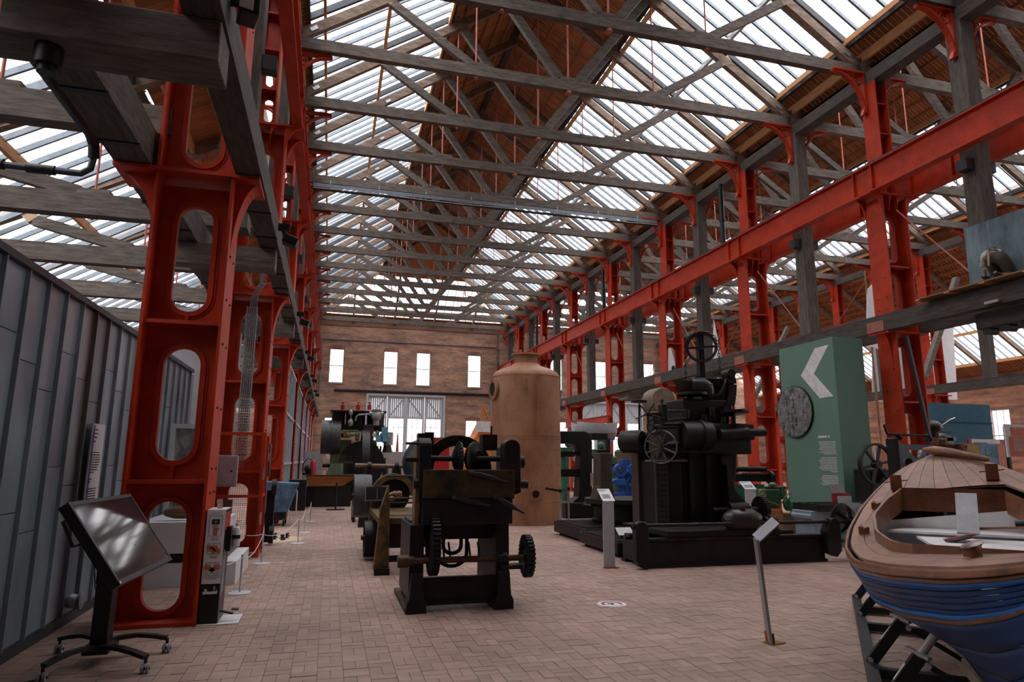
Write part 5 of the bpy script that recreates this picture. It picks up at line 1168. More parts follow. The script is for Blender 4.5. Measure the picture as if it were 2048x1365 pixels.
pts = [(4.72, 0.05), (4.86, .0), (4.9, .1), (4.9, .66), (4.84, .72), (4.74, .72), (4.68, .66), (4.68, .15)]
MB().prism(pts, YB0-.12, YB0+.02).build('end_bracket', IRON, t, bevel=.01)
MB().prism([(8.22, .15), (8.4, .08), (8.5, .18), (8.5, .66), (8.44, .72), (8.36, .72), (8.3, .66), (8.22, .5)], YB0-.12, YB0+.05).build('end_bracket', IRON, t, bevel=.01)
zs = .66
MB().cyl((4.66, YB0-.06, zs), (8.95, YB0-.06, zs), .028, n=12).build('drive_shaft', IRON2, t)
for x in (4.68, 8.3): MB().cyl((x, YB0-.06, zs), (x+.2, YB0-.06, zs), .055, n=16).build('bearing', IRON2, t)
m = MB(); x0, x1_ = bx_(985), bx_(1165); MB().tube([(x0, YB0+.05, zs+.02), (x0+.04, YB0+.05, zs+.03), (x0+.14, YB0+.05, zs+.05), (x1_-.12, YB0+.05, zs+.05), (x1_-.02, YB0+.05, zs+.03), (x1_, YB0+.05, zs)], [.07, .12, .175, .175, .13, .06], 20).build('gear_housing', M('smooth_iron', (.03, .03, .03), .35, .3, .3, 5), t)
MB().cyl((x0+.32, YB0+.0, zs+.2), (x0+.32, YB0+.0, zs+.25), .05, n=14).build('filler_cap', IRON, t)
for i, r in enumerate((.10, .135, .115)): MB().cyl((x1_+.07+.07*i, YB0-.02, zs), (x1_+.13+.07*i, YB0-.02, zs), r, n=22).build('step_pulley', IRON2, t)
# belt wheel at the right end
m = MB(); pc = Vector((8.82, YB0-.02, .64)); m.lathe([(.30, -.16), (.325, -.16), (.335, 0), (.325, .16), (.30, .16), (.30, -.16)], pc, 'x', 40); m.build('belt_wheel', M('grey_iron', (.07, .075, .075), .5, .3, .3, 5), t)
m = MB()
for i in range(6): a = i*PI/3+.4; m.tube([pc, pc+Vector((0, math.cos(a)*.31, math.sin(a)*.31))], [.04, .025], 8)
m.disc(pc, .065, .2, 'x', 14); m.build('wheel_spokes', IRON, t)
# machine
Ym = 11.35; q2 = lambda a, b, Y=Ym: c2(a, b, Y)
t = thing('boring_machine', 'tall black iron boring machine with chain wheel and long spindle', 'machine', (6.7, 11.4, 0))
X = lambda a, b=800, Y=Ym: c2(a, b, Y).x
Z = lambda b, Y=Ym: c2(850, b, Y).z
MB().box(X(640), X(1130), 10.95, 12.3, .0, Z(1100)).build('base', IRON, t, bevel=.02)
xa, xb = X(608, 900), X(672, 900)
m = MB().box(xa, xb, Ym-.02, Ym+.06, Z(1105), Z(742)); m.build('drilled_plate', M('drilled_iron', (.045, .04, .035), .55, .3, .3, 6), t, bevel=.006)
for i in range(13):
    for j in range(3): MB().cyl((xa+.06+j*(xb-xa-.12)/2, Ym-.024, Z(762)-i*(Z(762)-Z(1085))/12), (xa+.06+j*(xb-xa-.12)/2, Ym-.012, Z(762)-i*(Z(762)-Z(1085))/12), .017, n=10).build('bolt_hole', M('matt_black', (.004, .004, .004), .9), t)  # flat black discs, the shade of drilled holes put into colour
MB().box(xa, X(750), Ym+.06, Ym+.9, Z(1105), Z(742)).build('angle_block', IRON, t, bevel=.01)
MB().prism([(X(745), Z(1100)), (X(1100), Z(1100)), (X(1095), Z(1000)), (X(1040), Z(960)), (X(1030), Z(900)), (X(1050), Z(780)), (X(1060), Z(640)), (X(770), Z(640)), (X(755), Z(800))], Ym+.1, Ym+.9).build('column', IRON, t, bevel=.02)
for a in (790, 880, 960): MB().box(X(a), X(a+22), Ym+.04, Ym+.11, Z(1090), Z(690)).build('slideway', IRON, t, bevel=.005)
MB().prism([(X(975), Z(1000)), (X(1050), Z(1000)), (X(1062), Z(960)), (X(1010), Z(900)), (X(975), Z(760)), (X(968), Z(760))], Ym-.08, Ym+.1).build('gusset_web', IRON, t, bevel=.006)
MB().cyl(q2(905, 1000, Ym-.1), q2(1165, 1000, Ym-.1), .06, n=16).cyl(q2(985, 1000, Ym-.1), q2(1085, 1000, Ym-.1), .15, n=22).build('pulley_drum', IRON2, t)
m = MB(); gear(m, q2(1160, 1000, Ym-.1), .26, .09, 'x', 30, .02); m.build('drive_gear', IRON, t)
MB().cbox(q2(1060, 1070, Ym-.1), (.5, .3, .2)).build('gear_case', IRON, t, bevel=.02)
# head
MB().box(X(690, 620), X(1072, 620), Ym-.25, Ym+.8, Z(705), Z(545)).build('head_casting', IRON, t, bevel=.04)
MB().cyl((X(715), Ym-.2, Z(612)), (X(865), Ym-.2, Z(612)), .27, n=32).lathe([(.27, -.01), (.30, 0), (.30, .05), (.27, .06)], (X(810), Ym-.2, Z(612)), 'x', 32).build('spindle_drum', IRON, t)
MB().tube([(X(905), Ym-.3, Z(605)), (X(950), Ym-.3, Z(600)), (X(1050), Ym-.3, Z(593)), (X(1052), Ym-.3, Z(593))], [.10, .10, .11, .08], 20).build('spindle_sleeve', IRON2, t)
MB().cyl((X(1050), Ym-.3, Z(593)), (X(1142), Ym-.3, Z(590)), .075, n=20).build('spindle', IRON2, t)
MB().box(X(985, 560), X(1078, 560), Ym-.3, Ym+.3, Z(630), Z(545)).build('feed_box', IRON, t, bevel=.03)
MB().box(X(740, 500), X(980, 500), Ym-.1, Ym+.6, Z(548), Z(420)).build('upper_head', IRON, t, bevel=.03)
MB().cyl((X(800, 500), Ym+.1, Z(545)), (X(800, 500), Ym+.1, Z(410)), .20, .15, 22).build('drive_turret', IRON, t)
for a, b in ((770, 470), (860, 500), (900, 460), (960, 510)): MB().cyl(q2(a, b, Ym-.15), q2(a, b+45, Ym-.15), .05, n=12).build('boss', IRON2, t)
MB().tube([(X(800, 400), Ym, Z(400)), (X(800, 400), Ym, Z(398))], .3, 24).lathe([(.02, Z(400)), (.30, Z(400)), (.30, Z(385)), (.2, Z(380)), (.02, Z(380))], (X(800, 400), Ym, 0), 'z', 24).build('collar', IRON2, t)
MB().prism([(X(710, 330), Z(325)), (X(790, 330), Z(330)), (X(785, 330), Z(400)), (X(760, 330), Z(400))], Ym-.2, Ym+.1).build('hopper', IRON, t, bevel=.01)
MB().tube([(X(770, 350), Ym-.1, Z(352)), (X(835, 350), Ym-.1, Z(352)), (X(860, 350), Ym-.1, Z(365)), (X(866, 350), Ym-.1, Z(395))], [.16, .17, .15, .12], 20).build('bent_cover', M('smooth_iron', (.03, .03, .03)), t)
MB().box(X(865, 350), X(1000, 350), Ym+.1, Ym+.7, Z(420), Z(300)).build('louvred_box', IRON, t, bevel=.01)
for i in range(7): MB().box(X(890, 350), X(985, 350), Ym+.08, Ym+.1, Z(320+i*10), Z(315+i*10)).build('louvre', IRON2, t)
arm = [(988, 280), (1000, 330), (1000, 400), (990, 460), (965, 470)]
P_ = [c2(a, b, Ym-.05) for a, b in ((990, 285), (1003, 340), (1000, 400), (990, 450), (975, 500))]; m = MB()
for p, q in zip(P_[:-1], P_[1:]): m.bar(p, q, .14, .17, up=(1, 0, 0))
m.build('swing_arm', IRON2, t); P_ = [c2(a, b, Ym-.05) for a, b in ((985, 300), (970, 350), (945, 390), (900, 400), (880, 400))]; m = MB()
for p, q in zip(P_[:-1], P_[1:]): m.bar(p, q, .08, .05, up=(0, 0, 1))
m.build('arm_rib', IRON2, t); p = c2(990, 285, Ym-.05); MB().cyl((p.x, Ym-.16, p.z), (p.x, Ym+.1, p.z), .085, n=18).build('arm_eye', IRON2, t)
m = MB(); p = c2(1010, 483, Ym-.15); gear(m, p, .30, .05, 'z', 46, .02); m.cyl((p.x-.1, p.y, p.z+.02), (p.x-.1, p.y, p.z+.1), .1, n=14).build('worm_wheel', IRON, t)
MB().cyl((p.x+.02, p.y, p.z-.6), (p.x+.02, p.y, p.z), .04, n=10).build('worm_shaft', IRON, t)
# post with chain wheel
wc = c2(848, 145, Ym); MB().box(wc.x-.06, wc.x+.06, Ym-.0, Ym+.12, Z(340), wc.z+.28).build('mast', IRON, t, bevel=.006); MB().prism([(X(800), Z(325)), (X(900), Z(325)), (X(870), Z(300)), (X(830), Z(300))], Ym-.05, Ym+.2).build('mast_foot', IRON, t)
wr = .30; rot = Matrix.Translation(wc) @ Matrix.Rotation(-.55, 4, 'Z') @ Matrix.Translation(-wc)
m = MB(); m.lathe([(wr-.05, -.04), (wr, -.045), (wr-.02, 0), (wr, .045), (wr-.05, .04), (wr-.05, -.04)], wc, 'y', 36)
for i in range(4): a = i*PI/2+.03; m.bar(wc, wc+Vector((math.cos(a), 0, math.sin(a)))*(wr-.03), .035, .055, up=(0, 1, 0))
m.disc(wc, .06, .14, 'y', 16); m.xf(rot); m.build('chain_wheel', IRON, t)
m = MB(); ch = []
for i in range(17): a = PI*i/16; ch.append(wc+Vector((math.cos(a), 0, math.sin(a)))*(wr+.02))
for j in range(9): ch.insert(0, wc+Vector((wr+.02, 0, -.068*(j+1))))
for j in range(10): ch.append(wc+Vector((-wr-.02, 0, -.068*(j+1))))
for i, (p, q) in enumerate(zip(ch[:-1], ch[1:])):
    d = (q-p).normalized(); s = Vector((0, 1, 0)) if i % 2 else d.cross(Vector((0, 1, 0)))
    m.tube([(p+q)/2+d*.042*math.cos(a*PI/4)+s*.022*math.sin(a*PI/4) for a in range(8)], .0085, 4, closed=True)
m.xf(rot); m.build('chain', IRON2, t, kind='stuff')
# left hand controls
Yh = Ym-.25
for (a, b), (c, d), r in (((640, 550), (880, 545), .028), ((600, 570), (860, 562), .02), ((655, 480), (760, 478), .02), ((660, 530), (770, 518), .018), ((570, 495), (650, 492), .045), ((640, 500), (640, 420), .03), ((670, 660), (725, 655), .06)):
    MB().cyl(c2(a, b, Yh), c2(c, d, Yh), r, n=10).build('control_rod', IRON2, t)
MB().cbox(c2(645, 485, Yh), (.12, .2, .3)).build('gear_case', IRON, t, bevel=.02)
def tilted(mb, c, rz): return mb.xf(Matrix.Translation(c) @ Matrix.Rotation(rz, 4, 'Z') @ Matrix.Translation(-c))
p = c2(565, 495, Yh); m = MB()
for i in range(5): a = i*2*PI/5+.9; m.tube([p, p+Vector((0, math.cos(a), math.sin(a)))*.24], [.016, .01], 6)
m.sph(p, .05, 10); tilted(m, p, .9).build('star_handle', IRON2, t)
p = c2(600, 560, Yh); tilted(handwheel(MB(), p, .135, 'x', .014, 5), p, .8).build('small_handwheel', IRON2, t)
p = c2(634, 668, Yh-.05); tilted(handwheel(MB(), p, .30, 'x', .016, 8, 32), p, .75).build('large_handwheel', M('bright_iron', (.12, .11, .10), .4, .6, .3, 6), t)
m = MB(); gear(m, c2(615, 665, Yh+.05), .2, .06, 'x', 26, .02); m.build('gear', M('brown_iron', (.06, .04, .03)), t)
MB().box(X(600, 745), X(770, 745), Ym-.05, Ym+.4, Z(745), Z(738)).build('tray', M('pale_wood', (.3, .24, .17), .7), t)
MB().cbox(c2(740, 738, Ym), (.14, .08, .05)).build('red_cloth', M('signal_red', (.35, .02, .02)), t)
for i in range(10): p = c2(770+i*22, 1090-(i % 3)*8, Ym-.3); MB().cbox(p, (.12, .1, .07), i).build('clamp', IRON2, t)
# left slotted base plates
t = thing('base_plate', 'low slotted black iron floor plate, left of the boring machine', 'machine bed', (6.3, 13, 0))
MB().box(4.93, 7.9, 11.0, 12.85, .06, .26).build('plate', IRON, t, bevel=.01); MB().box(5.1, 8.3, 12.9, 14.9, .06, .30).build('plate', IRON, t, bevel=.01)
for i in range(12): MB().box(4.95, 7.85, 11.05+i*.15, 11.12+i*.15, .26, .285).build('slot_bar', IRON2, t)
for i in range(12): MB().box(5.12, 8.25, 12.98+i*.155, 13.05+i*.155, .30, .325).build('slot_bar', IRON2, t)
MB().box(5.0, 7.8, 11.1, 12.7, 0, .06).box(5.2, 8.2, 13, 14.8, 0, .06).build('packing', M('matt_black', (.004, .004, .004)), t)  # near-black packing, darker than the plates above it
t = thing('work_table', 'small slotted cast-iron block standing on the low slotted floor plate', 'machine table', (6.3, 11.6, .3)); p = c2(520, 1070, 11.8)
MB().box(5.75, 7.0, 11.45, 12.4, .285, .42).build('block', IRON, t, bevel=.01); MB().box(5.7, 7.05, 11.4, 12.45, .42, .46).build('top', IRON2, t, bevel=.005)
# tall outboard column
t = thing('support_column', 'brown-black outboard support column with a round bearing eye', 'machine', (6.3, 12.1, .46)); Yc = 11.95
MB().box(c2(515, 800, Yc).x, c2(577, 800, Yc).x, Yc, Yc+.3, .46, c2(540, 590, Yc).z).build('column', M('brown_iron', (.06, .04, .03)), t, bevel=.01)
MB().box(c2(528, 800, Yc).x, c2(545, 800, Yc).x, Yc-.03, Yc, .5, c2(540, 600, Yc).z).build('slideway', IRON, t)
MB().prism([(c2(577, 1040, Yc).x, .46), (c2(600, 1040, Yc).x, .46), (c2(590, 700, Yc).x, c2(0, 700, Yc).z), (c2(577, 700, Yc).x, c2(0, 650, Yc).z)], Yc+.08, Yc+.2).build('rear_rib', IRON, t)
p = c2(485, 640, Yc-.1); m = MB(); m.lathe([(.10, -.22), (.2, -.22), (.22, -.18), (.22, .18), (.2, .22), (.10, .22), (.10, -.22)], p, 'x', 28); tilted(m, p, -.9).build('bearing_eye', IRON, t)
m = MB(); m.sph(p+Vector((-.2, 0, 0)), .06, 10); m.build('knob', IRON, t); MB().cbox(c2(520, 640, Yc), (.3, .25, .3)).build('bearing_arm', IRON, t, bevel=.03)
MB().cyl(c2(522, 440, Yc+.1), c2(520, 580, Yc+.1), .02, n=8).lathe([(0, -.02), (.16, -.02), (.16, .02), (0, .02)], c2(520, 430, Yc+.1), 'z', 20).build('top_wheel', IRON, t)
# round table machine
t = thing('turntable', 'low round iron turntable, right of the boiler', 'machine table', (6.7, 14.6, .3)); Yt = 14.1; rc = c2(340, 990, Yt)
MB().lathe([(0, .33), (.78, .33), (.8, .38), (.74, .42), (.74, .7), (.95, .74), (.95, .84), (0, .85)], (6.55, 14.05, 0), 'z', 48).build('table', IRON, t)
t = thing('slotting_column', 'dark flared iron column standing on the round turntable', 'machine', (6.6, 14.1, .85)); Yv = 14.1
xx = lambda a, b: c2(a, b, Yv).x
zz = lambda b: c2(330, b, Yv).z
MB().prism([(xx(245, 975), zz(975)), (xx(415, 975), zz(975)), (xx(415, 975), zz(960)), (xx(375, 900), zz(940)), (xx(362, 850), zz(850)), (xx(362, 700), zz(700)), (xx(300, 700), zz(700)), (xx(300, 850), zz(870)), (xx(280, 940), zz(945)), (xx(250, 960), zz(962))], Yv-.2, Yv+.25).build('column', M('brown_iron', (.06, .04, .03)), t, bevel=.02)
for i in range(5): MB().cbox(c2(310+i*12, 692, Yv), (.05, .1, .06), i).build('clamp', IRON2, t)
t = thing('press_frame', 'huge black C-shaped press frame between the boiler and the turntable', 'machine', (8.2, 19, 0)); Yp2 = 19.0
f = lambda a, b: (c2(a, b, Yp2).x, c2(a, b, Yp2).z)
pts = [f(110, 585), f(235, 585), f(262, 600), f(275, 640), f(275, 1000), f(170, 1000), f(170, 960), f(205, 930), f(215, 700), f(200, 665), f(170, 650), f(110, 650)]
MB().prism([(a, max(b, 0)) for a, b in pts], Yp2, Yp2+.5).build('frame', IRON, t, bevel=.02)
MB().box(f(110, 0)[0], f(205, 0)[0], Yp2+.1, Yp2+.4, f(0, 710)[1], f(0, 690)[1]).box(f(110, 0)[0], f(205, 0)[0], Yp2+.1, Yp2+.4, f(0, 825)[1], f(0, 785)[1]).build('cross_arm', IRON, t)
MB().box(f(270, 0)[0], f(350, 0)[0], Yp2+.1, Yp2+.6, f(0, 625)[1], f(0, 590)[1]).build('top_beam', IRON, t); MB().box(f(110, 0)[0], f(300, 0)[0], Yp2-.3, Yp2+.8, 0, .45).build('base', IRON, t, bevel=.03)
MB().box(f(250, 0)[0], f(280, 0)[0], Yp2-.05, Yp2, f(0, 875)[1], f(0, 805)[1]).build('maker_plate', M('pale_wood', (.3, .24, .17)), t)
for i, (a, b) in enumerate(((130, 690), (300, 700), (390, 740))):
    p = c2(a, b, 21.5); m = MB(); m.cyl((p.x, 21.5, 0), (p.x, 21.5, p.z), .14, n=14); m.cbox((p.x, 21.5, p.z), (.5, .4, .25)); m.sph((p.x+.1, 21.4, p.z+.25), .14, 10)
    tt = thing('green_machine', ['dark green machine tool seen through the press frame', 'green machine tool behind the slotting column', 'green and black machine tool left of the blue press'][i], 'machine', (p.x, 21.5, 0)); m.build('body', GREENM, tt, bevel=.02); MB().cyl((p.x-.3, 21.4, p.z-.15), (p.x+.3, 21.4, p.z-.15), .05, n=10).build('spindle', IRON2, tt)
# blue press
t = thing('blue_press', 'bright blue cast-iron press standing behind the support column', 'machine', (8.6, 17.2, 0)); Yb2 = 17.0; f = lambda a, b: (c2(a, b, Yb2).x, c2(a, b, Yb2).z); v = lambda a, b: c2(a, b, Yb2)
MB().prism([(f(425, 0)[0], 0), (f(500, 0)[0], 0), f(497, 960), f(490, 870), f(480, 800), f(450, 800), f(440, 870)], Yb2, Yb2+.5).build('body', BLUEM, t, bevel=.03)
MB().prism([f(440, 730), f(478, 730), f(478, 765), f(440, 765)], Yb2+.05, Yb2+.3).build('top_block', BLUEM, t, bevel=.01)
for a in (418, 488): m = MB(); p = v(a, 790); m.lathe([(.10, -.1), (.17, -.1), (.17, .1), (.10, .1), (.10, -.1)], p, 'y', 22); m.bar(p+Vector((0, 0, -.1)), p+Vector((.05 if a < 450 else -.05, 0, -.75)), .12, .1, up=(0, 1, 0)); m.build('side_link', BLUEM, t)
MB().cyl(v(405, 800), v(500, 800), .07, n=14).build('cross_shaft', BLUEM, t); MB().prism([f(370, 850), f(385, 838), f(440, 835), f(445, 870), f(400, 870)], Yb2-.1, Yb2+.4).build('jaw', BLUEM, t, bevel=.02)
MB().prism([f(375, 915), f(440, 900), f(440, 960), f(400, 960)], Yb2-.1, Yb2+.3).build('lower_jaw', BLUEM, t, bevel=.02); MB().cyl(v(468, 870), v(500, 868), .05, n=10).build('bronze_nut', M('brass', (.35, .2, .06)), t)
MB().bar(v(475, 820), v(430, 880), .09, .07).build('lever', BLUEM, t)
p = c2(480, 700, 17.7); simple('wooden_crate', 'brown boarded box standing behind the blue press', 'box', MB().box(p.x-.25, p.x+.35, 17.7, 18.2, 0, p.z), M('brown_board', (.14, .08, .04)))
p = c2(580, 850, 15.5); simple('blue_gate_post', 'slim blue metal rack seen between the support column and the boring machine', 'rack', MB().box(p.x-.02, p.x+.05, 15.5, 15.55, 0, p.z+.5).box(p.x-.3, p.x+.05, 15.5, 15.55, p.z+.3, p.z+.36), BLUEM)
p = c2(620, 430, 20); t = thing('canvas_bale', 'grey canvas-covered drum on a tall dark stand behind the hand wheels', 'machine', (p.x, 20, 0)); 
m = MB(); m.lathe([(.0, -.4), (.42, -.4), (.45, -.3), (.45, .3), (.42, .4), (0, .4)], p, 'y', 20); m.build('drum', M('canvas', (.16, .13, .09), .9, 0, .4, 5), t); MB().box(p.x-.3, p.x+.3, 19.8, 20.3, 0, p.z-.35).build('stand', IRON, t, bevel=.03)
# signs and stands
def lectern(name, lab, x, y, h, w_=.18, mt=LGREY, foot=None, face=-.6, dark=False):
    t = thing(name, lab, 'sign', (x, y, 0))
    MB().cbox((x, y, h/2), (w_, .02, h), face*.0).build('post', mt, t)
    R = Vector((1, 0, 0)); U = Vector((0, .8, .6)).normalized(); o = Vector((x-w_/2, y-.01, h)); n = R.cross(U)
    m = MB(); flat(m, o, R, U, 0, w_+.02, 0, .3, .012); m.build('panel', WHITE if not dark else M('brown_panel', (.07, .05, .045), .5), t)
    m = MB(); lines(m, o+n*.0125+U*.28+R*.01, R, U, w_-.02, 3, .006, .016, seed=int(x*10)); 
    flat(m, o+n*.0125, R, U, .03, w_-.03, .06, .16, .001); m.build('print', M('grey_ink', (.2, .22, .24), .6), t)
    MB().box(x-w_/2, x+w_/2+.05, y-.06, y+.04, 0, .012).build('foot', foot or mt, t)
    return t
lt_ = lectern('info_lectern', 'light grey information lectern on a red foot, left front of the machine beds', 4.36, 10.05, 1.02, .19, LGREY, M('signal_red', (.35, .02, .02)))
lectern('info_lectern', 'white information lectern beside the black engine', 9.95, 14.3, 1.0, .3, WHITE)
p = c2(455, 1040, 11.3); m = MB(); flat(m, (p.x-.16, 11.3, .34), (1, 0, 0), (0, .8, .6), 0, .3, 0, .2, .012); tp = thing('tilted_label', 'small white tilted label on the slotted floor plate', 'sign', (p.x, 11.3, .3)); m.build('panel', WHITE, tp); MB().box(p.x-.1, p.x+.1, 11.33, 11.36, .285, .36).build('stand', BLACK, tp)
# edge-on lectern on brass foot
t = thing('slim_lectern', 'slim grey metal lectern seen edge-on, brass foot on the brick floor', 'sign', (4.03, 5.62, 0)); b0 = Vector((4.04, 5.64, 0)); bt_ = onY(1512, 1078, 5.64); tp_ = onY(1552, 1042, 5.55)
MB().bar(b0, bt_, .024, .16, up=(.4, .9, 0)).build('post', M('sign_grey', (.28, .29, .3), .35, .5), t); MB().bar(bt_, tp_, .2, .012, up=(-.6, 0, .8)).build('panel', M('sign_grey', (.28, .29, .3)), t)
MB().cbox((4.08, 5.63, .005), (.16, .12, .01), .2).bar((4.04, 5.63, 0), (4.03, 5.63, .1), .13, .012, up=(1, 0, 0)).build('foot', M('brass', (.35, .2, .06)), t)
t = thing('floor_sticker', 'round white and red distancing sticker on the brick floor', 'sticker', (3.3, 7.56, 0))
MB().lathe([(0, .001), (.17, .001), (.17, .004), (0, .004)], (3.3, 7.56, 0), 'z', 36).build('disc', WHITE, t); m = MB()
m.lathe([(.09, .004), (.125, .004), (.125, .006), (.09, .006), (.09, .004)], (3.3, 7.56, 0), 'z', 32, -.5, 3.6).build('red_ring', M('signal_red', (.35, .02, .02)), t)
text('KEEP YOUR DISTANCE', (3.17, 7.43, .0045), (1, 0, 0), (0, 1, 0), .022, INK, t); MB().box(3.25, 3.33, 7.55, 7.59, .004, .006).box(3.28, 3.31, 7.51, 7.55, .004, .006).build('printed_symbol', INK, t)

# ================================================================ GREEN DISPLAY BLOCK
t = thing('display_block', 'tall green display block with white chevron and round engine photograph', 'display block', (11.93, 13.9, 0)); GP = M('sage_green_paint', (.105, .2, .15), .75, 0, .03, 3, bump=.02)
GX = 11.5; MB().box(GX, 12.36, 12.93, 14.9, 0, 4.64).build('block', GP, t)
R = Vector((0, -1, 0)); U = Vector((0, 0, 1)); o = Vector((GX-.001, 0, 0))
Q = lambda x, y: (lambda p: (-p.y, p.z))(onX(x, y, GX))
m = MB(); flatpoly(m, o, R, U, [Q(*p) for p in ((1602, 752), (1628, 748), (1667, 793), (1640, 797))], .004); flatpoly(m, o, R, U, [Q(*p) for p in ((1602, 752), (1630, 697), (1657, 690), (1628, 748))], .004); m.build('chevron', INKW, t)
PH = M('photo_print', (.05, .055, .055), .4, 0, .9, 9, (1, 1, .6), bump=0, col2=(.26, .27, .27)); dc = Vector((GX-.03, 14.40, 2.94))
MB().disc(dc, .66, .05, 'x', 56).build('photo_disc', BLACK, t); MB().disc(dc-Vector((.027, 0, 0)), .645, .006, 'x', 56).build('photograph', PH, t)
m = MB()
for i in range(7): y = -.45+i*.15; m.box(GX-.0635, GX-.06, 14.40+y-.012, 14.40+y+.012, 2.94-.4*(1-abs(y)), 2.94+.45*(1-abs(y)))
for z in (-.3, -.1, .12, .3): m.box(GX-.0635, GX-.06, 14.40-.5, 14.40+.5, 2.94+z-.008, 2.94+z+.008)
m.lathe([(0, -.003), (.16, -.003), (.16, .0), (0, .0)], (GX-.0605, 14.42, 3.2), 'x', 16); m.build('printed_engine', M('photo_light', (.22, .22, .22), .5, var=.6, scale=12), t, smooth=False)
m = MB(); tx = -onX(1632, 880, GX).y; wR = -13.02-tx if 0 else .55
o2 = Vector((GX-.002, -(-13.62), 0)); 
lines(m, Vector((GX-.002, 13.66, 2.30)), R, U, .58, 1, .05, .05, seed=2); lines(m, Vector((GX-.002, 13.72, 2.16)), R, U, .62, 9, .014, .036, True, seed=12); lines(m, Vector((GX-.002, 13.72, 1.78)), R, U, .62, 10, .014, .036, True, seed=13); lines(m, Vector((GX-.002, 13.72, 1.36)), R, U, .62, 8, .014, .036, True, seed=14)
m.build('printed_text', INKW, t, smooth=False)
# engines in front of the block
t = thing('marine_diesel', 'small green and brass marine engine on an orange wooden cradle', 'engine', (11.4, 14.6, 0)); Yg = 13.0; cg = crop(1280, 900, 4.655); v = lambda a, b, Y=Yg: cg(a, b, Y)
MB().box(v(1165, 640).x, v(1335, 640).x, Yg, Yg+.45, 0, v(1200, 560).z).build('cradle', M('orange_wood', (.32, .13, .035), .5, 0, .3, 4, (1, 6, 6)), t, bevel=.01); MB().box(v(1335, 640).x, v(1450, 640).x, Yg, Yg+.45, 0, v(1200, 600).z).build('cradle_end', M('brown_board', (.14, .08, .04)), t)
MB().box(v(1190, 500).x, v(1340, 500).x, Yg+.1, Yg+.4, v(0, 560).z, v(0, 380).z).build('crankcase', GREENM, t, bevel=.02); MB().disc(v(1390, 510), .145, .12, 'x', 28).disc(v(1395, 510, Yg-.05), .26*.55, .05, 'y', 28).build('flywheel', GREENM, t)
for a in (1205, 1255, 1300): MB().cyl((v(a, 0).x, Yg+.2, v(0, 470).z), (v(a, 0).x, Yg+.2, v(0, 350).z), .05, n=12).build('cylinder', M('brass', (.35, .2, .06)), t)
MB().sph(v(1235, 325), .09, 12, (1, 1, .6)).build('tank', GREENM, t); MB().cyl(v(1170, 357), v(1310, 357), .022, n=8).build('manifold', BLACK, t)
p = v(1140, 410); handwheel(MB(), p, .09, 'y', .008, 4, 18).build('handwheel', M('brass', (.35, .2, .06)), t)
MB().tube([v(1320, 500), v(1350, 440), v(1390, 400), v(1410, 420)], .012, 6).tube([v(1190, 480), v(1250, 500), v(1320, 530)], .01, 6).tube([v(1340, 340), v(1365, 350), v(1355, 390)], .012, 6).build('copper_pipe', M('brass', (.35, .2, .06)), t)
MB().box(v(1310, 0).x, v(1370, 0).x, Yg+.1, Yg+.35, v(0, 480).z, v(0, 350).z).build('gearbox', GREENM, t, bevel=.02)
t = thing('black_engine', 'long black in-line engine on a stand, left of the green display block', 'engine', (11.5, 16.2, 0)); Yg2 = 15.2; v = lambda a, b, Y=Yg2: cg(a, b, Y)
MB().box(v(950, 0).x-.6, v(1200, 0).x, Yg2, Yg2+.5, v(0, 300).z, v(0, 225).z).build('block', BLACK, t, bevel=.02); MB().cyl((v(950, 0).x-.5, Yg2+.1, v(0, 180).z), (v(1180, 0).x, Yg2+.1, v(0, 178).z), .07, n=12).build('manifold', IRON, t)
m = MB()
for i in range(9): m.sph((v(950+i*28, 0).x, Yg2, v(0, 228).z), .05, 8)
m.build('valve_caps', IRON2, t, kind='stuff'); MB().disc(v(1215, 262), .17, .08, 'x', 24).build('end_cover', IRON2, t); MB().box(v(950, 0).x-.4, v(1150, 0).x, Yg2+.05, Yg2+.45, 0, v(0, 330).z).build('stand', GREENM, t)
# pale blue milling machine with slotted table
t = thing('planing_machine', 'pale blue planing machine base under a long dark slotted table', 'machine', (9.9, 11.6, 0)); PB = M('pale_blue_enamel', (.2, .28, .34), .5, 0, .12, 4)
Yq2 = 11.6; v = lambda x, y: onY(x, y, Yq2)
za, zb = v(1620, 1008).z, v(1620, 1022).z
MB().box(v(1618, 0+1010).x, 11.4, Yq2-.3, Yq2+.5, zb, za).build('slotted_table', IRON2, t, bevel=.005)
for i in range(3): MB().box(v(1618, 1010).x, 11.4, Yq2-.2+i*.25, Yq2-.16+i*.25, za, za+.012).build('table_bar', IRON, t)
x0, x1_ = v(1612, 1050).x, 11.2
MB().prism([(x0+.06, 0), (x1_-.1, 0), (x1_-.1, zb-.22), (x1_, zb-.16), (x1_, zb), (x0, zb), (x0, zb-.06), (x0-.03, zb-.08), (x0-.03, zb-.14), (x0+.06, zb-.2)], Yq2-.18, Yq2+.4).build('base', PB, t, bevel=.012)
MB().box(x0+.3, x0+1.1, Yq2-.22, Yq2-.18, .1, .5).build('recess_panel', IRON, t)
t = thing('small_sign', 'small red and grey sign block standing on the slotted table', 'sign', (9.6, 11.7, za)); p0, p1 = onY(1665, 1003, 11.5), onY(1700, 988, 11.5)
MB().box(p0.x, p1.x, 11.5, 11.52, za+.012, p1.z).build('back', M('signal_red', (.35, .02, .02)), t); MB().box(p0.x+.12, p1.x+.02, 11.49, 11.5, za+.012, p0.z+.1).build('foot', LGREY, t)
m = MB(); flat(m, (p0.x+.0, 11.5, p1.z), (1, 0, 0), (.3, .7, .6), 0, .34, 0, .26, .012); m.build('panel', M('brown_panel', (.07, .05, .045)), t)
lectern('info_lectern', 'white box lectern behind the boat stern, right of the green block', 9.3, 9.2, 1.02, .3, WHITE)
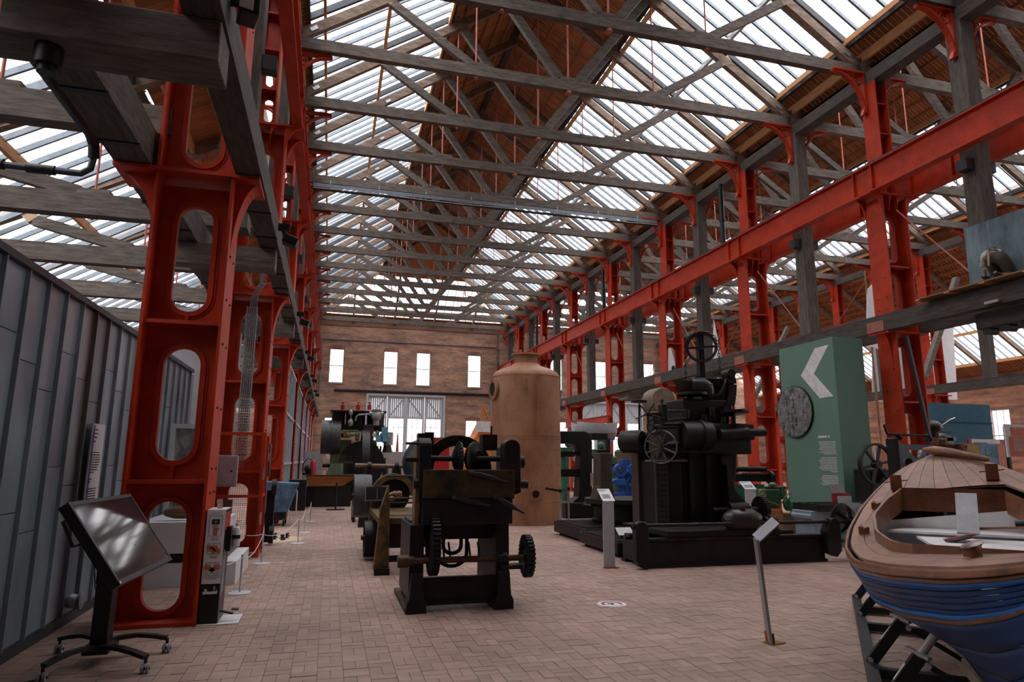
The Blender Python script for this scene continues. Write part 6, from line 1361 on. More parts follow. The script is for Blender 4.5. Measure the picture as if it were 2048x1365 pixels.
p = thing('barrier_post', 'short chrome barrier post between the pale blue machine and the boat', 'barrier post', (6.9, 7.9, 0)); p.location = onZ(1732, 1128); x, y = p.location.x, p.location.y
MB().lathe([(0, 0), (.13, 0), (.125, .02), (.03, .035), (0, .035)], (x, y, 0), 'z', 24).build('foot', STEEL, p); MB().cyl((x, y, .03), (x, y, .85), .022, n=12).build('stem', STEEL, p)

# ================================================================ BLUE WOODEN BOAT ON ITS CRADLE
T = Vector((6.42, 5.80, 0)); d = Vector((.68, .733, 0)); n_ = Vector((-.733, .68, 0))
def BP(s, b, z): q = T-d*s+n_*b; return Vector((q.x, q.y, z+.13*(.4-b)))   # the boat heels slightly towards its near side
def interp(tab, s):
    for (s0, v0), (s1, v1) in zip(tab[:-1], tab[1:]):
        if s <= s1:
            f = (s-s0)/(s1-s0); return v0+(v1-v0)*f
    return tab[-1][1]
def smooth(tab, s):
    return (interp(tab, max(0, s-.12))+interp(tab, s)+interp(tab, min(tab[-1][0], s+.12)))/3
SL_ = 5.6
GB = [(0, 0), (.08, .19), (.25, .33), (.6, .56), (1.1, .75), (1.7, .86), (2.4, .88), (3.1, .81), (3.9, .64), (4.6, .40), (5.1, .21), (5.6, .02)]
GZ = [(0, 1.68), (.25, 1.60), (.6, 1.44), (1.1, 1.27), (1.7, 1.12), (2.4, 1.04), (3.1, 1.02), (3.9, 1.07), (4.6, 1.13), (5.1, 1.2), (5.6, 1.3)]
KZ = [(0, 1.0), (.2, .5), (.5, .2), (1, .14), (2, .18), (3.1, .27), (3.9, .36), (4.6, .5), (5.1, .72), (5.6, 1.15)]
boat = thing('blue_boat', 'blue wooden boat with varnished deck and white cockpit, at the right edge', 'boat', (5.2, 4.4, 0))
HUE = M('boat_blue', (.003, .036, .13), .42, 0, .25, 2, bump=.05, spec=.15); HUL = M('boat_light_blue', (.005, .11, .34), .4, 0, .15, 3, bump=.02, spec=.2); VAR = M('boat_varnish', (.22, .10, .05), .32, 0, .4, 5, (1, 1, 1), .1, spec=.5); DECK = M('boat_deck', (.27, .15, .10), .45, 0, .3, 4, (1, 1, 1), .08, .12); BW = M('boat_white', (.78, .79, .79), .45, 0, .08, 3, bump=.03); VARD = M('dark_varnish_wood', (.13, .045, .02), .3, 0, .4, 7)
NS = 44; SS = [5.6*i/NS for i in range(NS+1)]
def hullpt(s, f, side):
    b = max(smooth(GB, s), .012) if 0 < s < 5.6 else .012; gz = smooth(GZ, s); kz = min(smooth(KZ, s), gz-.15)
    if f < .36: g = f/.36; bb = b*(1.02-.17*g*g)
    else: g = (f-.36)/.64; bb = b*(.85*(1-g)**1.35) + .02
    bb = max(bb, .015); return BP(s, side*bb+.16*f*f*(1 if s > .2 else s*5), gz+(kz-gz)*(f**.92))
def strake(f0, f1, off, mt, name, nf=3):
    m = MB()
    for side in (1, -1):
        k = len(m.v)
        for s in SS:
            for j in range(nf+1):
                p = hullpt(s, f0+(f1-f0)*j/nf, side); m.v.append(p+n_*side*off)
        for i in range(NS):
            for j in range(nf): a = k+i*(nf+1)+j; m.f.append((a, a+1, a+nf+2, a+nf+1))
    o = m.build(name, mt, boat, smooth=True); q = o.modifiers.new('th', 'SOLIDIFY'); q.thickness = .02; q.offset = 0; return o
strake(0, .055, .025, VAR, 'rubbing_band'); strake(.055, .09, .01, VARD, 'dark_band'); strake(.09, .12, .008, HUL, 'sheer_strake'); strake(.12, .135, .015, HUE, 'moulding')
for i in range(4): strake(.135+.046*i, .135+.046*(i+1)-.001, .002*(4-i), HUE, 'strake')
strake(.319, .355, .022, HUL, 'light_moulding'); strake(.355, .38, .014, VARD, 'dark_moulding')
for i in range(3): strake(.38+.2067*i, .38+.2067*(i+1)-.002, .004*(3-i), HUE, 'bottom_strake', 4)
kp = [(.42, .09), (.6, .04), (1, .03), (1.6, .06), (2.4, .12), (3.1, .2), (3.9, .29), (4.6, .43), (5.1, .65), (5.58, 1.1)]
m = MB(); P_ = [BP(s, .16, z) for s, z in kp]
for p, q in zip(P_[:-1], P_[1:]): m.bar(p, q, .07, .09)
m.build('keel', M('cream_keel', (.34, .27, .2), .7, 0, .3, 5), boat)
MB().bar(BP(.42, .16, .12), BP(.18, .1, .7), .06, .1).bar(BP(.18, .1, .7), BP(-.02, .0, 1.72), .06, .1).build('stern_post', VARD, boat)
# deck, coaming, cockpit
CBt = [(.93, .40), (1.25, .56), (1.7, .68), (2.4, .68), (3.0, .60), (3.4, .48), (4.6, .03)]
def deckz(s, b): g = smooth(GB, s)+.02; return smooth(GZ, s)+.012+.05*(1-min(1, (b/g)**2)) if g > .02 else smooth(GZ, s)+.01
def planks(sa, sb, inner, side, npl, name):
    for j in range(npl):
        m = MB(); st = 14; k = 0
        for i in range(st+1):
            s = sa+(sb-sa)*i/st; b0 = inner(s); b1 = smooth(GB, s)*1.01 if 0 < s < 5.6 else .01; b1 = max(b1, b0+.002)
            for e in (0, 1):
                b = b0+(b1-b0)*(j+e)/npl; b += (.002 if e == 0 else -.002)
                m.v += [BP(s, side*b, deckz(s, b)), BP(s, side*b, deckz(s, b)-.02)]
        for i in range(st): a = i*4; m.f += [(a, a+2, a+6, a+4), (a+1, a+5, a+7, a+3), (a, a+4, a+5, a+1), (a+2, a+3, a+7, a+6)]
        m.build(name, DECK, boat, smooth=False)
for side in (1, -1):
    planks(.0, .97, lambda s: 0, side, 5, 'deck_plank')
    planks(.95, 4.6, lambda s: interp(CBt, s), side, 2, 'side_deck'); planks(4.6, 5.59, lambda s: 0, side, 3, 'deck_plank')
def board(pts, h0, h1, mt, name, th=.022):
    m = MB()
    for (s0, b0), (s1, b1) in zip(pts[:-1], pts[1:]):
        a0, a1 = deckz(s0, abs(b0)), deckz(s1, abs(b1)); p0, p1 = BP(s0, b0, 0), BP(s1, b1, 0); nn = (p1-p0).cross(Vector((0, 0, 1))).normalized()*th
        vs = []
        for p, a in ((p0, a0), (p1, a1)):
            for z in (h0, h1):
                for sg in (0, 1): vs.append(Vector((p.x, p.y, a+z))+nn*sg)
        m.add(vs, [(0, 1, 3, 2), (4, 6, 7, 5), (0, 2, 6, 4), (1, 5, 7, 3), (2, 3, 7, 6), (0, 4, 5, 1)])
    return m.build(name, mt, boat, smooth=False)
cs = [.95+.14*i for i in range(18)]
for side in (1, -1):
    board([(s, side*interp(CBt, s)) for s in cs if s < 3.38]+[(3.4, side*.48)], -.16, .045, VAR, 'coaming'); board([(3.4, side*.48), (4.6, side*.02)], -.14, .05, VARD, 'front_coaming')
board([(.95, .42), (.95, -.42)], -.17, .05, VARD, 'bulkhead_board', .03)
for b in (.3, .16, .02, -.14, -.3): MB().cbox(BP(.966, b, deckz(.95, abs(b))-.06), (.02, .02, .012), .8).build('inlay', M('pale_wood', (.3, .24, .17)), boat)
m = MB(); k = 0
sec = [(1.0+.2*i) for i in range(18)]
for side in (1, -1):
    k = len(m.v)
    for s in sec:
        b = interp(CBt, min(s, 4.55)); g = smooth(GB, s)
        for f, fb in ((-.1, 1.0), (-.22, 1.12), (-.4, .95), (-.52, .6), (-.56, 0)): m.v.append(BP(s, side*min(b*fb if f > -.15 else max(b*fb, (g-.08)*fb*.9), g-.05 if g > .1 else .02), deckz(s, b)+f))
    for i in range(len(sec)-1):
        for j in range(4): a = k+i*5+j; m.f.append((a, a+1, a+6, a+5))
m.build('cockpit_lining', BW, boat, smooth=True)
MB().add([BP(.985, b, z) for b, z in ((.62, 1.12), (-.62, 1.12), (-.5, .6), (.5, .6))]+[BP(.965, b, z) for b, z in ((.62, 1.12), (-.62, 1.12), (-.5, .6), (.5, .6))], [(0, 1, 2, 3), (7, 6, 5, 4), (0, 4, 5, 1), (2, 6, 7, 3), (1, 5, 6, 2), (0, 3, 7, 4)]).build('aft_panel', BW, boat, smooth=False)
for i in range(9): b = .5-.125*i; MB().bar(BP(1.3+.05*abs(i-4), b, .80), BP(3.9-.28*abs(i-4), b*.8, .80), .02, .11, up=(d.y, -d.x, 0)).build('bottom_board', BW, boat)
zt = .92
MB().prism([tuple(BP(s, b, 0)[:2]) for s, b in ((1.0, .44), (1.0, -.44), (1.4, -.58), (1.4, .58))], zt+.10, zt+.12, 'xy').build('seat', BW, boat); MB().prism([tuple(BP(s, b, 0)[:2]) for s, b in ((1.4, .36), (1.4, -.58), (3.3, -.46), (3.3, .02), (2.0, .30))], zt+.06, zt+.08, 'xy').build('engine_cover', BW, boat)
MB().bar(BP(1.62, .28, zt+.03), BP(1.62, -.08, zt+.08), .1, .012).build('red_recess', M('signal_red', (.35, .02, .02)), boat); MB().bar(BP(1.78, .26, zt+.03), BP(1.78, -.0, zt+.075), .16, .012).build('dark_recess', BLACK, boat)
MB().bar(BP(1.42, -.05, 1.33), BP(1.75, .0, zt+.1), .16, .015).build('leaning_board', M('pale_grey_board', (.4, .42, .43), .5), boat)
MB().cyl(BP(1.7, -.35, zt+.14), BP(1.9, -.65, zt+.16), .035, n=12).build('black_roll', BLACK, boat); MB().bar(BP(1.6, -.1, zt+.12), BP(1.95, -.6, zt+.12), .03, .02).build('batten', VAR, boat)
for b in (.46, -.34): MB().cbox(BP(.86, b, deckz(.86, abs(b))+.075), (.05, .1, .15), .8, 0, .15).cyl(BP(.86, b+.1, deckz(.86, abs(b))+.09), BP(.86, b-.1, deckz(.86, abs(b))+.09), .006).build('bollard', VARD, boat)
def cleat(s, b, ang, L_=.26):
    c = BP(s, b, deckz(s, abs(b))); u = (d*math.cos(ang)+n_*math.sin(ang)); m = MB()
    m.tube([c-u*L_/2+Vector((0, 0, .05)), c-u*L_*.3+Vector((0, 0, .055)), c+Vector((0, 0, .06)), c+u*L_*.3+Vector((0, 0, .065)), c+u*L_/2+Vector((0, 0, .075))], [.008, .018, .022, .018, .008], 8); m.bar(c-Vector((0, 0, .0)), c+Vector((0, 0, .06)), .08, .03, up=u); m.build('cleat', VAR, boat)
cleat(4.35, .28, -.5); cleat(1.28, .66, .2, .16); cleat(2.05, .78, .2, .14)
tiller = simple('tiller', 'thick varnished wooden tiller lying across the boat stern', 'tiller', MB().tube([BP(.1, .14, 1.765), BP(.16, .05, 1.745), BP(.25, -.1, 1.70), BP(.42, -.36, 1.60), BP(.44, -.40, 1.59)], [.02, .05, .045, .03, .02], 10), VAR)
# cradle
t = thing('boat_cradle', 'black steel boat cradle with white screw jacks under the blue boat', 'cradle', (4.8, 5.2, 0)); g0, g1 = Vector((4.0, 4.36, .05)), Vector((6.24, 6.98, .05))
ud = (g1-g0).normalized(); CR = M('cradle_black', (.015, .018, .018), .4, .3, .3, 5); ws = M('jack_grey', (.4, .39, .37), .45, .3)
MB().bar(g0-ud*1.8, g1, .09, .07).build('side_rail', CR, t); pr = Vector((ud.y, -ud.x, 0))
MB().bar(g0-ud*1.8+pr*1.75, g1+pr*1.75-ud*.6, .09, .07).build('side_rail', CR, t)
L_ = (g1-g0).length
for f in (.08, .55, .8, -.55): c = g0+ud*L_*f; MB().bar(c, c+pr*1.75, .08, .07).build('cross_member', CR, t); MB().cbox(c+pr*.85+Vector((0, 0, .07)), (.3, .03, .09), math.atan2(pr.y, pr.x)).build('bolt_plate', CR, t)
for f, ht in ((-.2, .52), (.13, .50), (.66, .5), (.95, .5)):
    c = g0+ud*L_*f+Vector((0, 0, .02)); top = c+pr*.36+Vector((0, 0, ht)); lo = c.lerp(top, .68)
    MB().bar(c, lo, .075, .075).build('jack_leg', CR, t); MB().cyl(lo, top, .027, n=12).build('jack_screw', ws, t); MB().bar(lo-pr*.06+ud*.09+Vector((0, 0, .03)), lo+pr*.05-ud*.1+Vector((0, 0, .015)), .03, .02).build('jack_handle', ws, t)
    MB().bar(lo-Vector((0, 0, .02)), c+pr*.75+Vector((0, 0, .03)), .05, .03).build('jack_brace', CR, t); MB().cbox(top+pr*.03, (.1, .1, .05), .7, 0, .6).build('jack_pad', CR, t)
    q = c.lerp(lo, .72)-pr*.04; MB().bar(c.lerp(lo, .5)-pr*.036+Vector((0, 0, .02)), c.lerp(lo, .8)-pr*.036+Vector((0, 0, .02)), .03, .004, up=-pr).build('sticker', INKW, t)
    for e in (c+Vector((0, 0, .03)), c+pr*.75+Vector((0, 0, .04)), lo-Vector((0, 0, .04))+pr*.04): MB().cyl(e-ud*.055, e+ud*.055, .02, n=10).build('bolt', ws, t)

# ================================================================ BEHIND THE BOAT
cb = crop(1700, 860, 5.46)
t = thing('blue_grey_machine', 'pale blue-grey machine frame with round hole, behind the boat stern', 'machine', (9.0, 8.9, 0)); Yk = 8.6; f = lambda a, b: (cb(a, b, Yk).x, cb(a, b, Yk).z)
MB().prism([(f(490, 0)[0], 0), (f(620, 0)[0]+.3, 0), f(800, 400), f(770, 340), f(700, 290), f(620, 220), f(560, 140), f(480, 90)], Yk, Yk+.12).build('side_frame', PB, t, bevel=.008)
p = cb(630, 370, Yk); MB().disc((p.x, Yk-.01, p.z), .085, .02, 'y', 24).build('hole', IRON, t); MB().lathe([(.085, -.03), (.1, -.03), (.1, .0), (.085, 0)], (p.x, Yk, p.z), 'y', 24).build('hole_rim', PB, t)
MB().box(f(460, 0)[0], f(495, 0)[0], Yk-.03, Yk+.15, 0, f(0, 90)[1]).build('slideway', IRON, t); MB().box(f(560, 0)[0], f(900, 0)[0], Yk+.02, Yk+.1, f(0, 210)[1], f(0, 150)[1]).build('cross_rail', PB, t)
MB().cyl(cb(420, 50, Yk), cb(880, 70, Yk), .018, n=8).tube([cb(370, -60, Yk), cb(400, 30, Yk), cb(420, 52, Yk)], .02, 8).build('feed_shaft', IRON2, t)
m = MB()
for a, b in ((520, 60), (540, 85), (850, 70), (870, 100), (830, 110)): m.sph(cb(a, b, Yk), .045, 10)
m.build('knuckle', IRON2, t)
for a, b, r in ((780, 260, .06), (820, 320, .06), (760, 300, .04)): MB().sph(cb(a, b, Yk-.1), r, 10).build('valve', M('valve_grey', (.3, .31, .3)), t)
MB().cbox(cb(870, 240, Yk), (.12, .1, .12)).build('blue_fitting', HUL, t)
t = thing('vice_bench', 'rusty brown bench with a grey vice, behind the boat deck', 'bench', (10.5, 9.4, 0)); Yk2 = 9.2
MB().box(cb(900, 0, Yk2).x, cb(1260, 0, Yk2).x, Yk2, Yk2+.5, cb(0, 190, Yk2).z, cb(0, 150, Yk2).z).build('top', M('rusty_block', (.12, .04, .02)), t); MB().box(cb(920, 0, Yk2).x, cb(1200, 0, Yk2).x, Yk2+.05, Yk2+.4, 0, cb(0, 190, Yk2).z).build('cabinet', IRON, t)
m = MB(); m.bar(cb(990, 50, Yk2), cb(1130, 110, Yk2), .08, .05); m.bar(cb(1000, 110, Yk2), cb(1130, 100, Yk2), .1, .06); m.cbox(cb(1070, 120, Yk2), (.14, .1, .1)); m.build('vice', M('valve_grey', (.3, .31, .3)), t)
MB().tube([cb(940, 110, Yk2), cb(950, 40, Yk2), cb(990, 20, Yk2), cb(1110, 25, Yk2)], .012, 6).build('handle', IRON2, t)
for a, b in ((930, 130), (1030, 140), (1200, 190), (1220, 230)): MB().cbox(cb(a, b, Yk2), (.14, .1, .1), .3).build('fixture', M('rusty_block', (.12, .04, .02)), t)
# spoked wheel machine right of the green block
t = thing('spoked_wheel', 'dark spoked flywheel of a small engine, right of the green display block', 'engine', (12.6, 12.3, 0)); p = cb(290, 380, 12.2); m = MB(); c = Vector((p.x, 12.2, p.z)); m.lathe([(.42, -.05), (.47, -.05), (.47, .05), (.42, .05), (.42, -.05)], c, 'y', 36)
for i in range(6): a = i*PI/3+.2; m.bar(c, c+Vector((math.cos(a), 0, math.sin(a)))*.43, .05, .05, up=(0, 1, 0))
m.disc(c, .09, .16, 'y', 14); m.build('flywheel', IRON, t); MB().box(c.x-.1, c.x+.6, 12.3, 12.8, 0, c.z-.1).build('engine_block', IRON, t, bevel=.03)
def board_sign(name, lab, x0, y0_, x1, y1, Y, parts, cat='sign'):
    a, b = cb(x0, y1, Y), cb(x1, y0_, Y); t = thing(name, lab, cat, ((a.x+b.x)/2, Y, 0))
    MB().box(a.x, b.x, Y, Y+.03, a.z, b.z).build('board', parts[0], t); MB().box(a.x+.05, a.x+.1, Y+.03, Y+.08, 0, b.z-.05).box(b.x-.1, b.x-.05, Y+.03, Y+.08, 0, b.z-.05).build('leg', BLACK, t)
    for j, (nm, u0, v0, u1, v1, mt) in enumerate(parts[1]):
        p, q = cb(u0, v1, Y-.004), cb(u1, v0, Y-.004); MB().box(p.x, q.x, Y-.006-.003*j, Y-.001, p.z, q.z).build(nm, mt, t)
    return t, a, b
ORP = M('orange_print', (.5, .11, .05), .6, bump=0); TEAL = M('teal_print', (.02, .22, .25), .6, bump=0); LBL = M('blue_print', (.14, .24, .42), .6, bump=0); YGP = M('landscape_print', (.25, .28, .08), .6, 0, .5, 6, bump=0, col2=(.5, .3, .05)); SLM = M('salmon_print', (.6, .25, .14), .6, bump=0)
Y9 = 10.5
t, a, b = board_sign('exhibition_panel', 'colourful landscape exhibition panel with teal square, behind the boat deck', 1235, 155, 1685, 420, Y9, (M('grey_frame', (.16, .15, .13)), [('landscape_print', 1240, 160, 1440, 420, YGP), ('blue_field', 1445, 160, 1630, 420, LBL), ('teal_square', 1480, 185, 1590, 300, TEAL), ('salmon_field', 1632, 160, 1682, 420, SLM)]))
for i, (s_, yy) in enumerate((('Hello', 222), ('Science', 246), ('Maker', 268))): text(s_, cb(1487, yy, Y9-.02), (1, 0, 0), (0, 0, 1), .04, INKW, t)
board_sign('exhibition_panel', 'tall orange panel with white frame and text, at the right edge behind the boat', 1730, -50, 2100, 300, 9.2, (WHITE, [('orange_field', 1765, -20, 2095, 70, ORP), ('orange_field', 1765, 85, 2095, 290, ORP)]))
m = MB(); o = cb(1775, 100, 9.2-.013); lines(m, o, (1, 0, 0), (0, 0, 1), .36, 16, .005, .0145, seed=21); lines(m, cb(1775, -12, 9.2-.013), (1, 0, 0), (0, 0, 1), .12, 1, .006, .01, seed=22); m.build('printed_text', INKW, [o for o in bpy.data.objects if o.name.startswith('exhibition_panel') and 'tall orange' in o.get('label', '')][0], smooth=False)
board_sign('exhibition_panel', 'white and red panel behind the colourful landscape panel', 1330, 108, 1735, 420, 12.0, (M('signal_red', (.35, .02, .02)), [('white_top', 1330, 108, 1635, 155, INKW), ('blue_band', 1350, 140, 1500, 156, TEAL)]))
board_sign('exhibition_panel', 'orange display panel partly hidden behind the right column', 290, 165, 400, 420, 15, (WHITE, [('orange_field', 305, 190, 395, 410, SLM)]))

# teal wall block, sails and far right things
TW = M('teal_wall', (.012, .085, .13), .6, 0, .1, 2, bump=.02)
t = thing('teal_partition', 'dark teal partition block in the far right aisle', 'partition', (25, 23, 0)); a = onY(1832, 805, 19); b = onY(1915, 805, 19); MB().box(a.x, b.x+1.5, 19, 19.3, 0, a.z).build('wall', TW, t); z_ = onY(1860, 843, 19).z; MB().box(a.x, b.x+1.5, 18.97, 19, z_-.02, z_+.02).build('ledge', M('teal_ledge', (.008, .05, .08)), t)
for i, (pts, Y, lab) in enumerate((([(1830, 800), (1915, 800), (1905, 620), (1880, 625)], 27, 'large white triangular sail in the far right aisle, above the teal partition'), ([(1733, 690), (1760, 700), (1752, 560), (1735, 580)], 24, 'white sail partly hidden behind the nearest right column'), ([(1425, 752), (1450, 748), (1428, 640)], 33, 'narrow white sail beside the top of the chain wheel'), ([(1337, 752), (1357, 750), (1340, 690), (1337, 692)], 33, 'white sail with a dark bell mark, seen through a right column'), ([(1745, 805), (1835, 800), (1832, 700), (1790, 680), (1745, 690)], 28, 'white sail cloth behind the posts of the right aisle'))):
    P_ = [onY(x, y, Y) for x, y in pts]; t = thing('sail', lab, 'sail', (P_[0].x, Y, 0)); MB().prism([(p.x, p.z) for p in P_], Y, Y+.04).build('cloth', WHITE, t); MB().cyl((P_[-1].x, Y+.06, 0), (P_[-1].x, Y+.06, max(p.z for p in P_)+.4), .06, .04, 8).build('mast', VAR, t)
    if 'bell' in lab: q = onY(1347, 738, Y-.02); MB().prism([(q.x-.12, q.z-.15), (q.x+.15, q.z-.12), (q.x+.08, q.z+.12), (q.x, q.z+.2), (q.x-.1, q.z+.1)], Y-.02, Y).build('bell_mark', BLACK, t)
t = thing('motorcycle', 'dark red and black small engine machine before the teal partition', 'machine', (16, 14, 0)); 
c = onY(1838, 848, 14); MB().sph(c, .16, 12, (1.2, 1, .9)).build('red_tank', M('dark_red_enamel', (.12, .005, .01), .3), t); c = onY(1868, 858, 14); MB().sph(c, .22, 12, (1.1, 1, 1)).build('body', BLACK, t); MB().tube([onY(1885, 850, 14), onY(1900, 840, 14), onY(1910, 836, 14)], .015, 6).build('handlebar', STEEL, t); MB().box(c.x-.5, c.x+.4, 14, 14.3, 0, c.z-.15).build('stand', IRON, t)
t = thing('grey_dinghy', 'pale grey dinghy lying above the press frame between the right columns', 'boat', (13, 27, 2.5)); Yd = 27.5; P0, P1 = onY(1148, 855, Yd), onY(1240, 842, Yd)
m = MB(); kk = 0
for i in range(13):
    f_ = i/12; x = P0.x+(P1.x-P0.x-.3)*f_; w_ = .8*math.sin(PI*(f_*.8+.1))**.6
    for yy, zz_ in ((-w_, .75), (-w_*.8, .3), (0, 0.), (w_*.8, .3), (w_, .75)): m.v.append(Vector((x, Yd+yy, P0.z-.55+zz_*(.9+.15*(2*f_-1)**2))))
for i in range(12):
    for j in range(4): a = i*5+j; m.f.append((a, a+1, a+6, a+5))
o = m.build('hull', M('dinghy_grey', (.27, .29, .3), .6), t, smooth=True); q = o.modifiers.new('s', 'SOLIDIFY'); q.thickness = .03
for x in (P0.x+.4, P0.x+1.4): MB().box(x-.1, x+.1, Yd-.5, Yd+.5, 0, P0.z-.5).build('trestle', IRON, t)
t = thing('red_beam', 'red steel beam bolted low between two right columns, above the dinghy', 'beam', (13, 26, 3.4)); p0 = onX(1133, 855, 12.95); p1 = onX(1218, 838, 12.95); MB().box(12.9, 13.0, p1.y, p0.y, p1.z-.16, p1.z+.14).build('web', RED, t); MB().box(12.84, 13.06, p1.y, p0.y, p1.z+.14, p1.z+.17).box(12.84, 13.06, p1.y, p0.y, p1.z-.19, p1.z-.16).build('flange', RED, t)
p = onX(1242, 874, 13.11); p.y = YR(3)+.0; simple('small_notice', 'small blue and white notice on a right column, above the slotting column', 'sign', MB().box(13.095, 13.116, p.y-.35, p.y+.25, p.z-.3, p.z+.35), M('notice_blue', (.1, .25, .4), .5, var=.9, scale=6))
# column dressings: tie rods, downpipes, trolley, black channel
for i in range(0, 6):
    yy = YR(i); t = simple('brace_rod', '%s slanting rusty brace rod hanging from a right column towards the camera' % ORD[i], 'rod', MB().cyl((13.5, yy-.32, 7.95), (13.5, yy-2.5, 5.3), .018, n=6), REDL, 'brace rods of the right row')
    simple('brace_rod', '%s slanting rusty brace rod hanging from a right column away from the camera' % ORD[i], 'rod', MB().cyl((13.6, yy+.32, 7.0), (13.6, yy+2.35, 5.3), .014, n=6), REDL, 'brace rods of the right row')
for i, (px_, py_) in enumerate(((1457, 400), (1222, 560), (1078, 640))):
    p = onX(px_, py_, 13.2); simple('downpipe', '%s black downpipe dropping from the eaves beside the right columns' % ORD[i], 'pipe', MB().cyl((13.2, p.y+.45+.5*(i == 1), 9.2), (13.2, p.y+.45+.5*(i == 1), 11.6), .09, n=12).lathe([(.09, 10.2), (.115, 10.2), (.115, 10.3), (.09, 10.3)], (13.2, p.y+.45+.5*(i == 1), 0), 'z', 12), BLACK, 'black downpipes of the right row')
MB_ = MB().bar(onY(1812, 672, 12.5), Vector((onY(1853, 880, 12.5).x+.45, 12.5, 0)), .09, .06, up=(1, 0, 0)); simple('steel_channel', 'dark steel channel running down in front of the nearest right column', 'channel', MB_, M('channel_dark', (.05, .05, .055), .4, .4))
t = thing('crane_trolley', 'dark timber and iron crane block hanging under the right rail beams', 'crane', (13.5, 10, 4.5)); p = onX(2000, 640, 13.3); MB().box(13.12, 13.88, p.y-.9, p.y+.4, 4.45, 4.8).build('block', M('trolley_dark', (.03, .025, .022), .7), t, bevel=.02); 
for q in (-.6, -.2, .2): MB().cyl((13.15, p.y+q, 4.4), (13.4, p.y+q, 4.4), .09, n=14).build('roller', IRON, t)
simple('bearer', 'short timber block under the right rail beam near the press frame', 'beam', MB().box(13.12, 13.88, YR(2)-2.3, YR(2)-1.2, 4.5, 4.82), TIM)
simple('bearer', 'short timber block under the right rail beam, above the grey dinghy', 'beam', MB().box(13.12, 13.88, YR(3)-2.3, YR(3)-1.2, 4.5, 4.82), TIM)
for i in range(3):
    yy = YK(2+4*i)+.9; simple('diagonal_prop', '%s grey diagonal timber prop in the right aisle behind the rail beam' % ORD[i], 'beam', MB().bar((24.2-i*.4, yy+8, 5.2), (26.6, yy+8, 9.8), .22, .22), TIM, 'diagonal props of the right aisle')

# ================================================================ PAINTED BACKDROP AND KNEELING WORKMAN
t = thing('scaffold', 'plank scaffold laid on the right rail beam under the painted backdrop', 'scaffold', (12.95, 10.2, 5.27))
pA = onX(1860, 611, 13.0).y
for i in range(4): MB().box(12.62+i*.17, 12.78+i*.17, 8.6, pA, 5.287, 5.32).build('plank', M('scaffold_plank', (.2, .11, .05), .7, isl=.2), t)
for yy in (9.0, 9.9, 10.7, pA-.1): MB().box(12.6, 13.28, yy, yy+.12, 5.262, 5.287).build('bearer', NEWP, t)
BD = M('painted_backdrop', (.07, .10, .115), .7, 0, .3, 1.6, (1, 1.6, .5), .03, col2=(.17, .25, .28)); XB2 = 13.26
t = thing('painted_backdrop', 'cloudy blue-grey painted backdrop board behind the kneeling workman', 'backdrop', (XB2, 10, 5.31))
cs_ = [onX(x, y, XB2) for x, y in ((1942, 589), (2075, 545), (2050, 415), (1927, 458))]; cs_[0].z = cs_[1].z = 5.32
m = MB(); m.prism([(p.y, p.z) for p in cs_], XB2, XB2+.03, 'yz'); m.build('board', BD, t); p = onX(1975, 440, XB2-.005); q = onX(1984, 515, XB2-.005); MB().bar(p, q, .008, .004, up=(1, 0, 0)).build('seam_line', M('pale_line', (.3, .34, .34)), t)
person = thing('person', 'workman in white shirt, braces and dark trousers, kneeling bent forward before the backdrop', 'person', (13.3, 10.1, 5.31))
S = lambda x, y, X_: onX(x, y, X_)
def skin(name, pts, edges, rad, mt, parent, sub=2):
    me = bpy.data.meshes.new(name); off = parent.location; me.from_pydata([Vector(p)-off for p in pts], edges, []); me.update(); o = bpy.data.objects.new(name, me); COL.objects.link(o); o.parent = parent
    md = o.modifiers.new('skin', 'SKIN'); md.use_smooth_shade = True
    for v, r in zip(me.skin_vertices[0].data, rad): v.radius = (r, r) if not isinstance(r, tuple) else r
    me.skin_vertices[0].data[0].use_root = True
    s_ = o.modifiers.new('sub', 'SUBSURF'); s_.levels = sub; s_.render_levels = sub; me.materials.append(mt); return o
SHIRT = M('white_shirt', (.45, .43, .39), .85, 0, .2, 6); TR = M('dark_trousers', (.055, .05, .04), .9, 0, .35, 8); SK = M('skin_tone', (.3, .16, .1), .6)
zf = 5.32
pel = Vector((12.86, 9.80, zf+.50)); ch = Vector((13.0, 9.98, zf+.55)); nk = Vector((13.05, 10.1, zf+.52)); hd = Vector((13.08, 10.19, zf+.50))
kl, kr = Vector((13.08, 9.98, zf+.07)), Vector((13.08, 9.62, zf+.07)); fl_, fr_ = Vector((12.72, 9.93, zf+.06)), Vector((12.72, 9.68, zf+.06))
skin('body', [pel, (pel+ch)/2+Vector((0, 0, .05)), ch, nk, pel+Vector((0, .1, -.03)), kl, fl_, pel+Vector((0, -.1, -.03)), kr, fr_, hd], [(0, 1), (1, 2), (2, 3), (0, 4), (4, 5), (5, 6), (0, 7), (7, 8), (8, 9), (3, 10)], [.10, .09, .10, .05, .08, .05, .035, .08, .05, .035, .06], SK, person, 1)
skin('trousers', [pel, pel+Vector((.07, .05, .03)), pel+Vector((0, .11, -.04)), (pel+kl)/2+Vector((0, .05, -.03)), kl, (kl+fl_)/2+Vector((0, 0, .01)), pel+Vector((0, -.11, -.04)), (pel+kr)/2+Vector((0, -.05, -.03)), kr, (kr+fr_)/2+Vector((0, 0, .01))], [(0, 1), (0, 2), (2, 3), (3, 4), (4, 5), (0, 6), (6, 7), (7, 8), (8, 9)], [.17, .15, .15, .12, .085, .07, .15, .12, .085, .07], TR, person)
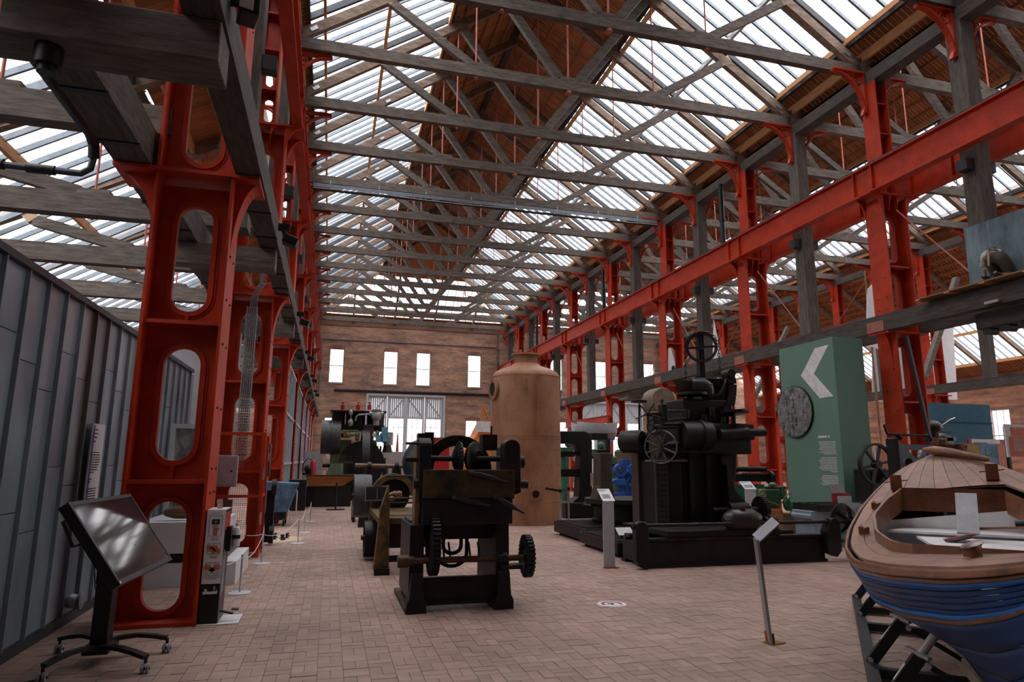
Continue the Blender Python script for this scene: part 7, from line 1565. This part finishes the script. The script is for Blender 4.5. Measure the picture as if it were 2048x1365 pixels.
skin('shirt', [ch, (pel+ch)/2+Vector((.0, .0, .03)), ch+Vector((.06, .05, .0)), ch+Vector((.02, .19, -.01)), ch+Vector((.06, .26, -.16)), ch+Vector((.02, -.17, -.01)), ch+Vector((.1, -.22, -.16))], [(0, 1), (0, 2), (0, 3), (3, 4), (0, 5), (5, 6)], [.155, .16, .12, .085, .06, .085, .06], SHIRT, person)
for sg in (1, -1):
    el = ch+Vector((.08, .24*sg if sg > 0 else -.2, -.18)); wr_ = Vector((13.13, 10.14+.17*sg, zf+.06)); skin('forearm', [el, (el+wr_)/2, wr_, wr_+Vector((.05, 0, -.015))], [(0, 1), (1, 2), (2, 3)], [.045, .04, .028, .035], SK, person, 1)
    for i in range(5):
        a = (-.5+.25*i)*sg; b_ = wr_+Vector((.06, 0, -.015)); l_ = (.05, .06, .065, .06, .045)[i]; MB().tube([b_+Vector((0, .012*(i-2), 0)), b_+Vector((l_*.6, .014*(i-2), .005)), b_+Vector((l_, .015*(i-2), -.012))], [.009, .008, .006], 6).build('finger', SK, person)
    ft = fl_ if sg > 0 else fr_; MB().tube([ft+Vector((.06, 0, .0)), ft+Vector((-.02, 0, .0)), ft+Vector((-.07, 0, .03)), ft+Vector((-.1, 0, .0))], [.045, .05, .045, .03], 10).build('boot', M('boot_leather', (.06, .055, .05), .6), person)
m = MB(); m.sph(hd, .1, 14, (1, .85, 1.05)); m.sph(hd+Vector((.09, 0, -.02)), .018, 8); m.sph(hd+Vector((0, .085, 0)), .025, 8, (1, .5, 1.2)); m.sph(hd+Vector((0, -.085, 0)), .025, 8, (1, .5, 1.2)); m.build('head', SK, person)
m = MB(); m.sph(hd+Vector((-.01, 0, .03)), .108, 14, (1.05, .95, .8)); m.cbox(hd+Vector((.1, 0, .02)), (.07, .13, .015)); m.build('flat_cap', M('tweed_cap', (.1, .07, .045), .9), person)
for sg in (1, -1): MB().tube([pel+Vector((-.04, .07*sg, .14)), (pel+ch)/2+Vector((0, .04*sg, .19)), ch+Vector((0, .08*sg, .15)), ch+Vector((.08, .1*sg, .1))], .012, 6).build('braces', TR, person)
MB().bar(pel+Vector((-.165, .0, .08)), pel+Vector((-.175, .02, -.22)), .04, .015, up=(1, 0, 0)).build('folding_rule', M('pale_wood', (.3, .24, .17)), person)
simple('work_lamp', 'small floodlight fixed under the scaffold boards', 'lamp', MB().cbox(onX(1985, 604, 12.8), (.08, .3, .05)), M('lamp_glass2', (.38, .37, .34)))
